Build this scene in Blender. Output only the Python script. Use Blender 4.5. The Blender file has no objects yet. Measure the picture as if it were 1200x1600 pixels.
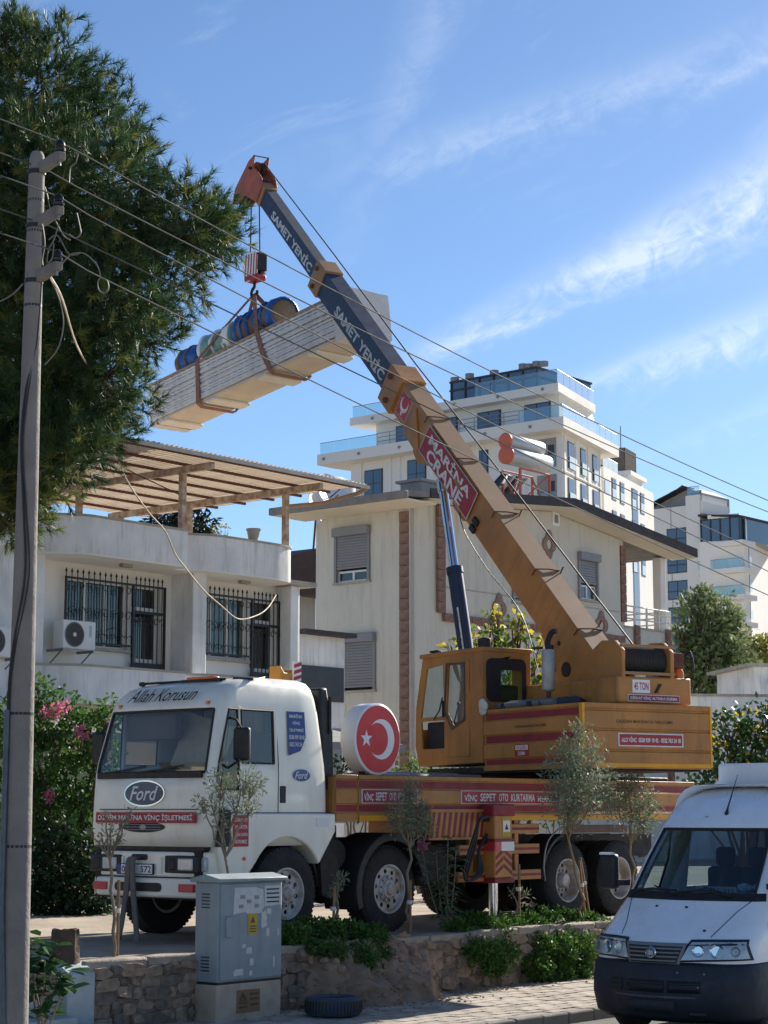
import bpy, bmesh, math, random
import numpy as np
from mathutils import Matrix, Vector, noise
from mathutils.geometry import tessellate_polygon

# ------------------------------------------------------------------ camera, sky, sun, exposure
scene = bpy.context.scene
R = math.radians
FPX = 3000.0                                   # focal length in photo pixels (photo 1200 x 1600)
PITCH = math.atan(468 / FPX)
EYE = Vector((0, 0, 2.2))
cam_d = bpy.data.cameras.new('camera')
cam = bpy.data.objects.new('camera', cam_d)
scene.collection.objects.link(cam)
cam.location = EYE
cam.rotation_euler = (math.pi / 2 + PITCH, 0, 0)
cam_d.sensor_fit = 'VERTICAL'
cam_d.sensor_height = 36.0
cam_d.lens = 36.0 * FPX / 1600.0
cam_d.clip_start = 0.1
cam_d.clip_end = 6000
scene.camera = cam
scene.render.resolution_x, scene.render.resolution_y = 768, 1024

SUN_AZ, SUN_EL = R(37), R(26)                  # azimuth clockwise from +Y (view direction)
world = bpy.data.worlds.new('World')
scene.world = world
world.use_nodes = True
sun_d = bpy.data.lights.new('sun', 'SUN')
sun_d.energy = 5.0
sun_d.angle = R(0.53)
sun_d.color = (1.0, 0.93, 0.82)
sun = bpy.data.objects.new('sun', sun_d)
scene.collection.objects.link(sun)
_sd = Vector((math.sin(SUN_AZ) * math.cos(SUN_EL), math.cos(SUN_AZ) * math.cos(SUN_EL), math.sin(SUN_EL)))
sun.rotation_euler = (-_sd).to_track_quat('-Z', 'Y').to_euler()
vs = scene.view_settings
vs.view_transform = 'Standard'
vs.look = 'None'
vs.gamma = 1.0
vs.exposure = 0.93
vs.use_curve_mapping = False

def build_world():
    nt = world.node_tree; N = nt.nodes; L = nt.links
    N.clear()
    out = N.new('ShaderNodeOutputWorld'); bg = N.new('ShaderNodeBackground')
    bg.inputs['Strength'].default_value = 0.075
    sky = N.new('ShaderNodeTexSky'); sky.sky_type = 'NISHITA'; sky.sun_disc = False
    sky.sun_elevation = SUN_EL; sky.sun_rotation = SUN_AZ
    sky.air_density = 1.0; sky.dust_density = 0.45; sky.ozone_density = 5.0; sky.altitude = 1000
    tc = N.new('ShaderNodeTexCoord'); sep = N.new('ShaderNodeSeparateXYZ')
    L.new(tc.outputs['Generated'], sep.inputs[0])
    def m(op, a, b=None, c=None):
        n = N.new('ShaderNodeMath'); n.operation = op
        for i, x in enumerate((a, b, c)):
            if x is None: continue
            if isinstance(x, (int, float)): n.inputs[i].default_value = x
            else: L.new(x, n.inputs[i])
        return n.outputs[0]
    def sstep(x, lo, hi):
        n = N.new('ShaderNodeMapRange'); n.interpolation_type = 'SMOOTHSTEP'
        L.new(x, n.inputs[0]); n.inputs[1].default_value = lo; n.inputs[2].default_value = hi
        return n.outputs[0]
    az = m('ARCTAN2', sep.outputs[0], sep.outputs[1])
    el = m('ARCSINE', sep.outputs[2])
    comb = N.new('ShaderNodeCombineXYZ')
    # streak coordinates: along / across wind-drawn cirrus
    al = m('ADD', m('MULTIPLY', az, 0.92), m('MULTIPLY', el, 0.39))
    ac = m('SUBTRACT', m('MULTIPLY', el, 0.92), m('MULTIPLY', az, 0.39))
    L.new(m('MULTIPLY', al, 9.0), comb.inputs[0]); L.new(m('MULTIPLY', ac, 34.0), comb.inputs[1])
    nz = N.new('ShaderNodeTexNoise'); nz.inputs['Scale'].default_value = 1.0; nz.inputs['Detail'].default_value = 8
    nz.inputs['Roughness'].default_value = 0.62; nz.inputs['Distortion'].default_value = 0.7
    L.new(comb.outputs[0], nz.inputs['Vector'])
    comb2 = N.new('ShaderNodeCombineXYZ')
    L.new(m('MULTIPLY', az, 60.0), comb2.inputs[0]); L.new(m('MULTIPLY', el, 60.0), comb2.inputs[1])
    nf = N.new('ShaderNodeTexNoise'); nf.inputs['Scale'].default_value = 1.0; nf.inputs['Detail'].default_value = 7
    nf.inputs['Roughness'].default_value = 0.65; nf.inputs['Distortion'].default_value = 1.2
    L.new(comb2.outputs[0], nf.inputs['Vector'])
    wob = m('MULTIPLY', m('SUBTRACT', nz.outputs[0], 0.5), 0.022)
    wob = m('ADD', wob, m('MULTIPLY', m('SUBTRACT', nf.outputs[0], 0.5), 0.014))
    tot = None
    #        px0  py0  px1   py1  w0   w1  strength
    for (x0, y0, x1, y1, w0, w1, st) in ((640, 560, 1200, 325, 16, 58, 0.95), (880, 612, 1200, 528, 12, 38, 0.75),
                                         (520, 285, 1200, 112, 36, 40, 0.36), (1000, 735, 1200, 668, 12, 26, 0.42),
                                         (520, 420, 720, -80, 90, 120, 0.24), (-300, 480, 520, 250, 40, 40, 0.05)):
        a0 = (x0 - 600) / FPX; a1 = (x1 - 600) / FPX; e0 = (1268 - y0) / FPX; e1 = (1268 - y1) / FPX
        k = (e1 - e0) / (a1 - a0)
        da = m('SUBTRACT', az, a0)
        s = m('ADD', m('SUBTRACT', m('SUBTRACT', el, e0), m('MULTIPLY', da, k)), wob)
        w = m('MAXIMUM', m('ADD', m('MULTIPLY', da, (w1 - w0) / FPX / (a1 - a0)), w0 / FPX), 4 / FPX)
        w = m('MINIMUM', w, 2.5 * max(w0, w1) / FPX)
        g = m('EXPONENT', m('MULTIPLY', m('POWER', m('DIVIDE', s, w), 2.0), -1.0))
        on = sstep(da, -0.03, 0.06)
        off = m('SUBTRACT', 1.0, sstep(da, (a1 - a0) + 0.25, (a1 - a0) + 0.6))
        v = m('MULTIPLY', m('MULTIPLY', g, st), m('MULTIPLY', on, off))
        tot = v if tot is None else m('MAXIMUM', tot, v)
    den = m('MULTIPLY', tot, m('ADD', 0.18, sstep(m('ADD', m('MULTIPLY', nz.outputs[0], 0.6), m('MULTIPLY', nf.outputs[0], 0.4)), 0.36, 0.66)))
    # the same thin cirrus goes on over the rest of the sky
    rest = m('MULTIPLY', sstep(nz.outputs[0], 0.55, 0.8), 0.22)
    den = m('MINIMUM', m('ADD', den, m('MULTIPLY', rest, sstep(el, 0.02, 0.12))), 0.9)
    mix = N.new('ShaderNodeMix'); mix.data_type = 'RGBA'
    L.new(m('MULTIPLY', den, 0.56), mix.inputs[0]); L.new(sky.outputs[0], mix.inputs[6])
    mix.inputs[7].default_value = (8.2, 8.6, 8.8, 1)
    L.new(mix.outputs[2], bg.inputs['Color']); L.new(bg.outputs[0], out.inputs['Surface'])
build_world()

# ------------------------------------------------------------------ helpers
col = scene.collection
rnd = random.Random(11)
_F = Vector((0, math.cos(PITCH), math.sin(PITCH))); _U = Vector((0, -math.sin(PITCH), math.cos(PITCH)))
def ray(px, py): return _F * FPX + Vector((1, 0, 0)) * (px - 600) + _U * (800 - py)
def at(px, py, Y):
    d = ray(px, py); return EYE + d * (Y / d.y)
def on_ground(px, py, z):
    d = ray(px, py); return EYE + d * ((z - EYE.z) / d.z)
SY = math.atan2(.767, .6416)                   # direction of the street
class Frame:
    def __init__(s, o, yaw):
        s.o = Vector(o); s.yaw = yaw; s.M = Matrix.Translation(s.o) @ Matrix.Rotation(yaw, 4, 'Z'); s.I = s.M.inverted()
    def _pl(s, px, py, i, v):
        o = s.I @ EYE; d = s.I.to_3x3() @ ray(px, py); return o + d * ((v - o[i]) / d[i])
    def ony(s, px, py, y=0): return s._pl(px, py, 1, y)
    def onx(s, px, py, x=0): return s._pl(px, py, 0, x)
    def onz(s, px, py, z=0): return s._pl(px, py, 2, z)
    def w(s, *p): return s.M @ Vector(p)

def tag(o, label=None, cat=None, group=None, kind=None):
    if label: o['label'] = label
    if cat: o['category'] = cat
    if group: o['group'] = group
    if kind: o['kind'] = kind
    return o
def thing(name, label, cat, loc=(0, 0, 0), yaw=0, group=None):
    o = bpy.data.objects.new(name, None); o.empty_display_size = .2
    col.objects.link(o); o.location = loc; o.rotation_euler = (0, 0, yaw)
    return tag(o, label, cat, group)
def tfr(name, label, cat, fr, group=None): return thing(name, label, cat, fr.o, fr.yaw, group)

def rotm(axis_from, axis_to):
    return Vector(axis_from).rotation_difference(Vector(axis_to)).to_matrix()
class MB:
    def __init__(s, M=None): s.v = []; s.f = []; s.M = M
    def add(s, vs, fs):
        n = len(s.v)
        if s.M is not None: vs = [s.M @ Vector(p) for p in vs]
        s.v.extend(tuple(p) for p in vs); s.f.extend(tuple(i + n for i in f) for f in fs); return s
    def box(s, x0, x1, y0, y1, z0, z1):
        return s.add([(x0,y0,z0),(x1,y0,z0),(x1,y1,z0),(x0,y1,z0),(x0,y0,z1),(x1,y0,z1),(x1,y1,z1),(x0,y1,z1)],
                     [(0,3,2,1),(4,5,6,7),(0,1,5,4),(1,2,6,5),(2,3,7,6),(3,0,4,7)])
    def cbox(s, c, d): return s.box(c[0]-d[0]/2, c[0]+d[0]/2, c[1]-d[1]/2, c[1]+d[1]/2, c[2]-d[2]/2, c[2]+d[2]/2)
    @staticmethod
    def _ax(axis, p, h):
        return (p[0], h, p[1]) if axis == 'y' else (h, p[0], p[1]) if axis == 'x' else (p[0], p[1], h)
    def prism(s, poly, axis, lo, hi):
        n = len(poly)
        vs = [s._ax(axis, p, lo) for p in poly] + [s._ax(axis, p, hi) for p in poly]
        fs = [tuple(range(n)), tuple(range(2*n-1, n-1, -1))] + [(i, (i+1) % n, n+(i+1) % n, n+i) for i in range(n)]
        return s.add(vs, fs)
    def plate(s, outer, holes, axis, lo, hi):
        loops = [list(outer)] + [list(h) for h in holes]
        flat = [p for l in loops for p in l]; n = len(flat)
        tri = tessellate_polygon([[Vector((p[0], p[1], 0)) for p in l] for l in loops])
        vs = [s._ax(axis, p, lo) for p in flat] + [s._ax(axis, p, hi) for p in flat]
        fs = [tuple(t) for t in tri] + [tuple(n+i for i in reversed(t)) for t in tri]
        k = 0
        for l in loops:
            m = len(l)
            fs += [(k+i, k+(i+1) % m, n+k+(i+1) % m, n+k+i) for i in range(m)]; k += m
        return s.add(vs, fs)
    def cyl(s, p0, p1, r0, r1=None, n=14, caps=True):
        r1 = r0 if r1 is None else r1
        p0, p1 = Vector(p0), Vector(p1); q = rotm((0,0,1), (p1-p0).normalized())
        vs = []; 
        for p, r in ((p0, r0), (p1, r1)):
            for i in range(n):
                a = 2*math.pi*i/n; vs.append(p + q @ Vector((r*math.cos(a), r*math.sin(a), 0)))
        fs = [(i, (i+1) % n, n+(i+1) % n, n+i) for i in range(n)]
        if caps: fs += [tuple(range(n-1, -1, -1)), tuple(range(n, 2*n))]
        return s.add(vs, fs)
    def tube(s, pts, r, n=6):
        pts = [Vector(p) for p in pts]; vs = []; fs = []
        rs = r if isinstance(r, (list, tuple)) else [r]*len(pts)
        up = None
        for i, p in enumerate(pts):
            t = (pts[min(i+1, len(pts)-1)] - pts[max(i-1, 0)]).normalized()
            if up is None:
                up = t.orthogonal().normalized()
            else:
                up = (up - t*up.dot(t)); up = up.normalized() if up.length > 1e-5 else t.orthogonal().normalized()
            sd = t.cross(up)
            for k in range(n):
                a = 2*math.pi*k/n; vs.append(p + (up*math.cos(a) + sd*math.sin(a))*rs[i])
        for i in range(len(pts)-1):
            for k in range(n): fs.append((i*n+k, i*n+(k+1) % n, (i+1)*n+(k+1) % n, (i+1)*n+k))
        fs += [tuple(range(n-1, -1, -1)), tuple(range((len(pts)-1)*n, len(pts)*n))]
        return s.add(vs, fs)
    def strap(s, pts, wdir, w, t):
        pts = [Vector(p) for p in pts]; wd = Vector(wdir).normalized()*w/2; vs = []; fs = []
        for i, p in enumerate(pts):
            tg = (pts[min(i+1, len(pts)-1)] - pts[max(i-1, 0)]).normalized(); nn = tg.cross(wd).normalized()*t/2
            vs += [p+wd+nn, p-wd+nn, p-wd-nn, p+wd-nn]
        for i in range(len(pts)-1):
            for k in range(4): fs.append((i*4+k, i*4+(k+1) % 4, i*4+4+(k+1) % 4, i*4+4+k))
        fs += [(3,2,1,0), tuple(len(vs)-4+k for k in range(4))]
        return s.add(vs, fs)
    def lathe(s, prof, o, ax, n=28, closed=False):
        o = Vector(o); q = rotm((0,0,1), Vector(ax).normalized()); vs = []; fs = []; m = len(prof)
        for (r, h) in prof:
            for i in range(n):
                a = 2*math.pi*i/n; vs.append(o + q @ Vector((r*math.cos(a), r*math.sin(a), h)))
        for j in range(m if closed else m-1):
            for i in range(n):
                fs.append((j*n+i, j*n+(i+1) % n, ((j+1) % m)*n+(i+1) % n, ((j+1) % m)*n+i))
        if not closed: fs += [tuple(range(n-1, -1, -1)), tuple(range((m-1)*n, m*n))]
        return s.add(vs, fs)
    def ball(s, c, r, n=12, m=8, sc=(1,1,1)):
        return s.lathe_ball(c, r, n, m, sc)
    def lathe_ball(s, c, r, n, m, sc):
        vs = [(c[0], c[1], c[2]-r*sc[2])]; fs = []
        for j in range(1, m):
            t = -math.pi/2 + math.pi*j/m
            for i in range(n):
                a = 2*math.pi*i/n
                vs.append((c[0]+r*sc[0]*math.cos(t)*math.cos(a), c[1]+r*sc[1]*math.cos(t)*math.sin(a), c[2]+r*sc[2]*math.sin(t)))
        vs.append((c[0], c[1], c[2]+r*sc[2])); e = len(vs)-1
        for i in range(n):
            fs.append((0, 1+(i+1) % n, 1+i)); fs.append((e, e-n+i, e-n+(i+1) % n))
        for j in range(m-2):
            for i in range(n): fs.append((1+j*n+i, 1+j*n+(i+1) % n, 1+(j+1)*n+(i+1) % n, 1+(j+1)*n+i))
        return s.add(vs, fs)
    def mesh(s, name, mat, smooth=35):
        me = bpy.data.meshes.new(name); me.from_pydata(s.v, [], s.f); me.validate()
        bm = bmesh.new(); bm.from_mesh(me); bmesh.ops.recalc_face_normals(bm, faces=bm.faces); bm.to_mesh(me); bm.free()
        if mat: me.materials.append(mat)
        if smooth:
            me.polygons.foreach_set('use_smooth', [True]*len(me.polygons)); me.set_sharp_from_angle(angle=R(smooth))
        return me
    def build(s, name, mat, parent=None, bevel=0, seg=2, M=None, smooth=35):
        return link(name, s.mesh(name, mat, smooth), parent, bevel, seg, M)
def link(name, me, parent=None, bevel=0, seg=2, M=None):
    o = bpy.data.objects.new(name, me); col.objects.link(o)
    if parent is not None: o.parent = parent
    if M is not None: o.matrix_local = M
    if bevel:
        b = o.modifiers.new('bevel', 'BEVEL'); b.width = bevel; b.segments = seg; b.limit_method = 'ANGLE'; b.angle_limit = R(40)
        b.use_clamp_overlap = True
    return o
def soup(name, V, F, mat, parent=None, smooth=False):
    """fast mesh from numpy: V (n,3), F (m,k)"""
    V = np.asarray(V, np.float32); F = np.asarray(F, np.int32); k = F.shape[1]
    me = bpy.data.meshes.new(name)
    me.vertices.add(len(V)); me.vertices.foreach_set('co', V.ravel())
    me.loops.add(F.size); me.loops.foreach_set('vertex_index', F.ravel())
    me.polygons.add(len(F)); me.polygons.foreach_set('loop_start', np.arange(0, F.size, k, dtype=np.int32))
    me.update(calc_edges=True)
    if smooth: me.polygons.foreach_set('use_smooth', np.ones(len(F), bool))
    me.materials.append(mat)
    o = bpy.data.objects.new(name, me); col.objects.link(o)
    if parent is not None: o.parent = parent
    return o
def copy_tree(o, parent=None):
    c = o.copy(); col.objects.link(c)
    if parent is not None: c.parent = parent
    for ch in list(o.children): copy_tree(ch, c)
    return c
def rect(x0, x1, z0, z1): return [(x0, z0), (x1, z0), (x1, z1), (x0, z1)]
def rrect(x0, x1, z0, z1, r, n=4):
    P = []
    for cx, cz, a0 in ((x1-r, z0+r, -90), (x1-r, z1-r, 0), (x0+r, z1-r, 90), (x0+r, z0+r, 180)):
        for i in range(n+1):
            a = R(a0 + 90*i/n); P.append((cx + r*math.cos(a), cz + r*math.sin(a)))
    return P
def ellipse(cx, cz, rx, rz, n=28): return [(cx+rx*math.cos(2*math.pi*i/n), cz+rz*math.sin(2*math.pi*i/n)) for i in range(n)]

# lettering: a flat mesh fitted into width x height, lying on plane spanned by xdir, zdir at centre c
def plane_m(c, xdir, zdir, lift=0.0):
    x = Vector(xdir).normalized(); z = Vector(zdir); n = x.cross(z).normalized(); z = n.cross(x).normalized()
    M = Matrix((x, z, n)).transposed().to_4x4(); M.translation = Vector(c) + n*lift
    return M
def text(s, w, h, mat, parent, M, shear=0, bold=0.0, name='lettering', spacing=1.0):
    cu = bpy.data.curves.new('t', 'FONT'); cu.body = s; cu.align_x = 'CENTER'; cu.align_y = 'CENTER'; cu.shear = shear
    cu.offset = bold; cu.resolution_u = 2; cu.space_line = .85; cu.space_character = spacing
    to = bpy.data.objects.new('t', cu); col.objects.link(to)
    dg = bpy.context.evaluated_depsgraph_get(); me = bpy.data.meshes.new_from_object(to.evaluated_get(dg))
    bpy.data.objects.remove(to); bpy.data.curves.remove(cu)
    co = np.empty(len(me.vertices)*3, np.float32); me.vertices.foreach_get('co', co); co = co.reshape(-1, 3)
    lo, hi = co.min(0), co.max(0); c = (lo+hi)/2; d = np.maximum(hi-lo, 1e-4)
    co = (co-c); co[:, 0] *= w/d[0]; co[:, 1] *= h/d[1]; co[:, 2] = 0
    me.vertices.foreach_set('co', co.ravel()); me.update(); me.materials.clear(); me.materials.append(mat); me.name = name
    return link(name, me, parent, M=M)
def decal(poly, mat, parent, M, name='sticker', t=.002):
    return MB().prism(poly, 'z', -t, 0).build(name, mat, parent, M=M, smooth=0)

# ------------------------------------------------------------------ materials (all procedural)
def srgb(r, g, b):
    f = lambda c: (c/255)/12.92 if c/255 <= .04045 else ((c/255+.055)/1.055)**2.4
    return (f(r), f(g), f(b), 1)
_mats = {}
def mat(name, c, rough=.6, metal=0.0, var=.2, scale=2.0, c2=None, bump=0.0, bscale=60, streak=0.0, sc=None, spec=.5, coat=0.0, trans=0.0, speck=0.0):
    if name in _mats: return _mats[name]
    ma = bpy.data.materials.new(name); ma.use_nodes = True; nt = ma.node_tree; N = nt.nodes; L = nt.links
    b = N['Principled BSDF']; c = tuple(c)[:3] + (1,)
    b.inputs['Roughness'].default_value = rough; b.inputs['Metallic'].default_value = metal
    b.inputs['Specular IOR Level'].default_value = spec; b.inputs['Coat Weight'].default_value = coat; b.inputs['Coat Roughness'].default_value = .08
    tc = N.new('ShaderNodeTexCoord')
    def nz(sc_, det=6, rough_=.6, vec=None, dist=0):
        n = N.new('ShaderNodeTexNoise'); n.inputs['Scale'].default_value = sc_; n.inputs['Detail'].default_value = det
        n.inputs['Roughness'].default_value = rough_; n.inputs['Distortion'].default_value = dist
        L.new(vec if vec else tc.outputs['Object'], n.inputs['Vector']); return n.outputs['Fac']
    def rng(x, lo, hi, a=0., b_=1.):
        n = N.new('ShaderNodeMapRange'); L.new(x, n.inputs[0]); n.inputs[1].default_value = lo; n.inputs[2].default_value = hi
        n.inputs[3].default_value = a; n.inputs[4].default_value = b_; return n.outputs[0]
    def mix(f, a, b_):
        n = N.new('ShaderNodeMix'); n.data_type = 'RGBA'
        for i, x in ((0, f), (6, a), (7, b_)):
            if isinstance(x, (tuple, list, float, int)): n.inputs[i].default_value = x
            else: L.new(x, n.inputs[i])
        return n.outputs[2]
    out = c
    if var > 0:
        d = c2 if c2 else tuple(x*(1-var) for x in c[:3]) + (1,)
        out = mix(rng(nz(scale), .35, .68), c, tuple(d)[:3] + (1,))
    if speck > 0:
        out = mix(rng(nz(scale*14, 3), .58, .72, 0, speck), out, tuple(x*.45 for x in c[:3]) + (1,))
    if streak > 0:
        mp = N.new('ShaderNodeMapping'); mp.inputs['Scale'].default_value = (1, 1, .12); L.new(tc.outputs['Object'], mp.inputs[0])
        s_ = sc if sc else tuple(x*.4 for x in c[:3]) + (1,)
        out = mix(rng(nz(5.0, 8, .7, mp.outputs[0], .3), .5, .78, 0, streak), out, tuple(s_)[:3] + (1,))
    if isinstance(out, tuple): b.inputs['Base Color'].default_value = out
    else: L.new(out, b.inputs['Base Color'])
    if var > 0 and metal < .5:
        L.new(rng(nz(scale*3), .3, .7, max(rough-.1, .02), min(rough+.12, 1)), b.inputs['Roughness'])
    if bump > 0:
        bp = N.new('ShaderNodeBump'); bp.inputs['Strength'].default_value = min(1, bump); bp.inputs['Distance'].default_value = .02
        L.new(nz(bscale, 5), bp.inputs['Height']); L.new(bp.outputs[0], b.inputs['Normal'])
    if trans > 0:
        tr = N.new('ShaderNodeBsdfTranslucent'); ms = N.new('ShaderNodeMixShader'); ms.inputs[0].default_value = trans
        if isinstance(out, tuple): tr.inputs[0].default_value = out
        else: L.new(out, tr.inputs[0])
        o = N['Material Output']; L.new(b.outputs[0], ms.inputs[1]); L.new(tr.outputs[0], ms.inputs[2]); L.new(ms.outputs[0], o.inputs[0])
    _mats[name] = ma
    return ma
def glass(name, tint, refl=1.0, rough=.02):
    if name in _mats: return _mats[name]
    ma = bpy.data.materials.new(name); ma.use_nodes = True; nt = ma.node_tree; N = nt.nodes; L = nt.links; N.clear()
    o = N.new('ShaderNodeOutputMaterial'); tr = N.new('ShaderNodeBsdfTransparent'); tr.inputs[0].default_value = tuple(tint) + (1,)
    gl = N.new('ShaderNodeBsdfGlossy'); gl.inputs['Roughness'].default_value = rough
    lw = N.new('ShaderNodeLayerWeight'); lw.inputs['Blend'].default_value = .5      # 1 - cos of the angle, same from both sides
    pw = N.new('ShaderNodeMath'); pw.operation = 'POWER'; pw.inputs[1].default_value = 4.0; L.new(lw.outputs['Facing'], pw.inputs[0])
    mu = N.new('ShaderNodeMath'); mu.operation = 'MULTIPLY_ADD'; mu.inputs[1].default_value = refl; mu.inputs[2].default_value = .06*refl; mu.use_clamp = True
    ms = N.new('ShaderNodeMixShader'); L.new(pw.outputs[0], mu.inputs[0]); L.new(mu.outputs[0], ms.inputs[0])
    L.new(tr.outputs[0], ms.inputs[1]); L.new(gl.outputs[0], ms.inputs[2]); L.new(ms.outputs[0], o.inputs[0])
    _mats[name] = ma
    return ma
M_ = dict(
    plaster = mat('white_plaster', srgb(238, 238, 236), .9, var=.14, scale=.9, c2=srgb(208, 210, 210), bump=.3, bscale=26, streak=.7, sc=srgb(138, 134, 128), speck=.08),
    plaster_in = mat('inner_plaster', srgb(236, 232, 224), .9, var=.08, scale=1.0, bump=.2, bscale=30),
    coping = mat('stone_coping', srgb(176, 170, 160), .85, var=.25, scale=4, bump=.2),
    beige = mat('beige_render', srgb(208, 203, 190), .92, var=.08, scale=.7, bump=.3, bscale=70, streak=.5, sc=srgb(142, 132, 114), speck=.06),
    tile_brown = mat('brown_tile', srgb(146, 114, 100), .85, var=.4, scale=6, bump=.3, bscale=30),
    roof_grey = mat('weathered_roof_edge', srgb(140, 136, 130), .8, var=.3, scale=3, streak=.4),
    roof_dark = mat('dark_fascia', srgb(62, 54, 54), .7, var=.3, scale=3),
    hotel = mat('hotel_render', srgb(226, 224, 218), .9, var=.06, scale=.15, streak=.12, sc=srgb(170, 168, 160)),
    grey_alu = mat('grey_aluminium', srgb(132, 132, 134), .5, var=.1, scale=3),
    dark_alu = mat('dark_window_frame', srgb(48, 52, 58), .5, var=.1),
    white_pvc = mat('white_pvc', srgb(228, 228, 226), .5, var=.08),
    black_iron = mat('black_iron', srgb(28, 29, 34), .5, var=.3, scale=8),
    pane = mat('window_pane', srgb(66, 88, 112), .06, var=.25, scale=.3, spec=1.0),
    pane_light = mat('frosted_pane', srgb(200, 214, 214), .2, var=.1, scale=.5, spec=.6),
    curtain = mat('net_curtain', srgb(196, 202, 208), .95, var=.15, scale=5),
    curtain_dark = mat('dark_curtain', srgb(96, 98, 104), .95, var=.2, scale=5),
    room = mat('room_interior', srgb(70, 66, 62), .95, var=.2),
    concrete = mat('pole_concrete', srgb(136, 130, 124), .9, var=.25, scale=3, bump=.5, bscale=25, streak=.4, sc=srgb(92, 86, 82), speck=.25),
    wood_post = mat('peeling_white_post', srgb(205, 196, 180), .8, var=.3, scale=7, c2=srgb(150, 108, 80), streak=.5, sc=srgb(128, 84, 58)),
    rust = mat('rusty_purlin', srgb(112, 72, 56), .85, var=.4, scale=6, bump=.3),
    tin = mat('corrugated_sheet', srgb(226, 208, 186), .65, var=.15, scale=1.5, streak=.35, sc=srgb(160, 118, 88), trans=.22),
    galv = mat('galvanised', srgb(150, 152, 155), .4, .7, var=.25, scale=8),
    rubber = mat('tyre_rubber', srgb(26, 26, 28), .8, var=.35, scale=5, c2=srgb(44, 42, 41), bump=.3, bscale=40),
    black = mat('black_plastic', srgb(30, 31, 34), .55, var=.25, scale=4),
    chassis = mat('chassis_black', srgb(24, 24, 26), .7, var=.4, scale=4, c2=srgb(42, 37, 33)),
    cab_white = mat('cab_paint', srgb(241, 236, 221), .34, var=.1, scale=1.6, streak=.3, sc=srgb(172, 150, 118), coat=.25, speck=.06),
    orange = mat('crane_ochre', srgb(190, 130, 62), .5, var=.2, scale=1.4, c2=srgb(160, 108, 54), streak=.55, sc=srgb(96, 64, 38), coat=.06, speck=.45),
    boom_top = mat('crane_ochre_dusty', srgb(166, 126, 84), .6, var=.25, scale=1.5, c2=srgb(150, 112, 78), streak=.25, sc=srgb(110, 76, 50), speck=.15),
    red = mat('stripe_red', srgb(146, 38, 48), .55, var=.35, scale=3, streak=.3, speck=.35),
    yellow = mat('edge_yellow', srgb(232, 164, 30), .5, var=.15, scale=4),
    boom_blue = mat('boom_navy', srgb(26, 42, 74), .5, var=.3, scale=2, c2=srgb(40, 52, 74), streak=.3, sc=srgb(70, 70, 74), speck=.2),
    sign_red = mat('sign_red', srgb(176, 38, 48), .5, var=.25, scale=5, c2=srgb(150, 48, 54), speck=.3),
    flag_red = mat('flag_red', srgb(206, 30, 42), .4, var=.06),
    sign_white = mat('sign_white', srgb(232, 232, 232), .5, var=.06),
    letter = mat('letter_white', srgb(234, 234, 232), .6, var=.25, scale=9, speck=.3),
    letter_grey = mat('letter_pale', srgb(206, 208, 212), .7, var=.25, scale=6),
    letter_black = mat('letter_black', srgb(24, 24, 28), .6, var=.1),
    blue_sign = mat('sign_blue', srgb(40, 66, 132), .45, var=.1),
    oval_blue = mat('badge_blue', srgb(52, 84, 140), .35, var=.1),
    chrome = mat('chrome', srgb(205, 210, 216), .12, 1.0, var=0),
    rim = mat('painted_rim', srgb(196, 194, 194), .45, var=.25, scale=7, c2=srgb(150, 130, 114), speck=.15),
    lamp = mat('headlamp_glass', srgb(196, 200, 200), .12, var=.2, scale=12, spec=1.0),
    amber = mat('amber_lens', srgb(224, 110, 36), .25, var=.1),
    red_lens = mat('red_lens', srgb(196, 60, 66), .3, var=.1),
    van_white = mat('van_paint', srgb(240, 242, 245), .28, var=.06, scale=1.2, streak=.2, sc=srgb(165, 160, 150), coat=.35),
    bumper = mat('bumper_plastic', srgb(38, 42, 52), .6, var=.2, scale=4, speck=.1),
    cabinet = mat('cabinet_grey', srgb(134, 148, 152), .65, var=.16, scale=3, c2=srgb(150, 158, 160), streak=.4, sc=srgb(104, 108, 110), speck=.18),
    cab_base = mat('cabinet_base', srgb(188, 172, 152), .9, var=.3, scale=4, bump=.5, bscale=40, streak=.3),
    paper = mat('torn_paper', srgb(206, 206, 204), .9, var=.18, scale=14),
    yellow_st = mat('yellow_sticker', srgb(196, 168, 62), .7, var=.2, scale=10),
    strap = mat('sling_webbing', srgb(150, 108, 92), .9, var=.3, scale=12),
    grey_strap = mat('grey_webbing', srgb(112, 108, 102), .9, var=.25, scale=12),
    bark = mat('bark', srgb(92, 76, 62), .95, var=.4, scale=9, bump=.8, bscale=18),
    pale_bark = mat('pale_bark', srgb(140, 126, 106), .95, var=.3, scale=14, bump=.5, bscale=40),
    stake = mat('stake_wood', srgb(150, 118, 86), .9, var=.3, scale=14),
    dirt = mat('dirt', srgb(164, 138, 116), .98, var=.4, scale=2.2, c2=srgb(124, 102, 84), bump=1, bscale=14, speck=.3),
    asphalt = mat('asphalt', srgb(104, 102, 99), .92, var=.25, scale=1.2, bump=.6, bscale=90, speck=.3),
    lot = mat('lot_ground', srgb(178, 164, 146), .97, var=.35, scale=.9, c2=srgb(138, 124, 108), bump=.8, bscale=9, speck=.25),
    rope = mat('wire_rope', srgb(60, 58, 58), .6, .3, var=.2, scale=30),
    wire = mat('line_wire', srgb(84, 82, 80), .6, .2, var=.1),
)
M_['glass'] = glass('clear_glass', (.86, .9, .88), 1.0)
M_['glass_cab'] = glass('windscreen_glass', (.74, .79, .79), 1.5)
M_['glass_van'] = glass('van_glass', (.5, .6, .66), 1.5)
M_['glass_rail'] = glass('balcony_glass', (.8, .9, .9), 2.6)
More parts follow.
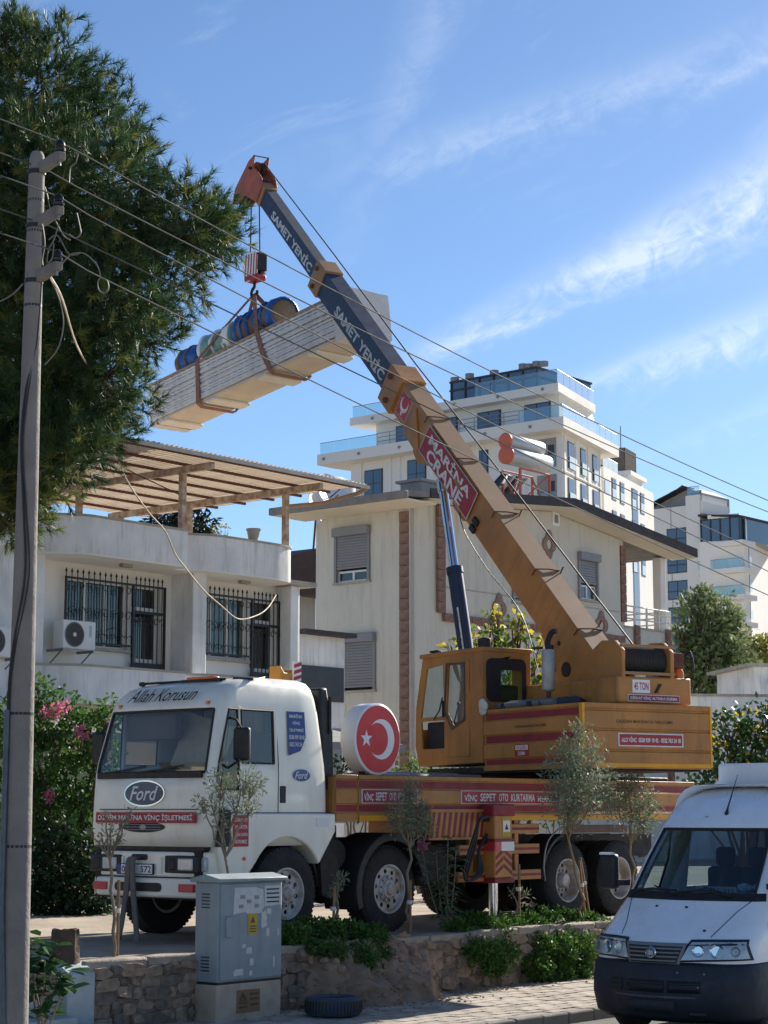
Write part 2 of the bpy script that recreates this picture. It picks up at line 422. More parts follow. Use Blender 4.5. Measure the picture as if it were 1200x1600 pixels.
# ------------------------------------------------------------------ ground, lot, pavement, retaining wall
W = Frame((-1.08, 22.2, 0), SY)                # wall face y=0, pavement y<0, lot y>0
LOT = 0.7
def big_ground():
    me = MB().box(-2500, 2500, -2500, 2500, -.6, -.2).mesh('ground', mat('pale_ground', srgb(206, 197, 182), .95, var=.2, scale=.5, speck=.2), 0)
    tag(link('ground', me), kind='structure')
    o = MB().box(-60, 60, -9.0, -2.6, -.3, -.12).build('road', M_['asphalt'], M=W.M, smooth=0); tag(o, kind='structure')
    o = MB().box(-60, 60, -13.0, -9.0, -.3, 0).build('far_pavement', mat('far_paving', srgb(190, 180, 166), .9, var=.2, scale=1.5), M=W.M, smooth=0); tag(o, kind='structure')
    # lot: gently uneven sheet
    n = 60; V = []; Fc = []
    xs = np.concatenate([np.linspace(-30, -6, 12), np.linspace(-5, 14, 90), np.linspace(16, 60, 14)])
    ys = np.concatenate([np.linspace(.12, 8, 44), np.linspace(8.6, 60, 30)])
    for j, y in enumerate(ys):
        for i, x in enumerate(xs):
            z = LOT + .018*noise.noise(Vector((x*.9, y*.9, 3))) + .008*noise.noise(Vector((x*4, y*4, 1)))
            V.append((x, y, z if j else LOT-.02))
    nx = len(xs)
    Fc = [(j*nx+i, j*nx+i+1, (j+1)*nx+i+1, (j+1)*nx+i) for j in range(len(ys)-1) for i in range(nx-1)]
    o = soup('lot', V, Fc, M_['lot'], smooth=True); o.matrix_local = W.M; tag(o, kind='structure')
    o = MB().box(-400, 400, 60, 900, .2, LOT-.02).build('terrain', M_['lot'], M=W.M, smooth=0); tag(o, kind='structure')
    o = MB().box(-400, -30, -2, 60, .2, LOT-.02).build('terrain', M_['lot'], M=W.M, smooth=0); tag(o, kind='structure')
    o = MB().box(60, 400, -2, 60, .2, LOT-.02).build('terrain', M_['lot'], M=W.M, smooth=0); tag(o, kind='structure')
big_ground()

def pavement():
    # brick material used where single pavers can no longer be told apart
    ma = mat('paving_far', srgb(176, 164, 150), .9, var=.25, scale=3, bump=.3, bscale=30)
    root = MB().box(-40, 40, -2.48, .1, -.25, -.035).build('pavement', ma, M=W.M, smooth=0); tag(root, kind='structure')
    pm = mat('paver', srgb(186, 174, 160), .88, var=.3, scale=8, bump=.5, bscale=60, speck=.25)
    nt = pm.node_tree; N = nt.nodes; L = nt.links; b = N['Principled BSDF']
    oi = N.new('ShaderNodeObjectInfo'); hs = N.new('ShaderNodeHueSaturation'); mr = N.new('ShaderNodeMapRange')
    mr.inputs[3].default_value = .7; mr.inputs[4].default_value = 1.12
    src = b.inputs['Base Color'].links[0].from_socket
    L.new(oi.outputs['Random'], mr.inputs[0]); L.new(mr.outputs[0], hs.inputs['Value']); L.new(src, hs.inputs['Color']); L.new(hs.outputs[0], b.inputs['Base Color'])
    me = MB().prism([(-.145, -.055), (-.1, -.08), (.1, -.08), (.145, -.055), (.145, .055), (.1, .08), (-.1, .08), (-.145, .055)], 'z', -.04, 0).mesh('paver', pm, 0)
    r = random.Random(3)
    for j in range(15):
        for i in range(20):
            o = link('paver', me, root)
            o.location = (-1.5 + .3*i + (.15 if j % 2 else 0), -.09 - .165*j, r.uniform(-.006, .004)); o.rotation_euler = (r.uniform(-.015, .015), r.uniform(-.015, .015), r.uniform(-.02, .02))
    far = MB()
    for j in range(15):
        for i in list(range(-26, 0)) + list(range(20, 44)):
            x = -1.5 + .3*i + (.15 if j % 2 else 0); y = -.09-.165*j
            far.box(x-.143, x+.143, y-.078, y+.078, -.04, r.uniform(-.006, .003))
    o = far.build('paving', ma, root, smooth=0); tag(o, kind='stuff')
    ks = MB().box(-.245, .245, -.07, .07, -.3, .012).mesh('kerb_stone', mat('kerb_concrete', srgb(150, 144, 136), .9, var=.3, scale=5, bump=.5), 0)
    for i in range(-12, 22):
        o = link('kerb_stone', ks, root, bevel=.02); o.location = (i*.5, -2.55, r.uniform(-.008, .008)); o.rotation_euler = (0, 0, r.uniform(-.008, .008))
pavement()

def rock_mesh(name, w, h, d, ma, seed):
    """an irregular quarry stone: a cut-down cube sphere, rough faced"""
    bm = bmesh.new(); bmesh.ops.create_cube(bm, size=1); bmesh.ops.subdivide_edges(bm, edges=bm.edges, cuts=1, use_grid_fill=True)
    r = random.Random(seed)
    for v in bm.verts:
        p = v.co; k = (abs(p.x) > .4) + (abs(p.y) > .4) + (abs(p.z) > .4)
        f = {3: .8, 2: .93, 1: 1.04}.get(k, 1)
        v.co = Vector((p.x*w*f*r.uniform(.84, 1.1), p.y*d*f*r.uniform(.75, 1.25), p.z*h*f*r.uniform(.84, 1.1)))
    me = bpy.data.meshes.new(name); bm.to_mesh(me); bm.free(); me.materials.append(ma)
    me.polygons.foreach_set('use_smooth', [True]*len(me.polygons)); me.set_sharp_from_angle(angle=R(28))
    return me
def wall():
    root = tfr('retaining_wall', 'low rubble stone retaining wall with dirt and hedges along the pavement', 'wall', W)
    MB().box(-4.2, 12, -.012, .3, -.1, .62).build('mortar_core', mat('mortar', srgb(140, 122, 106), .95, var=.45, scale=5, bump=1, bscale=20, speck=.3), root, smooth=0)
    cm = mat('wall_edge', srgb(168, 156, 142), .95, var=.3, scale=4, bump=.8, bscale=18)
    x = -3.05
    while x < 9:
        L_ = rnd.uniform(.7, 1.1)
        if not (.55 < x + L_/2 < 1.15):
            o = MB().box(x+.008, x+L_-.008, -.02, .26, .6, .705 + rnd.uniform(-.012, .006)).build('edging_slab', cm, root, bevel=.025)
        x += L_
    sm = [mat('rubble_a', srgb(168, 148, 126), .95, var=.4, scale=7, c2=srgb(124, 108, 94), bump=1, bscale=22, speck=.3),
          mat('rubble_b', srgb(140, 126, 112), .95, var=.4, scale=7, c2=srgb(90, 80, 72), bump=1, bscale=22, speck=.3),
          mat('rubble_c', srgb(180, 154, 130), .95, var=.4, scale=7, c2=srgb(118, 98, 82), bump=1, bscale=22, speck=.3)]
    z = 0.0; k = 0
    for h in (.15, .12, .14, .11, .11):
        x = -3.02 + rnd.uniform(0, .1)
        while x < 7.0:
            w = rnd.choice((rnd.uniform(.09, .16), rnd.uniform(.16, .3), rnd.uniform(.2, .4)))
            o = link('stone', rock_mesh('stone', w*1.06, h*rnd.uniform(.85, 1.4), .22, sm[k % 3], k), root); k += 1
            o.location = (x + w/2, .06 + rnd.uniform(-.025, .025), z + h/2 + rnd.uniform(-.025, .025)); o.rotation_euler = (rnd.uniform(-.1, .1), rnd.uniform(-.16, .16), rnd.uniform(-.12, .12))
            x += w
        z += h
    # slumped earth bank in front of the wall
    V = []; xs = np.linspace(.15, 2.75, 66); ts = np.linspace(0, 1, 26)
    for t in ts:
        for x in xs:
            e = min((x-.15)/.5, (2.75-x)/.9, 1); e = max(e, 0)**.6
            out = (.1 + .62*t**1.25)*e
            n1 = noise.fractal(Vector((x*2.3, t*2.5, 5)), 1.0, 2.0, 5); n2 = noise.fractal(Vector((x*9, t*5, 9)), 1.0, 2.0, 4)
            gul = .05*abs(noise.noise(Vector((x*5, t*.8, 2))))
            y = .1 - out*(1+.3*n1) - .085*n2*e + gul
            zz = .735*(1-t)**.85*(.95 + .08*n1) + .06*n2*e*(1-t) - .03*t
            V.append((x, y, zz + .02*e))
    nx = len(xs); Fc = [(j*nx+i, (j+1)*nx+i, (j+1)*nx+i+1, j*nx+i+1) for j in range(len(ts)-1) for i in range(nx-1)]
    o = soup('earth_bank', V, Fc, M_['dirt'], root, smooth=True); o['label'] = 'slumped bank of bare dry earth spilling over the wall'
    # clods, pebbles and dry litter on the bank and at the wall foot
    P = MB(); r = random.Random(5)
    for i in range(190):                         # clods and stones lying on the bank
        q = V[r.randrange(66*3, len(V))]; s = r.choice((.012, .02, .03, .05))*r.uniform(.7, 1.3)
        P.ball((q[0], q[1]-s*.2, q[2]), s, 6, 5, (r.uniform(.8, 1.4), r.uniform(.7, 1), r.uniform(.5, .9)))
    for i in range(420):
        x = r.uniform(-1.4, 6.5); y = -abs(r.gauss(0, .22)) - .1; s = r.uniform(.006, .022)
        if .3 < x < 2.6: y -= .45
        P.ball((x, y, s*.4), s, 5, 4, (1, r.uniform(.6, 1), r.uniform(.4, .7)))
    o = P.build('rubble_litter', M_['dirt'], root, smooth=0); tag(o, kind='stuff')
wall()

def cabinet():
    f = Frame(on_ground(338, 1598, 0), SY)
    t = tfr('electrical_cabinet', 'grey metal electrical cabinet with torn posters on a concrete plinth', 'cabinet', f)
    MB().box(0, 1.0, 0, .34, -.05, .385).build('plinth', M_['cab_base'], t, bevel=.02)
    b = MB().box(.0, 1.0, .0, .34, .405, 1.45).build('housing', M_['cabinet'], t, bevel=.012)
    MB().box(.01, .99, .01, .33, .38, .41).build('plinth_joint', M_['black'], t)
    MB().prism([(-.05, 1.45), (.39, 1.45), (.39, 1.49), (.17, 1.535), (-.05, 1.49)], 'x', -.04, 1.04).build('roof_cap', M_['cabinet'], t, bevel=.01)
    d = MB().box(.035, .975, -.014, .004, .425, 1.43).build('door', M_['cabinet'], t, bevel=.006)
    MB().box(.1, .19, -.04, -.01, .87, 1.09).build('handle', M_['cabinet'], d, bevel=.01)
    for i in range(5):
        MB().box(-.006, .004, .12, .24, 1.28+.035*i-.1, 1.292+.035*i-.1).build('vent_slot', M_['black'], b)
        MB().box(-.006, .004, .12, .24, .52+.035*i, .532+.035*i).build('vent_slot', M_['black'], b)
    r = random.Random(8)
    def torn(cx, cz, w, h, m, name, seed):
        rr = random.Random(seed); n = 22
        P = []
        for i in range(n):
            a = 2*math.pi*i/n; k = 1/max(abs(math.cos(a)), abs(math.sin(a)))*rr.uniform(.72, 1.0)
            P.append((w/2*k*math.cos(a), h/2*k*math.sin(a)))
        return decal(P, m, d, plane_m((cx, -.0165, cz), (1, 0, 0), (0, 0, 1)), name)
    p1 = decal([(-.24, -.13), (-.05, -.11), (0, -.15), (.18, -.13), (.24, -.06), (.22, .12), (.1, .15), (-.22, .15)], M_['paper'], d, plane_m((.46, -.0165, 1.24), (1, 0, 0), (0, 0, 1)), 'poster')
    p2 = decal([(-.13, -.1), (.13, -.09), (.13, .12), (-.13, .12)], M_['paper'], d, plane_m((.835, -.0165, 1.28), (1, 0, 0), (0, 0, 1)), 'poster')
    for k in range(4):
        decal(rect(-.1, .1, -.008, .008), M_['letter_black'], p2, Matrix.Translation((0, .08-.045*k, .002)), 'print_line')
    for k, (x, z) in enumerate(((-.1, .05), (.0, .0), (.12, .04), (.12, -.05), (-.12, -.05))):
        decal(rect(-.035, .035, -.02, .02), mat('faded_print', srgb(150, 150, 150), .9), p1, Matrix.Translation((x, z, .002)), 'print_block')
    st = decal(rect(-.07, .07, -.11, .11), M_['yellow_st'], d, plane_m((.52, -.0185, 1.0), (1, 0, 0), (0, 0, 1)), 'warning_sticker')
    decal([(-.04, .01), (.04, .01), (0, .08)], mat('sticker_ink', srgb(110, 90, 40), .8), st, Matrix.Translation((0, 0, .003)), 'print_triangle')
    for k in range(3): decal(rect(-.05, .05, -.006, .006), _mats['sticker_ink'], st, Matrix.Translation((0, -.025-.028*k, .003)), 'print_line')
    for i, (x, z, w, h) in enumerate(((.7, 1.04, .1, .2), (.78, 1.12, .08, .07), (.76, .9, .06, .1), (.47, .72, .1, .08), (.39, .77, .07, .05), (.51, .6, .07, .09), (.5, .48, .05, .06), (.31, .5, .17, .08), (.86, .58, .03, .14), (.93, .9, .03, .1))):
        torn(x, z, w, h, M_['paper'], 'paper_scrap', 40+i)
    pq = MB().box(.3, .66, -.006, .004, .07, .31).build('plinth_plaque', mat('plaque', srgb(140, 112, 84), .85, var=.3, scale=8), t)
    ink = mat('plaque_relief', srgb(104, 80, 58), .9)
    MB().plate([(.33, .2), (.45, .2), (.39, .29)], [[(.352, .211), (.428, .211), (.39, .268)]], 'y', -.012, -.004).build('warning_triangle', ink, pq)
    MB().box(.387, .393, -.012, -.004, .222, .25).build('warning_mark', ink, pq)
    for k, (a, b_, z) in enumerate(((.33, .46, .165), (.33, .46, .12), (.5, .63, .25), (.5, .63, .2), (.5, .63, .14))): MB().box(a, b_, -.012, -.004, z, z+.022).build('relief_line', ink, pq)
cabinet()

def tyre_prof(R0, r0, w):   # closed profile (radius, height)
    return [(r0, .12*w), (r0+.02, .02*w), (R0*.8, -.02*w), (R0*.94, .04*w), (R0, .16*w), (R0, .84*w), (R0*.94, .96*w), (R0*.8, 1.02*w), (r0+.02, .98*w), (r0, .88*w)]
def loose_tyre():
    p = on_ground(520, 1590, 0)
    o = thing('discarded_tyre', 'old discarded tyre lying flat at the foot of the wall', 'tyre', (p.x, p.y+.22, 0.0), .3)
    MB().lathe(tyre_prof(.31, .185, .2), (0, 0, .005), (0, 0, 1), 40, True).build('tyre', mat('old_rubber', srgb(44, 62, 86), .85, var=.3, scale=6, c2=srgb(76, 74, 72), bump=.3), o, smooth=40)
    me = MB().box(-.006, .006, .306, .316, .04, .17).mesh('tread_groove', M_['black'], 0)
    for i in range(48):
        b = link('tread_groove', me, o); b.rotation_euler = (0, 0, 2*math.pi*i/48)
    MB().lathe([(.0, .0), (.2, .0), (.2, .05), (.14, .075), (.0, .085)], (0, 0, .05), (0, 0, 1), 24).build('earth_fill', M_['dirt'], o)
loose_tyre()

def stump_steps():
    p = at(102, 1510, 19.9); q = W.I @ Vector((p.x, p.y, 0))
    o = thing('tree_stump', 'sawn grey tree stump standing beside the steps', 'stump', (p.x, p.y, LOT-.05), .4)
    n = 22; prof = []
    V = []; Fc = []
    for j, (z, rr) in enumerate(((0, .17), (.06, .145), (.2, .135), (.33, .138), (.37, .13))):
        for i in range(n):
            a = 2*math.pi*i/n; k = rr*(1 + .1*noise.noise(Vector((math.cos(a)*3, math.sin(a)*3, z*2))) + .05*math.sin(9*a))
            V.append((k*math.cos(a), k*math.sin(a), z + (.03*noise.noise(Vector((math.cos(a)*2, math.sin(a)*2, 7))) if j > 2 else 0)))
    for j in range(4):
        for i in range(n): Fc.append((j*n+i, j*n+(i+1) % n, (j+1)*n+(i+1) % n, (j+1)*n+i))
    m = MB(); m.add(V, Fc); m.build('bark', M_['bark'], o)
    m = MB(); m.add(V[-n:], [tuple(range(n))]); m.build('cut_face', mat('cut_wood', srgb(128, 108, 88), .95, var=.4, scale=20, bump=.5), o, smooth=0)
    # side wall of the stair and its steps
    e = W.ony(140, 1515, 0).x
    s = tfr('stair', 'pale blue plastered steps with a sloping cheek wall beside the stump', 'stairs', W)
    wm = mat('stair_plaster', srgb(176, 186, 186), .9, var=.25, scale=4, streak=.4, sc=srgb(120, 122, 118), bump=.4)
    MB().prism([(-.14, -.05), (.3, -.05), (.3, .7), (.05, .7), (-.14, .6)], 'x', e-.4, e-.04).build('cheek_wall', wm, s, bevel=.02)
    MB().box(e-.62, e+.06, -.5, -.14, -.05, .1).build('step', wm, s, bevel=.02)
    for k in range(3):
        MB().box(e-1.5, e-.4, -.3+.28*k, .6, -.05+.2*k, .2+.2*k).build('step', wm, s, bevel=.02)
stump_steps()

# ------------------------------------------------------------------ utility pole and its lines
def utility_pole():
    PX, PY = -3.2, 17.0
    z_top = at(54, 238, PY).z
    t = thing('utility_pole', 'tall tapered concrete utility pole carrying five bare line wires', 'utility pole', (PX, PY, 0), 0)
    MB().lathe([(.145, -.1), (.13, 1.2), (.1, 4.6), (.072, z_top-.1), (.066, z_top-.04), (.05, z_top)], (0, 0, 0), (0, 0, 1), 20).build('shaft', M_['concrete'], t, smooth=50)
    nb = Vector((.767, -.6416, 0))
    lv = []
    for (py, n_) in ((262, 'a'), (346, 'b'), (432, 'c')):
        lv.append(at(66, py, PY).z)
    ins = mat('black_porcelain', srgb(30, 26, 26), .25, var=.2)
    pins = []
    for k, z in enumerate(lv):
        q = Matrix.Rotation(math.atan2(nb.y, nb.x), 4, 'Z'); q.translation = Vector((0, 0, z))
        a = MB().prism([(.05, -.075), (.36, .0), (.36, .075), (.3, .085), (.05, .03)], 'y', -.035, .035).build('bracket', M_['concrete'], t, bevel=.008, M=q)
        MB().cyl((.32, 0, -.05), (.32, 0, .12), .012, n=8).build('pin', M_['galv'], a)
        MB().lathe([(.02, .07), (.05, .075), (.052, .1), (.036, .115), (.046, .13), (.04, .16), (.018, .185)], (.32, 0, .01), (0, 0, 1), 16).build('insulator', ins, a)
        MB().lathe([(.0925-.0018*z, -.02), (.0995-.0018*z, -.02), (.0995-.0018*z, .02), (.0925-.0018*z, .02)], (0, 0, -.05), (0, 0, 1), 18, True).build('band', M_['black_iron'], a, M=Matrix.Rotation(0, 4, 'Z'))
        pins.append(Vector((PX, PY, z)) + nb*.32 + Vector((0, 0, .17)))
    for z in (lv[0]-.32, lv[1]-.1, lv[2]-.28, 3.05, 1.9):
        rr = .135-.0085*z
        MB().lathe([(rr-.01, -.012), (rr+.006, -.012), (rr+.006, .012), (rr-.01, .012)], (0, 0, z), (0, 0, 1), 18, True).build('band', M_['black_iron'], t)
    # feeder cable and steel conduit running down the shaft
    zz = lambda py: at(40, py, PY).z
    MB().tube([(-.02, -.14, -.1), (-.1, -.12, 1.4), (-.105, -.08, zz(1110))], .028, 8).build('conduit', mat('conduit_steel', srgb(96, 106, 114), .5, .4, var=.3, scale=6), t)
    for k, (dx, r_) in enumerate(((.0, .011), (.012, .008))):
        pts = [(-.1+dx, -.085, zz(1110)-.05), (-.095+dx, -.09, zz(1060)), (-.06+dx*2, -.1, zz(1000)), (.02+dx*3, -.11, zz(900)), (-.01+dx*2, -.105, zz(800)), (-.05+dx, -.1, zz(700)), (-.03+dx*2, -.09, zz(620)), (.05, -.06, zz(540)), (.075, -.02, lv[2]), (.085, -.02, lv[1])]
        MB().tube(smooth_path(pts, 6), r_, 6).build('feeder_cable', M_['black'], t)
    # loose jumper loops
    jm = mat('jumper_wire', srgb(120, 116, 108), .6, .2, var=.2)
    def px(pts, Y=PY): return [at(a, b, Y-.25) - Vector((PX, PY, 0)) for a, b in pts]
    for pts in ([(122, 240), (118, 255), (110, 262), (108, 285)], [(120, 333), (124, 350), (126, 365), (118, 372), (108, 366)], [(92, 350), (84, 375), (76, 390), (74, 410), (82, 402), (84, 380)],
                [(97, 412), (110, 398), (122, 395), (135, 398), (152, 415), (158, 435)], [(158, 433), (153, 440), (154, 452), (162, 458), (169, 452), (168, 440), (160, 434)],
                [(70, 292), (74, 306), (80, 330), (98, 366), (110, 375)], [(76, 375), (90, 368), (106, 395), (118, 398), (126, 394)], [(78, 435), (88, 455), (96, 480), (99, 510), (90, 545), (70, 570)],
                [(36, 443), (24, 456), (10, 466), (-8, 474)], [(66, 350), (70, 380), (66, 410), (74, 425)]):
        MB().tube(smooth_path(px(pts), 5), .0065, 5).build('jumper', jm, t)
    def wire(name, p0, mids, lab, left):
        """line wire: photo points along the street direction from the pole, carried on to the next pole out of view"""
        o = Vector(p0); T = [0]; Z = [o.z]
        for (a, b) in mids:
            d = ray(a, b); k = d.x/d.y
            s = (k*o.y - o.x)/(.6416 - k*.767); Y = o.y + .767*s; T.append(s); Z.append(EYE.z + d.z*(Y/d.y))
        cf = np.polyfit(T, Z, 2); cf[0] = max(cf[0], 0)
        if cf[0] == 0: cf = np.concatenate([[0], np.polyfit(T, Z, 1)])
        pts = []
        for s in list(np.linspace(0, 14, 40)) + list(np.linspace(15, 30, 12)):
            zv = np.polyval(cf, s) if s <= 14 else np.polyval(cf, 14) + (2*cf[0]*14+cf[1])*(s-14)*(1-.012*(s-14))
            pts.append((o.x+.6416*s, o.y+.767*s, zv))
        pts[0] = tuple(o)
        L_ = []
        for s in np.linspace(-9, 0, 14)[:-1]: L_.append((o.x+.6416*s, o.y+.767*s, o.z + left*(-s) + .008*s*s))
        w = MB().tube(L_ + pts, .0075, 6).build(name, M_['wire']); tag(w, lab, 'power line', 'line wires strung from the pole')
    far = at(74, 266, PY+.1); far2 = at(80, 354, PY+.1)
    wire('power_line', pins[0], [(207, 282), (504, 446), (774, 583), (1200, 782)], 'topmost bare wire, tied to the highest insulator of the pole', .03)
    wire('power_line', far, [(200, 335), (416, 444), (733, 595), (1200, 800)], 'second bare wire from the top, tied behind the pole shaft', .03)
    wire('power_line', pins[1], [(200, 374), (398, 473), (530, 539), (1200, 868)], 'third bare wire down, tied to the middle bracket insulator of the pole', .03)
    wire('power_line', far2, [(200, 412), (405, 513), (585, 594), (1200, 893)], 'fourth bare wire down, passing behind the pole below the middle bracket', .03)
    wire('power_line', pins[2], [(207, 462), (310, 513), (471, 587), (596, 645), (1200, 930)], 'lowest bare wire with a coiled tail, tied to the bottom bracket insulator', .03)
    # service drop to the white house
    sp = [(78, 432, 17), (98, 470, 18.5), (120, 540, 24), (150, 600, 30), (175, 690, 32.5), (198, 750, 34), (232, 800, 35), (258, 830, 35.6), (274, 866, 36), (292, 890, 36.6), (318, 922, 37.2), (345, 946, 37.8), (372, 967, 38.3), (400, 962, 39), (418, 950, 39.6), (431, 930, 40.4)]
    o = MB().tube(smooth_path([at(*q) for q in sp], 5), .014, 6).build('service_cable', mat('old_cable', srgb(188, 172, 148), .7, var=.2)); tag(o, 'beige service cable sagging from the pole to the white house', 'cable')
def smooth_path(pts, k):
    P = [Vector(p) for p in pts]; out = []
    for i in range(len(P)-1):
        p0, p1, p2, p3 = P[max(i-1, 0)], P[i], P[i+1], P[min(i+2, len(P)-1)]
        for j in range(k):
            t = j/k; out.append(.5*((2*p1) + (p2-p0)*t + (2*p0-5*p1+4*p2-p3)*t*t + (3*p1-p0-3*p2+p3)*t**3))
    out.append(P[-1]); return out
utility_pole()
# ------------------------------------------------------------------ crane truck
T = Frame((-1.15, 23.1, LOT), SY)              # x to the rear, y across to the far side, z up; front wheel at the origin
C = Frame((2.22, 29.1, LOT), R(120))           # slewing upper: x = boom heading, y = its left
TC = T.I @ C.M
Xv, Yv, Zv = Vector((1, 0, 0)), Vector((0, 1, 0)), Vector((0, 0, 1))
crane = tfr('crane_truck', 'white cabbed ochre truck crane with a long navy telescopic boom raised over the houses', 'crane truck', T)

def hexes(mb, c, r, n, rad, axis, h):
    for i in range(n):
        a = 2*math.pi*i/n; p = Vector(c) + Vector((rad*math.cos(a), 0, rad*math.sin(a))); mb.cyl(p, p+Vector(axis)*h, r, n=6)
def wheel_proto(kind):
    tp = [(.29, .03), (.31, .0), (.40, -.012), (.47, .0), (.515, .02), (.535, .05)]
    for k in range(4): tp += [(.54, .06+.05*k), (.54, .095+.05*k), (.525, .098+.05*k), (.525, .107+.05*k)]
    tp += [(.54, .262), (.535, .275), (.515, .3), (.47, .315), (.40, .325), (.31, .315), (.29, .29)]
    t = MB().lathe(tp, (0, 0, 0), (0, 1, 0), 44, True)
    if kind == 'rear': t.lathe([(a, b+.36) for a, b in tp], (0, 0, 0), (0, 1, 0), 36, True)
    for i in range(56):                          # tread lugs on the shoulders
        t.M = Matrix.Rotation(2*math.pi*(i+.5)/56, 4, 'Y')
        t.box(-.018, .018, .03, .075, .507, .544); t.box(-.018, .018, .245, .29, .507, .544)
    w = t.build('wheel', M_['rubber'], None, smooth=40)
    d = .045 if kind == 'front' else .15
    rm = MB().lathe([(.30, .02), (.305, -.004), (.285, -.006), (.272, .02), (.262, d+.02), (.255, .28), (.30, .28)], (0, 0, 0), (0, 1, 0), 40, True)
    holes = []
    for i in range(10):
        a = 2*math.pi*i/10; holes.append(ellipse(.218*math.cos(a), .218*math.sin(a), .03, .03, 10))
    rm.plate(ellipse(0, 0, .268, .268, 40), holes, 'y', d, d+.012)
    rm.build('rim', M_['rim'], w, smooth=40)
    MB().cyl((0, d+.05, 0), (0, .26, 0), .25, n=24).build('brake_drum', M_['chassis'], w)
    hub = MB()
    if kind == 'front': hub.lathe([(.165, d), (.16, d-.02), (.12, d-.028), (.115, d-.05), (.075, d-.058), (.07, d-.09), (.045, d-.1), (.0, d-.102)], (0, 0, 0), (0, 1, 0), 28)
    else: hub.lathe([(.17, d), (.165, d-.02), (.11, d-.03), (.1, d-.1), (.085, d-.125), (.0, d-.13)], (0, 0, 0), (0, 1, 0), 28)
    hub.build('hub', M_['rim'], w, smooth=40)
    nuts = MB(); hexes(nuts, (0, d-.02, 0), .016, 10, .142, (0, -1, 0), .03)
    tag(nuts.build('wheel_nuts', M_['galv'], w), kind='stuff')
    return w
wf = wheel_proto('front'); wr = wheel_proto('rear')
AX = (0.0, 1.9, 5.84, 7.17)
for i, x in enumerate(AX):
    for side in (0, 1):
        src = wf if i < 2 else wr
        o = src if (side == 0 and i in (0, 2)) else copy_tree(src)
        o.parent = crane; a = rnd.uniform(0, 6)
        o.matrix_local = Matrix.Translation((x, 0 if side == 0 else 2.3, .54)) @ Matrix.Rotation(math.pi if side else 0, 4, 'Z') @ Matrix.Rotation(a, 4, 'Y')

def chassis():
    c = MB()
    for y in (.72, 1.48): c.box(-1.0, 9.2, y, y+.1, .82, 1.16)
    for x in np.arange(-.8, 9.2, .9): c.box(x, x+.1, .8, 1.5, .86, 1.1)
    c.build('chassis_frame', M_['chassis'], crane)
    for x in AX:
        MB().cyl((x, .25, .54), (x, 2.05, .54), .085, n=12).ball((x, 1.15, .54), .22, 12, 8).build('axle', M_['chassis'], crane)
        MB().box(x-.6, x+.6, .68, .78, .62, .72).box(x-.42, x+.42, .68, .78, .56, .63).build('leaf_spring', M_['chassis'], crane)
    MB().box(2.62, 3.3, .12, .7, .55, 1.1).build('fuel_tank', M_['chassis'], crane, bevel=.06)
    MB().box(-.9, .7, .6, 1.7, .55, 1.3).build('engine', M_['chassis'], crane, bevel=.05)
    MB().cyl((1.02, .12, .98), (1.02, .42, .98), .19, n=20).build('air_reservoir', M_['chassis'], crane, bevel=.02)
    MB().box(.62, 1.25, .3, 2.1, .55, 1.35).build('side_equipment', M_['chassis'], crane, bevel=.04)
    MB().prism([(.62, 1.3), (.86, 1.3), (1.08, .55), (.86, .45), (.7, .5)], 'y', .06, .12).build('mud_flap', M_['chassis'], crane)
    # mudguards
    def arch(x, r0, r1, a0, a1, n=16):
        P = [(x+r1*math.cos(R(a0+(a1-a0)*i/n)), .54+r1*math.sin(R(a0+(a1-a0)*i/n))) for i in range(n+1)]
        Q = [(x+r0*math.cos(R(a0+(a1-a0)*i/n)), .54+r0*math.sin(R(a0+(a1-a0)*i/n))) for i in range(n+1)]
        return P + Q[::-1]
    MB().prism(arch(1.9, .66, .7, 12, 200), 'y', -.04, .5).build('mudguard', M_['black'], crane, bevel=.01)
    MB().prism(arch(1.9, .6, .7, 12, 200), 'y', -.06, -.035).build('mudguard_lip', M_['black'], crane, bevel=.008)
    MB().prism(arch(0, .66, .7, 5, 178), 'y', .1, .5).build('mudguard', M_['black'], crane, bevel=.01)
    MB().prism(arch(5.84, .62, .66, 150, 178), 'y', -.02, .4).prism(arch(5.84, .62, .66, 100, 150), 'y', -.02, .4).build('mudguard', M_['black'], crane)
    MB().tube(smooth_path([(5.24, -.03, .55), (5.2, -.04, .8), (5.3, -.05, 1.1), (5.62, -.05, 1.28), (5.9, -.02, 1.3)], 5), .012, 6).build('hose', M_['galv'], crane)
    MB().box(5.85, 7.35, -.03, .06, 1.2, 1.31).build('guard_beam', mat('faded_beam', srgb(120, 96, 88), .8, var=.3, scale=4), crane, bevel=.01)
chassis()

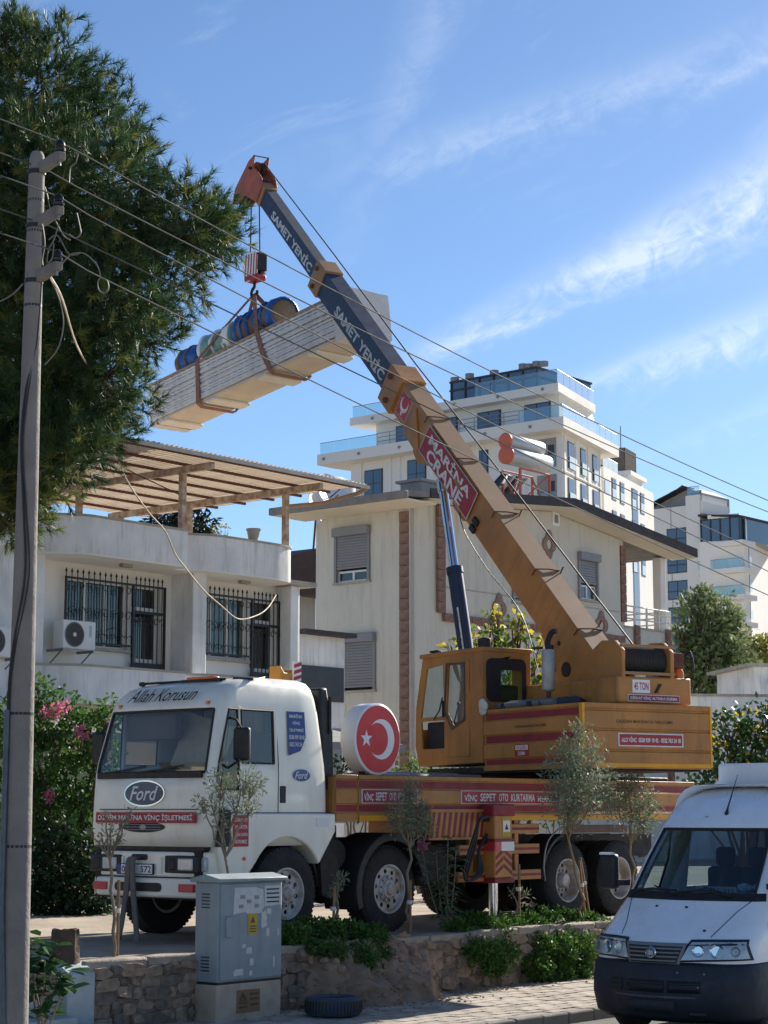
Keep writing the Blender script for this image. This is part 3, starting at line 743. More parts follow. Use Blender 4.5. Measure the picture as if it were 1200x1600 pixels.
def deck():
    b = MB().box(.86, 9.3, .015, 2.3, 1.4, 1.93).build('deck_body', M_['orange'], crane, bevel=.02)
    p = MB()
    sec = [(0, 1.38), (-.025, 1.38), (-.025, 1.475), (-.005, 1.49), (-.005, 1.59), (-.022, 1.6), (-.022, 1.77), (-.004, 1.78), (-.004, 1.89), (-.025, 1.9), (-.025, 1.95), (.06, 1.95), (.06, 1.93), (.02, 1.93)]
    MB().prism(sec, 'x', 1.28, 9.3).build('side_panel', M_['orange'], crane, bevel=.004)
    MB().prism(sec, 'x', .86, 1.265).build('side_panel', M_['orange'], crane, bevel=.004)
    for (x0, x1) in ((.87, 1.25), (1.3, 9.28)):
        MB().box(x0, x1, -.009, -.002, 1.79, 1.88).build('stripe', M_['red'], crane)
        MB().box(x0, x1, -.0095, -.003, 1.5, 1.58).build('stripe', M_['red'], crane)
    for (x0, x1) in ((1.29, 2.15), (4.32, 9.2)):
        MB().box(x0, x1, -.0285, -.0245, 1.385, 1.45).build('stripe', M_['yellow'], crane)
    MB().box(2.2, 2.62, -.03, .05, 1.42, 1.585).build('recess', M_['chassis'], crane)
    MB().box(2.3, 2.55, -.034, .03, 1.43, 1.54).build('tool_box', M_['rust'], crane)
    for k, (x0, x1, s) in enumerate(((1.35, 2.42, 'VİNÇ SEPET OTO KURTARMA'), (3.37, 5.62, 'VİNÇ SEPET OTO KURTARMA MERKEZİ'))):
        xc = (x0+x1)/2; bw = MB().box(x0-.02, x1+.02, -.027, -.021, 1.6, 1.775).build('name_board', M_['letter_grey'], crane)
        MB().box(x0, x1, -.029, -.026, 1.61, 1.765).build('board_face', M_['sign_red'], bw)
        u = (x1-x0)*.96/len(s); xx = x0+(x1-x0)*.02
        for wd in s.split(' '):
            text(wd, u*len(wd), .105 if 'Ç' not in wd else .125, M_['letter'], bw, plane_m((xx+u*len(wd)/2, -.029, 1.687 if 'Ç' not in wd else 1.68), Xv, Zv, .003), bold=.02); xx += u*(len(wd)+1)
    # things on the deck edge behind the cab
    MB().prism([(.95, 1.95), (1.16, 1.95), (1.12, 2.2), (1.05, 2.3), (1.0, 2.12)], 'y', .3, .36).build('bracket', M_['orange'], crane)
    # boom rest standing behind the cab
    br = MB().box(1.0, 1.16, .95, 1.1, 1.9, 3.1).box(.9, 1.22, .88, 1.18, 3.06, 3.12).build('boom_rest', M_['chassis'], crane)
    MB().prism([(.88, 3.1), (1.12, 3.1), (1.12, 3.3), (1.06, 3.25), (.96, 3.25), (.88, 3.34)], 'y', .95, 1.15).build('saddle', mat('saddle_amber', srgb(206, 142, 54), .55, var=.3, scale=5), br, bevel=.015)
    pl = MB().box(1.1, 1.24, .92, .95, 3.06, 3.4).build('chevron_plate', M_['sign_white'], br)
    for k in range(4):
        z = 3.07+.08*k; MB().prism([(1.1, z), (1.1, z+.045), (1.24, z+.085), (1.24, z+.04)], 'y', .914, .9185).build('chevron', M_['sign_red'], br)
    # the drum-shaped flag sign
    c0 = Vector((1.82, .12, 2.41))
    d = MB().lathe([(.0, .26), (.43, .26), (.455, .24), (.455, .012), (.44, .0), (.0, .0)], c0, (0, 1, 0), 56).build('flag_sign', M_['sign_white'], crane, smooth=40)
    d['label'] = 'round drum sign with a red crescent flag face'
    flag_disc(d, c0, .425)
    for x in (1.64, 2.0): MB().box(x-.02, x+.02, .2, .28, 1.93, 2.1).build('sign_foot', M_['chassis'], crane)
    # pipes and rails lying on the deck
    for k, (y, z) in enumerate(((.5, 1.97), (.62, 1.97), (.9, 2.0))): MB().tube([(2.1, y, z), (4.5, y+.03, z)], .03, 8).build('deck_pipe', M_['galv'], crane)
    MB().box(7.9, 8.9, .2, .9, 1.93, 2.02).build('outrigger_pad', M_['chassis'], crane, bevel=.02)
def crescent(cx, cz, ro, ri, off, n=40):
    P = []
    # outer circle minus shifted inner circle
    d = off; x = (ro*ro - ri*ri + d*d)/(2*d); a = math.acos(max(-1, min(1, x/ro))); b = math.acos(max(-1, min(1, (x-d)/ri)))
    for i in range(n+1):
        t = a + (2*math.pi-2*a)*i/n; P.append((cx+ro*math.cos(t), cz+ro*math.sin(t)))
    for i in range(n+1):
        t = (2*math.pi-b) - (2*math.pi-2*b)*i/n; P.append((cx+d+ri*math.cos(t), cz+ri*math.sin(t)))
    return P
def star(cx, cz, r, rot=0):
    return [(cx+(r if i % 2 == 0 else r*.4)*math.cos(rot+math.pi*i/5), cz+(r if i % 2 == 0 else r*.4)*math.sin(rot+math.pi*i/5)) for i in range(10)]
def flag_disc(parent, c0, r):
    M0 = plane_m(c0, Xv, Zv, .001)
    f = decal(ellipse(0, 0, r, r, 56), M_['flag_red'], parent, M0 @ Matrix.Translation((0, 0, .002)), 'flag_face')
    cr = [(-x, z) for x, z in crescent(-.06, 0, .255, .205, .075)]
    decal(cr[::-1], M_['sign_white'], parent, M0 @ Matrix.Translation((0, 0, .005)), 'crescent')
    decal(star(-.235, -.0, .115, math.pi*.9), M_['sign_white'], parent, M0 @ Matrix.Translation((0, 0, .005)), 'star')
deck()

def outrigger():
    j = MB().box(3.85, 4.25, -.2, .25, .62, 1.5).build('outrigger_jack', M_['orange'], crane, bevel=.02)
    MB().box(3.8, 4.3, -.22, .05, 1.44, 1.6).build('jack_cap', M_['red'], j, bevel=.02)
    MB().box(3.83, 4.27, -.215, .1, .98, 1.1).build('reflective_band', M_['sign_white'], j)
    MB().box(3.826, 3.85, -.217, .1, .98, 1.1).box(3.83, 3.98, -.217, -.21, .98, 1.1).build('reflective_red', M_['red_lens'], j)
    for z0, z1 in ((1.1, 1.14), (.56, .62)): MB().box(3.83, 4.27, -.214, .1, z0, z1).build('band', M_['red'], j)
    for s in (-1, 1):
        for k in range(3):
            z = .66+.1*k; x0, x1 = (3.87, 4.04) if s < 0 else (4.06, 4.23)
            za, zb = (z, z+.1) if s > 0 else (z+.1, z)
            MB().prism([(x0, zb), (x1, za), (x1, za+.05), (x0, zb+.05)], 'y', -.2045, -.2).build('chevron', M_['red'], j)
    st = MB().box(4.02, 4.2, -.206, -.2, 1.17, 1.43).build('safety_sticker', M_['yellow_st'], j)
    MB().box(4.035, 4.185, -.208, -.205, 1.23, 1.38).build('sticker_face', M_['sign_white'], st)
    MB().prism([(4.07, 1.26), (4.15, 1.26), (4.11, 1.34)], 'y', -.21, -.2075).build('sticker_symbol', M_['letter_black'], st)
    MB().cyl((4.05, -.02, .1), (4.05, -.02, .64), .062, n=20).build('jack_ram', M_['chrome'], crane)
    MB().lathe([(.09, .0), (.16, .0), (.16, .05), (.1, .07), (.09, .1)], (4.05, -.02, .03), (0, 0, 1), 20).build('jack_foot', M_['chassis'], crane)
    MB().box(3.75, 4.4, -.25, .25, -.02, .035).build('foot_board', M_['stake'], crane, bevel=.01)
    MB().box(3.9, 4.2, .25, 2.05, 1.12, 1.4).build('outrigger_beam', M_['orange'], crane)
    p = MB().prism([(2.7, 1.5), (3.85, 1.5), (3.85, 1.16), (2.66, 1.16)], 'y', -.04, .0).build('hazard_panel', M_['orange'], crane, bevel=.006)
    for k in range(10):
        x = 2.7+.118*k; MB().prism([(x-.03, 1.165), (x+.02, 1.165), (x+.085, 1.495), (x+.035, 1.495)], 'y', -.0435, -.04).build('hazard_stripe', M_['red'], p)
    for z0, z1 in ((1.49, 1.53), (1.135, 1.165)): MB().box(2.62, 3.9, -.06, .0, z0, z1).build('panel_rail', M_['orange'], p)
    for (x0, x1, z) in ((4.3, 5.12, 1.2), (3.3, 5.12, .93), (3.28, 5.15, .58)):
        g = MB().box(x0, x1, -.03, .03, z, z+.135).build('guard_rail', M_['orange'], crane, bevel=.01)
        MB().box(x0+.01, x1-.01, -.033, -.029, z+.05, z+.085).build('stripe', M_['red'], g)
    for x in (3.6, 4.62): MB().box(x-.045, x+.045, .0, .06, .6, 1.4).build('guard_post', M_['orange'], crane, bevel=.01)
    for k in range(3):
        o = .05*k
        MB().tube(smooth_path([(3.75+o, -.1, 1.38), (3.62+o, -.18, 1.44), (3.5, -.2, 1.36), (3.42-o, -.2, 1.05), (3.3-o, -.18, .75), (3.36, -.12, .6), (3.6+o, -.1, .7), (3.66, -.08, 1.0), (3.84, -.08, 1.2-o)], 6), .017, 7).build('hydraulic_hose', M_['black'], crane)
outrigger()

# ---- driving cab: a lofted shell with real openings
CW0, CW1 = 0.03, 2.06
CR = [ # z, x front, x rear, inset, corner radius
    (1.10, -1.26, .80, .02, .09), (1.30, -1.275, .80, .0, .09), (1.75, -1.26, .79, .0, .1), (1.95, -1.245, .775, .0, .1), (2.06, -1.225, .765, .003, .1),
    (2.68, -1.06, .67, .035, .12), (2.74, -1.04, .655, .04, .13), (2.86, -.96, .63, .055, .15), (2.97, -.83, .6, .085, .17), (3.045, -.6, .56, .13, .18), (3.085, -.35, .5, .22, .18), (3.1, -.1, .4, .4, .16)]
def cab_row(z, xf, xr, ins, r):
    y0, y1 = CW0+ins, CW1-ins; P = []
    rb = .12
    for i in range(4):  # rear near corner
        a = R(0 - 90*i/3); P.append((xr-rb+rb*math.cos(a), y0+rb+rb*math.sin(a)))
    for x in (.28, -.13, -.2, -.74, -.8): P.append((min(x, xr-.13), y0) if x > 0 else (max(x, xf+r+.02+(.28-x)*.02) if x < -.5 and xf+r > x else x, y0))
    P.append((xf+r, y0))
    for i in range(1, 5):
        a = R(-90-90*i/5); P.append((xf+r+r*math.cos(a), y0+r+r*math.sin(a)))
    for k in range(9):
        y = y0+r+(y1-y0-2*r)*k/8; bow = .035*(1-((k-4)/4)**2); P.append((xf-bow, y))
    n = len(P); Q = []
    for (x, y) in P[:-1-4][::-1]: Q.append((x, y0+y1-y))
    # front row is symmetric: drop the mirrored half of the front columns
    Q = [(x, y0+y1-y) for (x, y) in P[:14][::-1]]
    return P[:] + Q
def driving_cab():
    rows = [[Vector((x, y, z)) for x, y in cab_row(z, xf, xr, i, r)] for z, xf, xr, i, r in CR]
    n = len(rows[0]); body = MB(); gl = {}
    # columns: 0-3 rear corner, 4:.28 5:-.13 6:-.2 7:-.74 8:-.8 9:xf+r 10-13 corner 14-22 front, then mirrored
    def region(i, j):
        z0 = CR[j][0]
        m = i if i < 18 else n-2-i + 0
        if 14 <= i <= 21 and 1.95 <= z0 < 2.68: return 'windscreen'
        if i in (6, n-8) and 2.06 <= z0 < 2.68: return 'door_window' if i == 6 else 'far_window'
        if i in (8, n-10) and 1.75 <= z0 < 2.68: return 'quarter_window' if i == 8 else 'far_quarter'
        return None
    body.add([p for r_ in rows for p in r_], [])
    for j in range(len(rows)-1):
        for i in range(n):
            q = (j*n+i, j*n+(i+1) % n, (j+1)*n+(i+1) % n, (j+1)*n+i)
            g = region(i, j)
            if g: gl.setdefault(g, []).append([rows[j][i], rows[j][(i+1) % n], rows[j+1][(i+1) % n], rows[j+1][i]])
            else: body.f.append(q)
    body.f.append(tuple((len(rows)-1)*n+i for i in range(n)))
    cab = body.build('cab_shell', M_['cab_white'], crane, smooth=42)
    sm = cab.modifiers.new('thick', 'SOLIDIFY'); sm.thickness = .025; sm.offset = -1
    ctr = Vector((-.2, 1.1, 2.3))
    for g, quads in gl.items():
        m = MB()
        nm = {'windscreen': 'windscreen', 'door_window': 'door_window', 'far_window': 'door_window', 'quarter_window': 'quarter_window', 'far_quarter': 'quarter_window'}[g]
        for q in quads: m.add([p + (ctr-p).normalized()*.008 for p in q], [(0, 1, 2, 3)])
        m.build(nm, M_['glass_cab'], cab, smooth=60)
        # rubber seal round the opening
        pts = {}
        E_ = {}
        for q in quads:
            for a, b in zip(q, q[1:]+q[:1]):
                k = tuple(sorted((tuple(round(c, 4) for c in a), tuple(round(c, 4) for c in b)))); E_[k] = E_.get(k, 0)+1
        s = MB()
        for (a, b), c in E_.items():
            if c == 1: s.tube([a, b], .017 if g == 'windscreen' else .013, 6)
        s.build('window_seal', M_['black'], cab)
    # blackened lower windscreen strip, wipers
    zf = lambda z: np.interp(z, [c[0] for c in CR], [c[1] for c in CR])
    for y0, y1 in ((1.8, 1.1), (1.2, .45)):
        MB().tube([(zf(1.97)-.05, y0, 1.955), (zf(2.0)-.055, (y0+y1)/2, 1.985), (zf(2.04)-.05, y1, 2.03)], .011, 5).build('wiper', M_['black'], cab)
    MB().box(zf(1.93)-.045, zf(1.93)-.0, .16, 1.93, 1.885, 1.965).build('scuttle', M_['black'], cab, bevel=.01)
    # door seams
    def seam(pts, r=.0055): MB().tube(pts, r, 5).build('panel_gap', M_['black'], cab)
    seam([(-.13, CW0-.002, 1.48), (-.13, CW0-.002, 2.06), (-.13, CW0+.05, 2.7), (-.2, CW0+.055, 2.735), (-.85, CW0+.055, 2.735), (-.9, CW0+.05, 2.66), (-1.1, CW0-.002, 1.75), (-1.12, CW0-.002, 1.48)])
    seam([(-1.12, CW0-.002, 1.485), (.8, CW0-.002, 1.485)])
    seam([(-1.276-.035*(1-((y-1.045)/.9)**2), y, 1.525) for y in np.linspace(.2, 1.88, 9)]); seam([(-1.235, .11, 1.12), (-1.23, .11, 1.9)]); seam([(-.13, CW0+.05, 2.72), (.6, CW0+.05, 2.72)], .003)
    h = MB().box(-.1, .0, CW0-.01, CW0+.01, 1.6, 1.8).build('door_handle', M_['black'], cab, bevel=.008)
    # inside
    sm_ = mat('seat_fabric', srgb(96, 86, 76), .95, var=.3, scale=8); tr = mat('cab_trim', srgb(132, 120, 104), .9, var=.2)
    MB().box(-1.05, -.78, .2, 1.9, 1.6, 1.9).build('dashboard', mat('dash', srgb(56, 54, 54), .8, var=.2), cab, bevel=.04)
    for y in (.3, 1.25):
        MB().box(-.45, .1, y, y+.5, 1.5, 1.68).box(.0, .16, y, y+.5, 1.6, 2.45).build('seat', sm_, cab, bevel=.05)
    MB().lathe([(.2, -.012), (.224, 0), (.2, .012), (.18, 0)], (-.62, .6, 1.95), (-.6, 0, 1), 28, True).cyl((-.62, .6, 1.95), (-.85, .6, 1.7), .02, n=8).box(-.64, -.6, .41, .79, 1.945, 1.955).build('steering_wheel', M_['black'], cab)
    MB().box(.5, .54, .12, 1.95, 1.2, 2.9).build('back_trim', tr, cab)
    cur = MB()
    for k in range(14): cur.cyl((.3+.02*(k % 2), .7+.07*k, 1.8), (.22+.02*(k % 2), .7+.07*k, 2.85), .045, n=8)
    cur.build('curtain', mat('cab_curtain', srgb(198, 180, 150), .95, var=.25, scale=6), cab)
    MB(Matrix.Translation((-.72, .85, 2.0)) @ Matrix.Rotation(.25, 4, 'Y') @ Matrix.Rotation(.25, 4, 'X')).box(-.012, .012, -.42, .42, -.05, .62).build('sunshade', mat('sunshade_card', srgb(206, 190, 160), .9, var=.25, scale=5), cab)
    MB().box(-.9, -.78, 1.0, 1.85, 2.35, 2.66).build('sun_visor', tr, cab, bevel=.02)
    # front face: trim, badge, lettering
    fx = lambda z, y: zf(z) - .035*(1-((y-1.045)/.9)**2)
    def front_m(y, z, lift): 
        up = Vector((zf(z+.05)-zf(z-.05), 0, .1)); return plane_m((fx(z, y), y, z), (0, -1, 0), up, lift)
    b = decal(ellipse(0, 0, .345, .155, 36), M_['chrome'], cab, front_m(1.08, 1.71, .012), 'badge_rim', .012)
    decal(ellipse(0, 0, .325, .137, 36), mat('badge_grey_blue', srgb(82, 92, 108), .4, var=.15), b, Matrix.Translation((0, 0, .003)), 'badge_oval')
    text('Ford', .48, .17, M_['letter'], b, Matrix.Translation((0, 0, .007)), shear=.35, bold=.012)
    st = decal(rect(-.84, .84, -.062, .062), M_['sign_red'], cab, front_m(1.045, 1.43, .022) @ Matrix.Translation((0, 0, .005)), 'name_strip', .03)
    text('DİDİM MARİNA VİNÇ İŞLETMESİ', 1.6, .092, M_['letter'], st, Matrix.Translation((0, 0, .003)), bold=.022)
    g = decal(ellipse(0, 0, .36, .062, 36), M_['black'], cab, front_m(1.08, 1.32, .006), 'grille_slot', .02)
    decal(ellipse(0, 0, .055, .028, 20), M_['galv'], g, Matrix.Translation((0, 0, .006)), 'grille_badge')
    for k in range(3): decal(rect(-.3, .3, -.004, .004), M_['grey_alu'], g, Matrix.Translation((0, -.03+.03*k, .003)), 'grille_bar')
    MB().box(-1.27, -1.0, .12, 1.95, 1.06, 1.1).build('shadow_gap', M_['black'], cab)
    # roof brow lettering
    up = Vector((.11, 0, .12))
    text('Allah Korusun', 1.15, .2, M_['letter_black'], cab, plane_m((-.985, 1.08, 2.845), (0, -1, 0), Vector((.1, 0, .13)), .05), shear=.45, bold=.004)
    # side lettering
    MB().cyl((-.62, CW0+.112, 2.92), (-.62, CW0+.125, 2.925), .04, n=18).build('roof_badge', mat('faded_badge', srgb(170, 176, 184), .6), cab)
    ti = Vector((0, .05/.62, 1))
    sg = decal([(-.165, -.26), (.05, -.2), (.15, -.04), (.15, .27), (-.165, .27)], M_['blue_sign'], cab, plane_m((.2, CW0+.015, 2.42), Xv, ti, .012), 'phone_sign')
    for k, (s, w) in enumerate((('MARİNA', .2), ('VİNÇ', .12), ('İŞLETMESİ', .22), ('0538 939 18 42', .24), ('0532 763 24 18', .24))):
        text(s, w*1.15, .052, M_['letter'], sg, Matrix.Translation((-.01, .22-.086*k, .003)), bold=.02)
    ov = decal(ellipse(0, 0, .165, .08, 30), M_['letter'], cab, plane_m((.27, CW0, 1.93), Xv, Zv, .006), 'side_badge_rim')
    decal(ellipse(0, 0, .155, .072, 30), M_['oval_blue'], ov, Matrix.Translation((0, 0, .002)), 'side_badge')
    text('Ford', .23, .085, M_['letter'], ov, Matrix.Translation((0, 0, .005)), shear=.35, bold=.012)
    cr = crescent(0, 0, .07, .056, .03)
    decal([(-x, z) for x, z in cr][::-1], M_['red_lens'], cab, plane_m((.18, CW0+.1, 2.9), Xv, Vector((0, .4, 1)), .012), 'crescent_sticker')
    decal(star(-.07, 0, .022), M_['red_lens'], cab, plane_m((.18, CW0+.1, 2.9), Xv, Vector((0, .4, 1)), .012), 'star_sticker')
    # roof light bar
    lb = MB().cyl((-.62, .45, 3.06), (-.62, 1.85, 3.06), .016, n=8).box(-.66, -.56, .5, 1.15, 3.03, 3.075).cyl((-.66, 1.82, 3.05), (-.6, 1.93, 3.06), .03, n=10).cyl((-.5, .12, 3.05), (-.42, .5, 3.08), .02, n=8).build('light_bar', M_['black'], cab)
    MB().box(-.68, -.56, .6, 1.05, 3.07, 3.1).build('light_lens', M_['amber'], lb, bevel=.01)
    for y in (.3, 1.8): MB().cyl((-.99, y, 2.76), (-1.07, y, 2.755), .022, n=10).build('marker_lamp', M_['amber'], cab)
    # mirrors
    for s, y in ((-1, CW0-.2), (1, CW1+.2)):
        mr = MB().box(-1.0, -.92, y-.115, y+.115, 2.08, 2.46).build('mirror', M_['black'], cab, bevel=.03)
        yb = CW0 if s < 0 else CW1
        MB().tube([(-.96, y, 2.44), (-.95, (y+yb)/2, 2.55), (-.92, yb+.04, 2.58)], .014, 6).tube([(-.96, y, 2.1), (-.98, yb, 2.0)], .014, 6).build('mirror_arm', M_['black'], mr)
    # dark snorkel behind the cab
    MB().prism([(.8, 1.75), (.98, 1.78), (.96, 2.5), (.84, 3.02), (.7, 3.0), (.72, 2.6)], 'y', .12, .45).build('air_intake', M_['black'], crane, bevel=.03)
    MB().box(.86, .9, .1, .125, 2.45, 2.9).build('intake_grille', M_['chassis'], crane)
    # fender over the front wheel
    arc = [(.64*math.cos(R(a)), .56+.64*math.sin(R(a))) for a in range(20, 165, 9)]
    fen = [(.86, 1.26), (.86, 1.475), (-1.05, 1.475), (-1.16, 1.1), (-1.1, .78), (-.66, .78)] + arc[::-1]
    F_ = MB().prism(fen[:6] + [p for p in arc[::-1] if p[1] > .84 and p[0] < .56], 'y', -.012, .3).build('front_fender', M_['cab_white'], crane, bevel=.02)
    MB().box(.5, .74, -.02, -.008, 1.32, 1.42).build('side_marker', M_['sign_white'], F_, bevel=.01)
    MB().cyl((-.75, -.012, .96), (-.75, -.03, .96), .022, n=10).build('indicator', M_['amber'], F_)
    MB().prism([(-1.2, 1.1), (-.98, 1.1), (-.96, 1.5), (-1.1, 1.55)], 'y', -.02, .02).build('corner_deflector', M_['black'], F_, bevel=.01)
    ws = MB().box(-.93, -.68, -.022, -.012, 1.1, 1.46).build('warning_board', M_['sign_red'], F_)
    for k, (s, w) in enumerate((('DİKKAT!', .2), ('OPERATÖR', .21), ('SİZİ BU ALANDA', .22), ('GÖREMEZ', .2))):
        text(s, w, .05, M_['letter'], ws, plane_m((-.805, -.022, 1.41-.083*k), Xv, Zv, .002), bold=.02)
    MB().box(-1.1, -.62, .0, .5, .8, .88).build('entry_step', M_['black'], crane, bevel=.02)
driving_cab()

def bumper():
    P = [(-1.32, .3), (-1.345, .7), (-1.355, 1.115), (-1.345, 1.53), (-1.32, 1.93), (-1.25, 2.12), (-1.08, 2.2), (-.85, 2.2)]
    plan = [(-.85, .02), (-1.08, .02), (-1.25, .1)] + P
    plan = [(x, y*.936) for x, y in plan]
    inner = [(x+.12, y) if 0.05 < y < 2.02 else (x, y+(.06 if y < 1 else -.06)) for x, y in plan]
    b = MB().prism(plan + inner[::-1], 'z', .52, .74).build('bumper', M_['cab_white'], crane, bevel=.03, seg=3)
    u = MB().prism([(x+.03, y) for x, y in plan] + [(x+.03, y) for x, y in inner[::-1]], 'z', .755, 1.04).build('bumper_panel', M_['cab_white'], crane, bevel=.02)
    MB().box(-1.28, -1.0, .15, 1.92, .5, 1.06).build('bumper_back', M_['chassis'], b)
    for y in (.42, 1.7):
        hl = MB().box(-1.325, -1.28, y-.28, y+.28, .8, 1.0).build('headlamp_bezel', M_['black'], u, bevel=.015)
        MB().box(-1.335, -1.3, y-.19, y+.06, .83, .97).build('headlamp', M_['lamp'], hl, bevel=.02)
        MB().box(-1.332, -1.3, y+.1, y+.22, .83, .97).build('side_lamp', M_['black'], hl, bevel=.02)
    for y in (.18, 1.92): MB().box(-1.27, -1.2, y-.09, y+.09, .82, .98).build('turn_lamp', M_['lamp'], u, bevel=.02)
    MB().prism(rrect(.72, 1.5, .585, .685, .045), 'x', -1.362, -1.3).build('air_slot', M_['black'], b)
    MB().prism(rrect(.98, 1.25, .94, 1.01, .03), 'x', -1.332, -1.28).build('tow_slot', M_['black'], u)
    for y in (.33, 1.78): MB().box(-1.345, -1.29, y-.12, y+.12, .59, .68).build('reflector', M_['red_lens'], b, bevel=.008)
    for y in (.75, 1.4): MB().box(-1.34, -1.3, y-.015, y+.015, .8, .98).build('step_slot', M_['cab_white'], u, bevel=.006)
    pl = MB().box(-1.35, -1.33, .86, 1.48, .775, .9).build('number_plate', M_['black'], u, bevel=.004)
    MB().box(-1.353, -1.349, .875, 1.4, .785, .89).build('plate_face', M_['sign_white'], pl)
    MB().box(-1.353, -1.349, 1.4, 1.465, .785, .89).build('plate_band', M_['blue_sign'], pl)
    text('09', .12, .075, M_['letter_black'], pl, plane_m((-1.353, 1.33, .837), (0, -1, 0), Zv, .002), bold=.01)
    text('572', .18, .075, M_['letter_black'], pl, plane_m((-1.353, .98, .837), (0, -1, 0), Zv, .002), bold=.01)
    # towing sling hanging from the tow slot
    for dy, fo in ((.0, -.1), (.07, .06)):
        MB().strap(smooth_path([(-1.33, 1.13+dy, .97), (-1.42, 1.13+dy, .93), (-1.44, 1.12+dy+fo*.3, .6), (-1.46, 1.12+dy+fo, .25), (-1.5, 1.1+dy+fo*1.6, .02)], 5), (0, 1, 0), .075, .02).build('tow_sling', M_['grey_strap'], crane)
bumper()

# ---- slewing upper works
def upper():
    P = lambda m, name, ma, par=crane, **k: m.build(name, ma, par, M=(TC if par is crane else None), **k)
    P(MB().cyl((0, 0, 1.9), (0, 0, 2.12), .8, n=36), 'slewing_ring', M_['chassis'])
    P(MB().box(-2.8, 1.2, -.95, 1.1, 2.05, 2.14), 'upper_frame', M_['chassis'])
    e = P(MB().box(-2.87, -.47, -1.03, 1.125, 2.08, 2.93), 'engine_housing', M_['orange'], bevel=.01)
    # pressed side sheets, rear sheet
    sec = []
    zs = [2.08, 2.14, 2.16, 2.24, 2.26, 2.45, 2.47, 2.58, 2.6, 2.78, 2.8, 2.9, 2.92, 2.96]
    lv = [0, 0, -.02, -.02, 0, 0, -.02, -.02, 0, 0, -.02, -.02, 0, 0]
    poly = [(1.15+l, z) for z, l in zip(zs, lv)] + [(1.1, 2.96), (1.1, 2.08)]
    ls = P(MB().prism(poly, 'x', -2.86, -.45), 'side_sheet', M_['orange'])
    for z0, z1 in ((2.165, 2.235), (2.475, 2.575), (2.805, 2.895)): MB().box(-2.8, -.5, 1.128, 1.134, z0, z1).build('stripe', M_['red'], ls)
    zr = [2.08, 2.3, 2.315, 2.33, 2.345, 2.58, 2.595, 2.61, 2.625, 2.85, 2.865, 2.88, 2.895, 2.96]
    lr = [0, 0, .022, .022, 0, 0, .022, .022, 0, 0, .022, .022, 0, 0]
    rs = P(MB().prism([(-2.905+l, z) for z, l in zip(zr, lr)] + [(-2.85, 2.96), (-2.85, 2.08)], 'y', -1.05, 1.12), 'rear_sheet', M_['orange'])
    MB().box(-2.912, -2.9, -1.04, 1.1, 2.1, 2.15).build('trim', M_['yellow'], rs)
    MB().box(-2.915, -2.84, 1.12, 1.16, 2.1, 2.955).build('trim', M_['yellow'], rs)
    MB().box(-2.915, -2.84, -1.07, -1.04, 2.1, 2.955).build('trim', M_['yellow'], rs)
    up_ = (-1, 0, 0)
    text('ÇALIŞAN MAKİNAYA YAKLAŞMA', .78, .06, mat('stencil', srgb(84, 58, 36), .8), ls, plane_m((-1.65, 1.15, 2.69), up_, Zv, .002), bold=.015)
    k = MB().box(-1.62, -1.27, 1.15, 1.156, 2.27, 2.44).build('sign_plate', M_['sign_red'], ls)
    MB().box(-1.6, -1.29, 1.156, 1.158, 2.36, 2.425).build('sign_field', M_['sign_white'], k)
    text('KOR ALTINDA', .27, .045, M_['sign_red'], k, plane_m((-1.445, 1.158, 2.393), up_, Zv, .002), bold=.01)
    text('DURMA', .18, .055, M_['letter'], k, plane_m((-1.445, 1.156, 2.31), up_, Zv, .002), bold=.02)
    bk = (0, -1, 0)
    text('ÇALIŞAN MAKİNAYA YAKLAŞMA', .98, .07, _mats['stencil'], rs, plane_m((-2.905, .1, 2.72), bk, Zv, .002), bold=.015)
    s = MB().box(-2.912, -2.905, -.56, .56, 2.38, 2.56).build('sign_plate', M_['letter'], rs)
    MB().box(-2.914, -2.911, -.54, .54, 2.395, 2.545).build('sign_field', M_['sign_red'], s)
    text('ALO VİNÇ  0538 939 18 42 - 0532 763 24 18', 1.02, .095, M_['letter'], s, plane_m((-2.914, 0, 2.47), bk, Zv, .002), bold=.03)
    # turret block carrying boom foot and winch
    t = P(MB().box(-2.7, -.35, -.83, .37, 2.95, 3.34), 'turret', M_['orange'], bevel=.03)
    MB().box(-2.72, -2.2, -.88, .42, 2.98, 3.36).build('turret_end', M_['orange'], t, bevel=.03)
    sp = MB().box(-2.727, -2.72, -.14, .16, 3.13, 3.31).build('sign_plate', M_['sign_white'], t)
    text('45 TON', .25, .11, M_['sign_red'], sp, plane_m((-2.727, .01, 3.22), bk, Zv, .002), bold=.02)
    sp = MB().box(-2.727, -2.72, -.66, .24, 3.01, 3.105).build('sign_plate', M_['sign_white'], t)
    MB().box(-2.7285, -2.7265, -.655, .235, 3.016, 3.098).build('sign_field', mat('sign_violet', srgb(130, 40, 84), .5, var=.1), sp)
    text('DİKKAT VİNÇ ALTINDA DURMA', .82, .06, M_['letter'], sp, plane_m((-2.7285, -.21, 3.057), bk, Zv, .002), bold=.025)
    MB().prism([(-.22, 3.13), (-.3, 3.26), (-.34, 3.26), (-.26, 3.13)], 'x', -2.745, -2.7).build('lifting_slot', M_['black'], t)
    # winch
    for y in (.3, -.55):
        w = P(MB().prism([(-2.72, 3.33), (-2.72, 3.72), (-2.55, 3.86), (-2.25, 3.88), (-1.98, 3.74), (-1.9, 3.33)], 'y', y-.03, y+.03), 'winch_cheek', M_['orange'], bevel=.012)
    d = P(MB().cyl((-2.42, -.54, 3.6), (-2.42, .28, 3.6), .19, n=28), 'winch_drum', M_['orange'])
    rp = MB()
    for i in range(30):
        rp.lathe([(.19+.03, -.0115), (.23, -.004), (.23, .004), (.19+.03, .0115)], (-2.42, -.5+.026*i, 3.6), (0, 1, 0), 24, True)
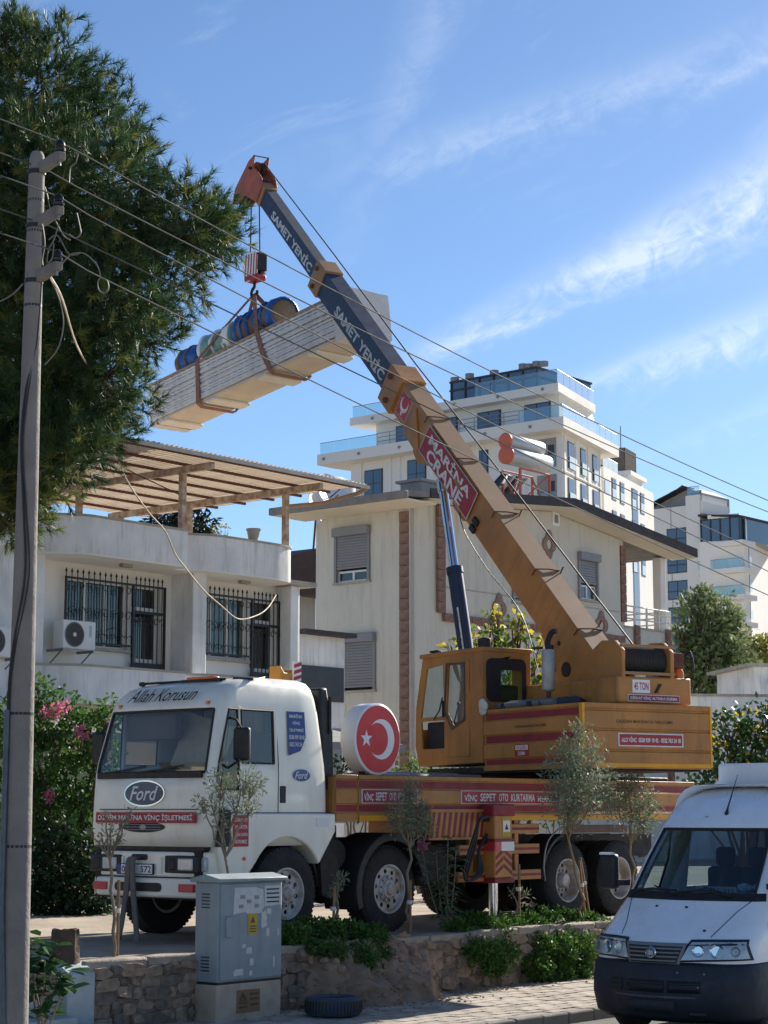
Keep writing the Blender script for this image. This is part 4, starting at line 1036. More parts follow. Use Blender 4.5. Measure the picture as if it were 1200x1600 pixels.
    rp.build('rope_coil', M_['rope'], d)
    for z in (3.4, 3.78): P(MB().box(-2.74, -2.69, -.58, .34, z-.02, z+.02), 'winch_bar', M_['boom_top'])
    mo = P(MB().cyl((-2.42, -.58, 3.6), (-2.42, -.82, 3.6), .15, n=20).box(-2.6, -2.3, -.86, -.62, 3.5, 3.72), 'winch_motor', M_['rust'], bevel=.01)
    for k in range(4): MB().tube(smooth_path([(-2.5, -.84, 3.55+.04*k), (-2.62, -.95, 3.6+.05*k), (-2.6, -1.02, 3.45), (-2.4, -.95, 3.36)], 5), .014, 6).build('hose', M_['black'], mo)
    bc = P(MB().lathe([(.0, 0), (.075, 0), (.07, .1), (.05, .14), (.0, .15)], (-2.62, -.74, 3.35), (0, 0, 1), 18), 'beacon', M_['amber'], smooth=50)
    for k in range(3): P(MB().box(-2.72+.1*k, -2.55+.1*k, -.1-.2*k, .1-.2*k, 3.34, 3.4), 'stowed_rag', M_['paper'], bevel=.03)
    # exhaust, tarpaulin, clutter on the housing
    q = C.ony(857, 1068, .75)
    ex = P(MB().lathe([(.03, -.12), (.085, -.1), (.095, -.08), (.095, .46), (.085, .48), (.04, .49)], (q.x, .75, q.z), (0, 0, 1), 20), 'exhaust_silencer', mat('silencer', srgb(176, 176, 174), .5, .2, var=.3, scale=7, streak=.4, sc=srgb(120, 84, 60)), smooth=50)
    MB().tube(smooth_path([(q.x, .75, q.z+.47), (q.x, .75, q.z+.6), (q.x-.06, .73, q.z+.72), (q.x-.14, .7, q.z+.74)], 5), .04, 10).build('tail_pipe', M_['chassis'], ex)
    MB().cyl((q.x, .75, 2.93), (q.x, .75, q.z-.1), .035, n=10).build('stack', M_['rust'], ex)
    tp = mat('tarpaulin', srgb(58, 66, 78), .8, var=.4, scale=6, bump=.5, bscale=8); r = random.Random(4)
    for k in range(6):
        P(MB().tube([(-.7-.22*k, 1.0-.05*(k % 3), 3.0), (-.85-.22*k, .55, 3.04), (-.75-.2*k, .2, 3.0)], [.05, .075, .05], 8), 'folded_tarpaulin', tp)
    P(MB().tube([(-.55, .95, 3.02), (-1.9, .9, 3.02)], .045, 8).tube([(-.6, .8, 3.05), (-1.8, .78, 3.04)], .05, 8), 'rolled_canvas', mat('canvas', srgb(120, 122, 124), .9, var=.3, scale=8))
    V = MB()
    for k in range(9): V.ball((-.46-.05*r.random(), 1.16+.03*r.random(), 2.98+.12*r.random()-.04), r.uniform(.06, .1), 8, 6, (.9, .5, .9))
    P(V, 'white_rag', M_['paper'])
upper()

def operator_cab():
    P = lambda m, name, ma, par=None, **k: m.build(name, ma, par or crane, M=(TC if par is None else None), **k)
    left = [(-.42, 2.2), (1.36, 2.18), (1.47, 2.5), (1.45, 3.05), (1.24, 3.84), (-.42, 3.84)]
    fw = [(.62, 2.92), (1.31, 2.92), (1.13, 3.66), (.66, 3.7)]
    fl = [(.62, 2.44), (1.26, 2.44), (1.3, 2.86), (.62, 2.86)]
    dw = [(.02, 2.86), (.36, 2.74), (.56, 2.98), (.5, 3.68), (.02, 3.66)]
    L_ = P(MB().plate(left, [fw, fl, dw], 'y', 1.12, 1.16), 'operator_cab', M_['orange'], bevel=.008)
    L_['label'] = 'ochre operator cab with see-through windows'
    MB().plate(left, [[(.0, 2.9), (1.3, 2.9), (1.13, 3.68), (.0, 3.68)]], 'y', .3, .34).build('right_wall', M_['orange'], L_)
    MB().plate(rect(.3, 1.16, 2.2, 3.84), [rrect(.42, 1.06, 3.12, 3.7, .08)], 'x', -.44, -.4).build('rear_wall', M_['orange'], L_, bevel=.006)
    MB().plate(rrect(.39, 1.09, 3.09, 3.73, .1), [rect(.46, .84, 3.12, 3.56)], 'x', -.455, -.438).build('rear_window_frame', M_['black'], L_)
    # front wall follows the profile
    fr = MB()
    for (a, b) in (((1.36, 2.18), (1.47, 2.5)), ((1.47, 2.5), (1.46, 2.75))):
        fr.add([(a[0], .34, a[1]), (b[0], .34, b[1]), (b[0], 1.12, b[1]), (a[0], 1.12, a[1])], [(0, 1, 2, 3)])
    for y0, y1 in ((.34, .4), (1.06, 1.12)): fr.add([(1.46, y0, 2.75), (1.45, y0, 3.05), (1.24, y0, 3.84), (1.24, y1, 3.84), (1.45, y1, 3.05), (1.46, y1, 2.75)], [(0, 1, 4, 5), (1, 2, 3, 4)])
    fr.build('front_frame', M_['orange'], L_)
    MB().add([(1.45, .4, 2.75), (1.44, .4, 3.05), (1.25, .4, 3.78), (1.25, 1.06, 3.78), (1.44, 1.06, 3.05), (1.45, 1.06, 2.75)], [(0, 1, 4, 5), (1, 2, 3, 4)]).build('windscreen', M_['glass'], L_)
    MB().box(-.46, 1.3, .27, 1.19, 3.82, 3.89).build('roof', M_['orange'], L_, bevel=.02)
    MB().box(-.4, 1.3, .34, 1.12, 2.18, 2.23).build('floor', M_['chassis'], L_)
    for hole in (fw, dw): MB().prism(hole, 'y', 1.135, 1.14).build('side_glass', M_['glass'], L_)
    MB().prism([(.0, 2.9), (1.3, 2.9), (1.13, 3.68), (.0, 3.68)], 'y', .318, .323).build('side_glass', M_['glass'], L_)
    MB().prism(rect(.46, .84, 3.12, 3.56), 'x', -.43, -.425).build('rear_glass', glass('greenish_glass', (.7, .95, .82), 1.0), L_)
    dr = MB().plate([(-.1, 2.3), (.585, 2.3), (.6, 2.98), (.54, 3.74), (-.1, 3.73)], [dw], 'y', 1.16, 1.175).build('door', M_['orange'], L_, bevel=.006)
    MB().plate([(.0, 2.83), (.37, 2.7), (.59, 2.97), (.53, 3.71), (.0, 3.69)], [dw], 'y', 1.172, 1.186).build('window_rubber', mat('window_rubber', srgb(86, 76, 66), .8, var=.2), dr)
    MB().box(.58, .62, 1.17, 1.2, 2.9, 3.15).build('door_handle', M_['black'], dr)
    MB().tube([(.6, 1.2, 3.2), (.66, 1.22, 3.0), (.85, 1.2, 2.88)], .012, 6).build('grab_rail', M_['black'], L_)
    MB().box(-.38, -.05, .45, 1.0, 2.23, 2.65).box(-.4, -.2, .48, .98, 2.6, 3.35).build('seat', M_['black'], L_, bevel=.05)
    MB().box(.75, 1.25, .4, 1.08, 2.23, 2.85).build('console', M_['black'], L_, bevel=.03)
    for y in (.55, .7, .85): MB().tube([(.85, y, 2.8), (.7, y, 3.1)], .012, 6).ball((.7, y, 3.12), .03, 8, 6).build('lever', M_['black'], L_)
    for k, (x, y, z) in enumerate(((.95, 1.1, 3.9), (-.1, .9, 3.9))):
        MB().box(x-.1, x+.1, y-.06, y+.06, z, z+.035 + .12*k).build('roof_lamp', M_['black'], L_, bevel=.02)
    MB().tube([(-.5, .3, 3.9), (-.62, .2, 3.9)], .02, 6).build('roof_arm', M_['black'], L_)
operator_cab()

# ---- telescopic boom
EL = R(43.0)
BO = Vector((-2.1, -.06, 3.49))
BM = Matrix.Translation(BO) @ Matrix(((math.cos(EL), 0, -math.sin(EL), 0), (0, 1, 0, 0), (math.sin(EL), 0, math.cos(EL), 0), (0, 0, 0, 1)))
BW = C.M @ BM; TB = TC @ BM
def bpt(px, py, y=.21):
    I = BW.inverted(); o = I @ EYE; d = I.to_3x3() @ ray(px, py); p = o + d*((y-o.y)/d.y); return p.x, p.z
def boom():
    P = lambda m, name, ma, par=None, **k: m.build(name, ma, par or crane, M=(TB if par is None else None), **k)
    base = [(.0, .0), (8.1, .0), (8.1, -.58), (5.05, -.58), (4.95, -.66), (4.55, -.66), (4.45, -.6), (1.6, -.62), (.95, -.98), (.25, -.8), (-.25, -.2), (-.2, -.02)]
    m = MB().prism(base, 'y', -.2, .2)
    b = P(m, 'boom_base_section', M_['orange'], bevel=.012)
    b['label'] = 'ochre outermost boom section with a red name board'
    MB().box(.4, 8.05, -.205, .205, -.004, .012).build('top_plate', M_['boom_top'], b)
    for s in (.9, 2.35, 3.85, 5.35, 6.6):
        MB().tube([(s, -.22, .02), (s, .0, .035), (s, .22, .02), (s, .23, -.1)], .012, 6).build('weld_band', M_['rust'], b)
    for s in (2.3, 3.8, 1.0): MB().tube([(s, -.215, .0), (s+.02, -.23, .12)], .012, 6).build('rope_guide', M_['rust'], b)
    # collar at the mouth
    MB().plate(rect(-.25, .25, -.64, .06), [rect(-.17, .17, -.53, -.02)], 'x', 7.7, 8.22).build('mouth_collar', M_['orange'], b, bevel=.012)
    for (s, n_) in ((8.05, -.1), (7.92, -.5)): MB().cyl((s, .24, n_), (s, .3, n_), .05, n=14).build('wear_pad_bolt', M_['rust'], b)
    MB().prism([(5.95, -.58), (6.9, -.58), (6.75, -.78), (6.5, -.84), (6.3, -.74)], 'y', -.12, .12).build('cylinder_lug', M_['orange'], b, bevel=.012)
    MB().prism([(6.46, -.56), (7.0, -.08), (7.05, -.12), (7.05, -.62), (6.5, -.64)], 'y', .2, .235).build('doubler', M_['orange'], b, bevel=.01)
    MB().cyl((.75, .2, -.62), (.75, .215, -.62), .11, n=20).build('pivot_hole', M_['black'], b)
    for s, n_ in ((1.15, -.45), (1.1, -.72), (.98, -.82), (1.25, -.6)): MB().cyl((s, .2, n_), (s, .213, n_), .035, n=12).build('bolt_hole', M_['black'], b)
    for s, n_ in ((4.2, -.42), (4.2, -.56)): MB().box(s-.09, s+.07, .2, .25, n_-.05, n_+.05).build('sensor', M_['black'], b, bevel=.01)
    MB().box(4.9, 5.15, .2, .25, -.3, -.22).build('lug', M_['orange'], b, bevel=.015)
    MB().tube(smooth_path([(4.7, .22, -.6), (4.3, .24, -.72), (3.4, .22, -.78), (2.2, .22, -.72), (1.3, .2, -1.1)], 6), .008, 5).build('hose', M_['black'], b)
    # name board and flag
    def board(px4, ma, name, off):
        pts = [bpt(*q, y=.2+off) for q in px4]; o = MB().prism(pts, 'y', .2, .2+off).build(name, ma, b); return pts
    c4 = [(676, 676), (737, 752), (712, 792), (655, 717)]
    s0, n0 = 5.15, -.08
    MB().box(4.42, 6.42, .235, .24, -.55, -.03).build('name_board_edge', M_['letter_grey'], b)
    MB().box(4.44, 6.4, .24, .243, -.535, -.045).build('name_board', M_['sign_red'], b)
    Mt = lambda s, n_, y: plane_m((s, y, n_), (-1, 0, 0), (0, 0, 1), .002)
    text('MARİNA', 1.65, .215, M_['letter'], b, Mt(5.42, -.165, .243), bold=.03)
    text('CRANE', 1.42, .215, M_['letter'], b, Mt(5.45, -.41, .243), bold=.03)
    MB().box(7.2, 7.6, .2, .205, -.5, -.08).build('flag_edge', M_['letter_grey'], b)
    MB().box(7.21, 7.59, .205, .208, -.49, -.09).build('flag_plate', M_['flag_red'], b)
    Mf = plane_m((7.4, .208, -.29), (0, 0, 1), (1, 0, 0), .002)
    cr = crescent(.03, 0, .14, .112, .042)
    decal([(x, z) for x, z in cr], M_['sign_white'], b, Mf, 'crescent'); decal(star(-.14, -.0, .05), M_['sign_white'], b, Mf, 'star')
    # inner sections
    s2 = P(MB().box(6.9, 11.9, -.165, .165, -.52, -.03), 'boom_middle_section', M_['boom_blue'], bevel=.012)
    MB().box(7.8, 11.6, -.17, .17, -.035, -.02).build('top_plate', M_['boom_blue'], s2)
    MB().plate(rect(-.2, .2, -.56, .02), [rect(-.14, .14, -.48, -.06)], 'x', 11.62, 12.06).build('mouth_collar', M_['boom_top'], s2, bevel=.012)
    for (s, n_) in ((11.92, -.1), (11.85, -.44)): MB().cyl((s, .19, n_), (s, .245, n_), .045, n=14).build('wear_pad_bolt', M_['rust'], s2)
    text('SAMET YENİC', 2.4, .27, M_['letter_grey'], s2, Mt(9.62, -.3, .165), bold=.03, shear=.1)
    s3 = P(MB().box(11.0, 15.7, -.11, .11, -.46, -.09), 'boom_inner_section', M_['boom_blue'], bevel=.012)
    MB().box(11.9, 15.3, -.113, .113, -.095, -.08).build('top_plate', mat('worn_top', srgb(88, 90, 94), .6, var=.3, scale=3), s3)
    text('SAMET YENİC', 2.3, .23, M_['letter_grey'], s3, Mt(13.45, -.29, .11), bold=.03, shear=.1)
    # head with sheaves
    hm = mat('head_red_oxide', srgb(176, 92, 66), .6, var=.3, scale=4, c2=srgb(140, 80, 58), streak=.3)
    for y in (.16, -.16):
        hd = P(MB().prism([(15.3, -.06), (15.45, .03), (15.8, .05), (15.98, .03), (16.08, .24), (16.22, .03), (16.4, -.7), (16.33, -.92), (16.1, -.92), (15.92, -.6), (15.45, -.47), (15.3, -.44)], 'y', y-.02, y+.02), 'boom_head', hm, bevel=.008)
    P(MB().box(15.2, 15.48, -.145, .145, -.48, -.06), 'head_collar', M_['boom_top'], bevel=.01)
    for (s, n_, r_) in ((15.98, -.02, .15), (16.15, -.74, .18)):
        for y in (-.06, .06):
            P(MB().lathe([(.03, -.025), (r_, -.025), (r_-.03, -.008), (r_-.03, .008), (r_, .025), (.03, .025)], (s, y, n_), (0, 1, 0), 24), 'sheave', M_['rust'])
        P(MB().cyl((s, -.24, n_), (s, .24, n_), .03, n=10), 'sheave_pin', M_['chassis'])
    P(MB().tube([(16.08, -.17, .22), (16.08, .17, .22)], .012, 6), 'head_tie', M_['black'])
    # lift cylinder
    a = Vector((2.62, -.06, 6.93)); m_ = Vector((2.27, -.06, 5.5)); z = Vector((1.45, -.06, 2.2)); 
    Pc = lambda m, name, ma, **k: m.build(name, ma, crane, M=TC, **k)
    d = (z-a).normalized(); m_ = a + d*1.55
    Pc(MB().cyl(a, m_, .075, n=24).cyl(a-d*.02, a+d*.2, .1, n=16), 'lift_ram', M_['chrome'], smooth=50)
    cy = Pc(MB().cyl(m_, z, .125, n=28).cyl(m_, m_+d*.1, .14, n=28), 'lift_cylinder', M_['boom_blue'], smooth=50)
    left = Vector((0, 1, 0)); fx = left.cross(d).normalized()
    dm = m_ + d*1.15 + left*.108 + Vector((-.06, 0, 0)); 
    MB().add([dm + d*.45+fx*.05, dm - d*.45+fx*.05, dm-d*.45-fx*.05, dm+d*.45-fx*.05], [(0, 1, 2, 3)]).build('sticker', M_['sign_white'], cy)
    text('AF TON', .8, .07, M_['sign_red'], cy, plane_m(dm+left*.002, d, -fx if True else fx, 0.002), bold=.02)
    # hoist rope from winch over the boom to the head
    q0 = TC @ Vector((-2.42, -.1, 3.82)); q1 = TB @ Vector((9.0, -.05, .22)); q2 = TB @ Vector((15.98, -.05, .14))
    MB().tube([q0, q0.lerp(q2, .25), q0.lerp(q2, .5)-Vector((0, 0, .05)), q0.lerp(q2, .75), q2], .013, 6).build('hoist_rope', M_['rope'], crane)
boom()
HEAD = BW @ Vector((16.2, 0, -.95))
# ------------------------------------------------------------------ white van
V_ = Frame((2.2, 20.9, -.12), SY)
van = tfr('parked_van', 'white high-roofed delivery van parked at the kerb', 'van', V_)
VCY, VHW = -.88, .94
VR = [ # z, x front at centre, inset, corner radius, bow, x rear
    (.42, -.12, .03, .34, .14, 5.2), (.72, -.17, .0, .36, .15, 5.25), (.84, -.165, .0, .36, .15, 5.25), (.98, -.13, .0, .36, .15, 5.25), (1.04, -.06, .0, .36, .15, 5.25), (1.16, .10, .005, .36, .15, 5.25),
    (1.3, .28, .01, .36, .14, 5.25), (1.41, .44, .015, .36, .13, 5.25), (1.46, .47, .02, .36, .13, 5.25), (1.8, .76, .06, .34, .11, 5.22), (2.13, 1.04, .11, .33, .1, 5.2),
    (2.19, 1.09, .12, .33, .1, 5.2), (2.34, 1.25, .15, .33, .1, 5.18), (2.46, 1.44, .2, .33, .1, 5.15), (2.55, 1.7, .28, .32, .08, 5.1), (2.6, 2.0, .4, .3, .05, 5.0), (2.625, 2.4, .6, .25, .02, 4.8)]
def vrow(z, xf, ins, r, bow, xr):
    y0 = VCY-VHW+ins; P = [(xr, y0+.06), (xr-.06, y0)]
    xs = [3.6, 2.0, 1.62, min(xf+r+.62, 1.6), xf+r+bow+.1]
    for x in xs: P.append((x, y0))
    for i in range(0, 6):
        a = R(-90-90*i/6); P.append((xf+bow+r+r*math.cos(a), y0+r+r*math.sin(a)))
    n = 11; yl = VHW-ins-r
    for k in range(n):
        t = -1+2*k/(n-1); P.append((xf+bow*t*t, VCY+yl*t))
    return P + [(x, 2*VCY-y) for x, y in P[:13][::-1]]
def van_build():
    rows = [[Vector((x, y, r_[0])) for x, y in vrow(*r_)] for r_ in VR]; n = len(rows[0]); zs = [r_[0] for r_ in VR]
    body = MB(); body.add([p for r_ in rows for p in r_], []); gl = {}
    def region(i, j):
        z0 = zs[j]
        if 11 <= i <= 24 and 1.46 <= z0 < 2.13: return 'windscreen'
        if 1.46 <= z0 < 2.13 and i in (5, n-7): return 'near_window' if i == 5 else 'far_window'
        if 1.46 <= z0 < 2.13 and i in (2, n-4): return 'near_rear' if i == 2 else 'far_rear'
    for j in range(len(rows)-1):
        for i in range(n):
            g = region(i, j)
            if g: gl.setdefault(g, []).append([rows[j][i], rows[j][(i+1) % n], rows[j+1][(i+1) % n], rows[j+1][i]])
            else: body.f.append((j*n+i, j*n+(i+1) % n, (j+1)*n+(i+1) % n, (j+1)*n+i))
    body.f.append(tuple((len(rows)-1)*n+i for i in range(n)))
    b = body.build('body', M_['van_white'], van, smooth=45)
    s = b.modifiers.new('thick', 'SOLIDIFY'); s.thickness = .03; s.offset = -1
    ctr = Vector((2.2, VCY, 1.7))
    for g, quads in gl.items():
        m = MB(); 
        for q in quads: m.add([p + (ctr-p).normalized()*.006 for p in q], [(0, 1, 2, 3)])
        m.build('windscreen' if g == 'windscreen' else 'side_window', M_['glass_van'], b, smooth=60)
        E_ = {}
        for q in quads:
            for a, c in zip(q, q[1:]+q[:1]):
                k = tuple(sorted((tuple(round(v, 4) for v in a), tuple(round(v, 4) for v in c)))); E_[k] = E_.get(k, 0)+1
        sl = MB()
        for (a, c), k in E_.items():
            if k == 1: sl.tube([a, c], .016, 6)
        sl.build('window_seal', M_['black'], b)
    def surf(y, z, lift=0):
        j = max(0, min(len(zs)-2, int(np.searchsorted(zs, z))-1)); t = (z-zs[j])/(zs[j+1]-zs[j])
        def xat(r_):
            pr = [(p.y, p.x) for p in r_[7:29]]; return float(np.interp(y, [a for a, _ in pr], [c for _, c in pr]))
        x = xat(rows[j])*(1-t)+xat(rows[j+1])*t
        e = .01; dxy = (xat(rows[j])*(1-t)+xat(rows[j+1])*t)
        nrm = Vector((-1, max(-1.6, min(1.6, (np.interp(y+e, [VCY-VHW, VCY-VHW+.3, VCY, VCY+VHW-.3, VCY+VHW], [-1.4, -.35, 0, .35, 1.4])))), .12)).normalized()
        return Vector((x, y, z)) + nrm*lift
    def patch(c4, lift, ma, name, nu=12, nv=4, par=b, thick=.0):
        (a, b_, c, d) = [Vector((p[0], p[1], 0)) for p in c4]; m = MB(); vs = []
        for v in range(nv+1):
            for u in range(nu+1):
                p = a.lerp(b_, u/nu).lerp(d.lerp(c, u/nu), v/nv); vs.append(surf(p.x, p.y, lift))
        m.add(vs, [(v*(nu+1)+u, v*(nu+1)+u+1, (v+1)*(nu+1)+u+1, (v+1)*(nu+1)+u) for v in range(nv) for u in range(nu)])
        o = m.build(name, ma, par, smooth=60)
        if thick:
            sd = o.modifiers.new('thick', 'SOLIDIFY'); sd.thickness = thick; sd.offset = 0
        return o
    yy = lambda k: VCY + k*VHW
    # lamps, grille, bumper
    for s in (-1, 1):
        rim = patch([(yy(s*.30), .8), (yy(s*.985), .83), (yy(s*.94), 1.03), (yy(s*.40), 1.02)], .012, M_['black'], 'headlamp_surround', thick=.02)
        l = patch([(yy(s*.33), .82), (yy(s*.965), .845), (yy(s*.925), 1.01), (yy(s*.42), 1.0)], .044, glass('lamp_cover', (.92, .95, .96), 1.0), 'headlamp', thick=.0)
        patch([(yy(s*.33), .82), (yy(s*.965), .845), (yy(s*.925), 1.01), (yy(s*.42), 1.0)], .026, mat('lamp_reflector', srgb(206, 210, 212), .3, .25, var=.3, scale=14), 'reflector', par=l)
        for k, (q, r_) in enumerate(((.5, .066), (.69, .074), (.86, .05))):
            c = surf(yy(s*q), .915, .028)
            MB().lathe([(r_, .0), (r_*.96, .012), (r_*.6, -.004), (r_*.2, -.012), (.0, -.012)], c, (-1, s*(.1+.6*q), .1), 20).build('lamp_bowl', M_['chrome'] if k < 2 else M_['galv'], l, smooth=60)
    patch([(yy(-.31), .76), (yy(.31), .76), (yy(.38), .985), (yy(-.38), .985)], .014, M_['grey_alu'], 'grille_frame', thick=.03)
    g = patch([(yy(-.285), .785), (yy(.285), .785), (yy(.34), .955), (yy(-.34), .955)], .032, M_['black'], 'grille')
    for k in range(4): patch([(yy(-.28-.015*k), .80+.04*k), (yy(.28+.015*k), .80+.04*k), (yy(.285+.015*k), .815+.04*k), (yy(-.285-.015*k), .815+.04*k)], .042, M_['grey_alu'], 'grille_bar', nv=1, par=g, thick=.014)
    c = surf(VCY, .885, .05)
    bd = MB().lathe([(.062, .0), (.066, -.012), (.055, -.022), (.05, -.016), (.0, -.018)], c, (1, 0, 0), 28).build('badge', M_['chrome'], g, smooth=50)
    MB().cyl(c+Vector((-.0185, 0, 0)), c+Vector((-.021, 0, 0)), .046, n=24).build('badge_face', mat('badge_slate', srgb(96, 108, 122), .35, var=.1), bd)
    for k in range(4): MB().box(c.x-.026, c.x-.02, c.y-.03+.016*k, c.y-.022+.016*k, c.z-.022, c.z+.022).build('badge_bar', M_['letter'], bd)
    # bumper: its own loft wrapping the corners
    BR = [(.2, -.14, .06), (.26, -.22, .0), (.45, -.26, -.02), (.6, -.255, -.02), (.76, -.225, -.01), (.80, -.18, .0)]
    br = []
    for z, xf, ins in BR:
        br.append([Vector((x, y, z)) for x, y in vrow(z, xf, ins, .36, .17, 5)[5:31]])
    m = MB(); k = len(br[0]); m.add([p for r_ in br for p in r_], [(j*k+i, j*k+i+1, (j+1)*k+i+1, (j+1)*k+i) for j in range(len(br)-1) for i in range(k-1)])
    bu = m.build('bumper', M_['bumper'], van, smooth=50)
    sd = bu.modifiers.new('thick', 'SOLIDIFY'); sd.thickness = .04; sd.offset = -1
    bx = lambda y, z: float(np.interp(z, [q[0] for q in BR], [q[1] for q in BR])) + .17*min(1, abs((y-VCY)/.58))**2
    def slot(y0, y1, z0, z1, ma, name, lift=.004, par=bu):
        m_ = MB(); nn = 8; vs = []
        for z in (z0, z1):
            for u in range(nn+1):
                y = y0+(y1-y0)*u/nn; vs.append((bx(y, z)-lift, y, z))
        m_.add(vs, [(u, u+1, nn+2+u, nn+1+u) for u in range(nn)]); o = m_.build(name, ma, par, smooth=60)
        q = o.modifiers.new('thick', 'SOLIDIFY'); q.thickness = .012; q.offset = 0; return o
    for (a, c_) in ((-.52, -.2), (-.16, .3), (.36, .55)):
        s_ = slot(VCY+a, VCY+c_, .5, .62, M_['black'], 'air_intake')
        for k2 in range(2): slot(VCY+a, VCY+c_, .535+.045*k2, .55+.045*k2, M_['bumper'], 'intake_bar', .012, s_)
    slot(VCY-.27, VCY+.27, .3, .42, mat('plate_mount', srgb(52, 54, 60), .7, var=.4, scale=20), 'plate_mount', .008)
    slot(VCY-.58, VCY+.58, .445, .465, mat('scuffed', srgb(96, 98, 104), .8, var=.4, scale=10), 'bumper_crease', .003)
    slot(VCY-.56, VCY-.4, .26, .31, M_['black'], 'tow_opening', .004)
    for (y, z) in ((VCY-.5, .56), (VCY-.3, .7), (VCY-.55, .69)): MB().ball((bx(y, z)-.006, y, z), .014, 8, 6).build('bolt', M_['galv'], bu)
    # seams, washers, wipers, aerial
    def line(pts, r_=.0045, nm='panel_gap', ma=M_['black']):
        MB().tube([surf(y, z, .002) for y, z in pts], r_, 5).build(nm, ma, b)
    line([(yy(-.78), 1.4), (yy(-.7), 1.3), (yy(-.62), 1.16), (yy(-.57), 1.05)]); line([(yy(.78), 1.4), (yy(.7), 1.3), (yy(.62), 1.16), (yy(.57), 1.05)])
    for (y, z) in ((yy(.28), 1.33), (yy(-.12), 1.33), (yy(-.47), 1.11)): MB().ball(surf(y, z, .006), .016, 8, 6, (1, 1.2, .8)).build('washer_jet', M_['black'], b)
    patch([(yy(-.9), 1.395), (yy(.9), 1.395), (yy(.88), 1.475), (yy(-.88), 1.475)], .008, M_['black'], 'scuttle', nu=18, nv=2)
    for (a, c_) in ((.78, .1), (.1, -.55)):
        MB().tube([surf(yy(a), 1.47, .03), surf(yy((a+c_)/2), 1.5, .035), surf(yy(c_), 1.49 if a > .5 else 1.44, .03)], .012, 6).tube([surf(yy(c_), 1.45, .03), surf(yy((a+c_)/2), 1.53, .04)], .009, 5).build('wiper', M_['black'], b)
    a0 = surf(yy(-.12), 2.3, .01)
    MB().tube([a0, a0+Vector((.03, 0, .06)), a0+Vector((.3, .02, .42))], [.018, .01, .003], 6).ball(a0, .024, 8, 6).build('aerial', M_['black'], b)
    MB().ball(surf(yy(.12), 2.26, .0), .02, 8, 6, (.3, 1.3, .6)).build('dent', mat('scratch', srgb(150, 152, 156), .6), b)
    # mirrors
    for s in (1, -1):
        y = VCY + s*(VHW+.13); mr = MB().box(.62, .74, y-.1, y+.1, 1.48, 1.86).build('mirror', M_['black'], van, bevel=.04, seg=3)
        MB().box(.6, .66, y-.08, y+.08, 1.85, 1.875).build('mirror_cap', M_['sign_white'], mr); MB().box(.66, .78, min(y, y-s*.2), max(y, y-s*.2), 1.52, 1.58).build('mirror_arm', M_['black'], mr)
    # roof cooler
    ac = MB().box(2.0, 2.3, VCY-.35, VCY+.45, 2.58, 2.86).build('roof_cooler', M_['van_white'], van, bevel=.03)
    MB().box(2.05, 3.1, VCY-.98+.2, VCY-.3, 2.6, 2.9).build('cooler_body', M_['van_white'], ac, bevel=.03)
    for k in range(9): MB().box(2.03, 2.055, VCY-.74+.05*k, VCY-.715+.05*k, 2.68, 2.84).build('louvre', M_['black'], ac)
    # inside
    dk = mat('van_trim', srgb(62, 66, 72), .85, var=.2)
    MB().box(.62, 1.1, VCY-.8, VCY+.8, 1.1, 1.44).build('dashboard', dk, b, bevel=.04)
    for y in (-.5, .08, .5): MB().box(1.75, 2.25, VCY+y-.22, VCY+y+.22, .9, 1.15).box(2.15, 2.3, VCY+y-.22, VCY+y+.22, 1.1, 1.7).box(2.17, 2.27, VCY+y-.12, VCY+y+.12, 1.7, 1.92).build('seat', dk, b, bevel=.05)
    MB().lathe([(.19, -.012), (.21, 0), (.19, .012), (.17, 0)], (1.25, VCY-.42, 1.42), (-.5, 0, 1), 26, True).cyl((1.25, VCY-.42, 1.42), (1.05, VCY-.42, 1.25), .02, n=8).build('steering_wheel', M_['black'], b)
    MB().box(2.6, 2.64, VCY-.8, VCY+.2, .5, 2.4).build('bulkhead', mat('van_bulkhead', srgb(90, 98, 104), .8, var=.15), b)
    r = random.Random(2); pp = mat('dash_paper', srgb(176, 190, 198), .9, var=.2, scale=8)
    for k in range(7):
        y = VCY+.62-.2*k; MB(Matrix.Translation((.82, y, 1.46)) @ Matrix.Rotation(r.uniform(-.5, .5), 4, 'Z') @ Matrix.Rotation(-.12, 4, 'Y')).box(-.12, .12, -.12, .12, -.004, .008).build('loose_paper', pp, b)
    for k in range(10): MB().ball((.85+.12*r.random(), VCY-.3-.4*r.random(), 1.49+.05*r.random()), r.uniform(.03, .07), 8, 6, (1, 1, .6)).build('crumpled_bag', pp, b)
    cd = MB(Matrix.Translation((.735, VCY-.24, 1.495)) @ Matrix.Rotation(-.55, 4, 'Y')).box(-.003, .003, -.24, .24, -.045, .045).build('number_card', pp, b)
    text('02  PH  112', .42, .055, M_['letter_black'], cd, Matrix.Translation((.735, VCY-.24, 1.495)) @ Matrix.Rotation(-.55, 4, 'Y') @ plane_m((-.0035, 0, 0), (0, -1, 0), Zv, .002), bold=.0)
    # wheels
    def wh(x, y, s):
        w = MB().lathe(tyre_prof(.335, .2, .21), (0, 0, 0), (0, 1, 0), 36, True).build('wheel', M_['rubber'], van, M=Matrix.Translation((x, y, .33)) @ Matrix.Rotation(0 if s < 0 else math.pi, 4, 'Z'), smooth=40)
        MB().lathe([(.2, .03), (.19, .05), (.15, .04), (.06, .03), (.0, .03)], (0, 0, 0), (0, 1, 0), 24).build('rim', M_['rim'], w, smooth=50)
    for x in (.72, 3.9): wh(x, VCY-VHW+.03, -1); wh(x, VCY+VHW-.03, 1)
    MB().box(.3, 5.1, VCY-.75, VCY+.75, .25, .5).build('underbody', M_['chassis'], van)
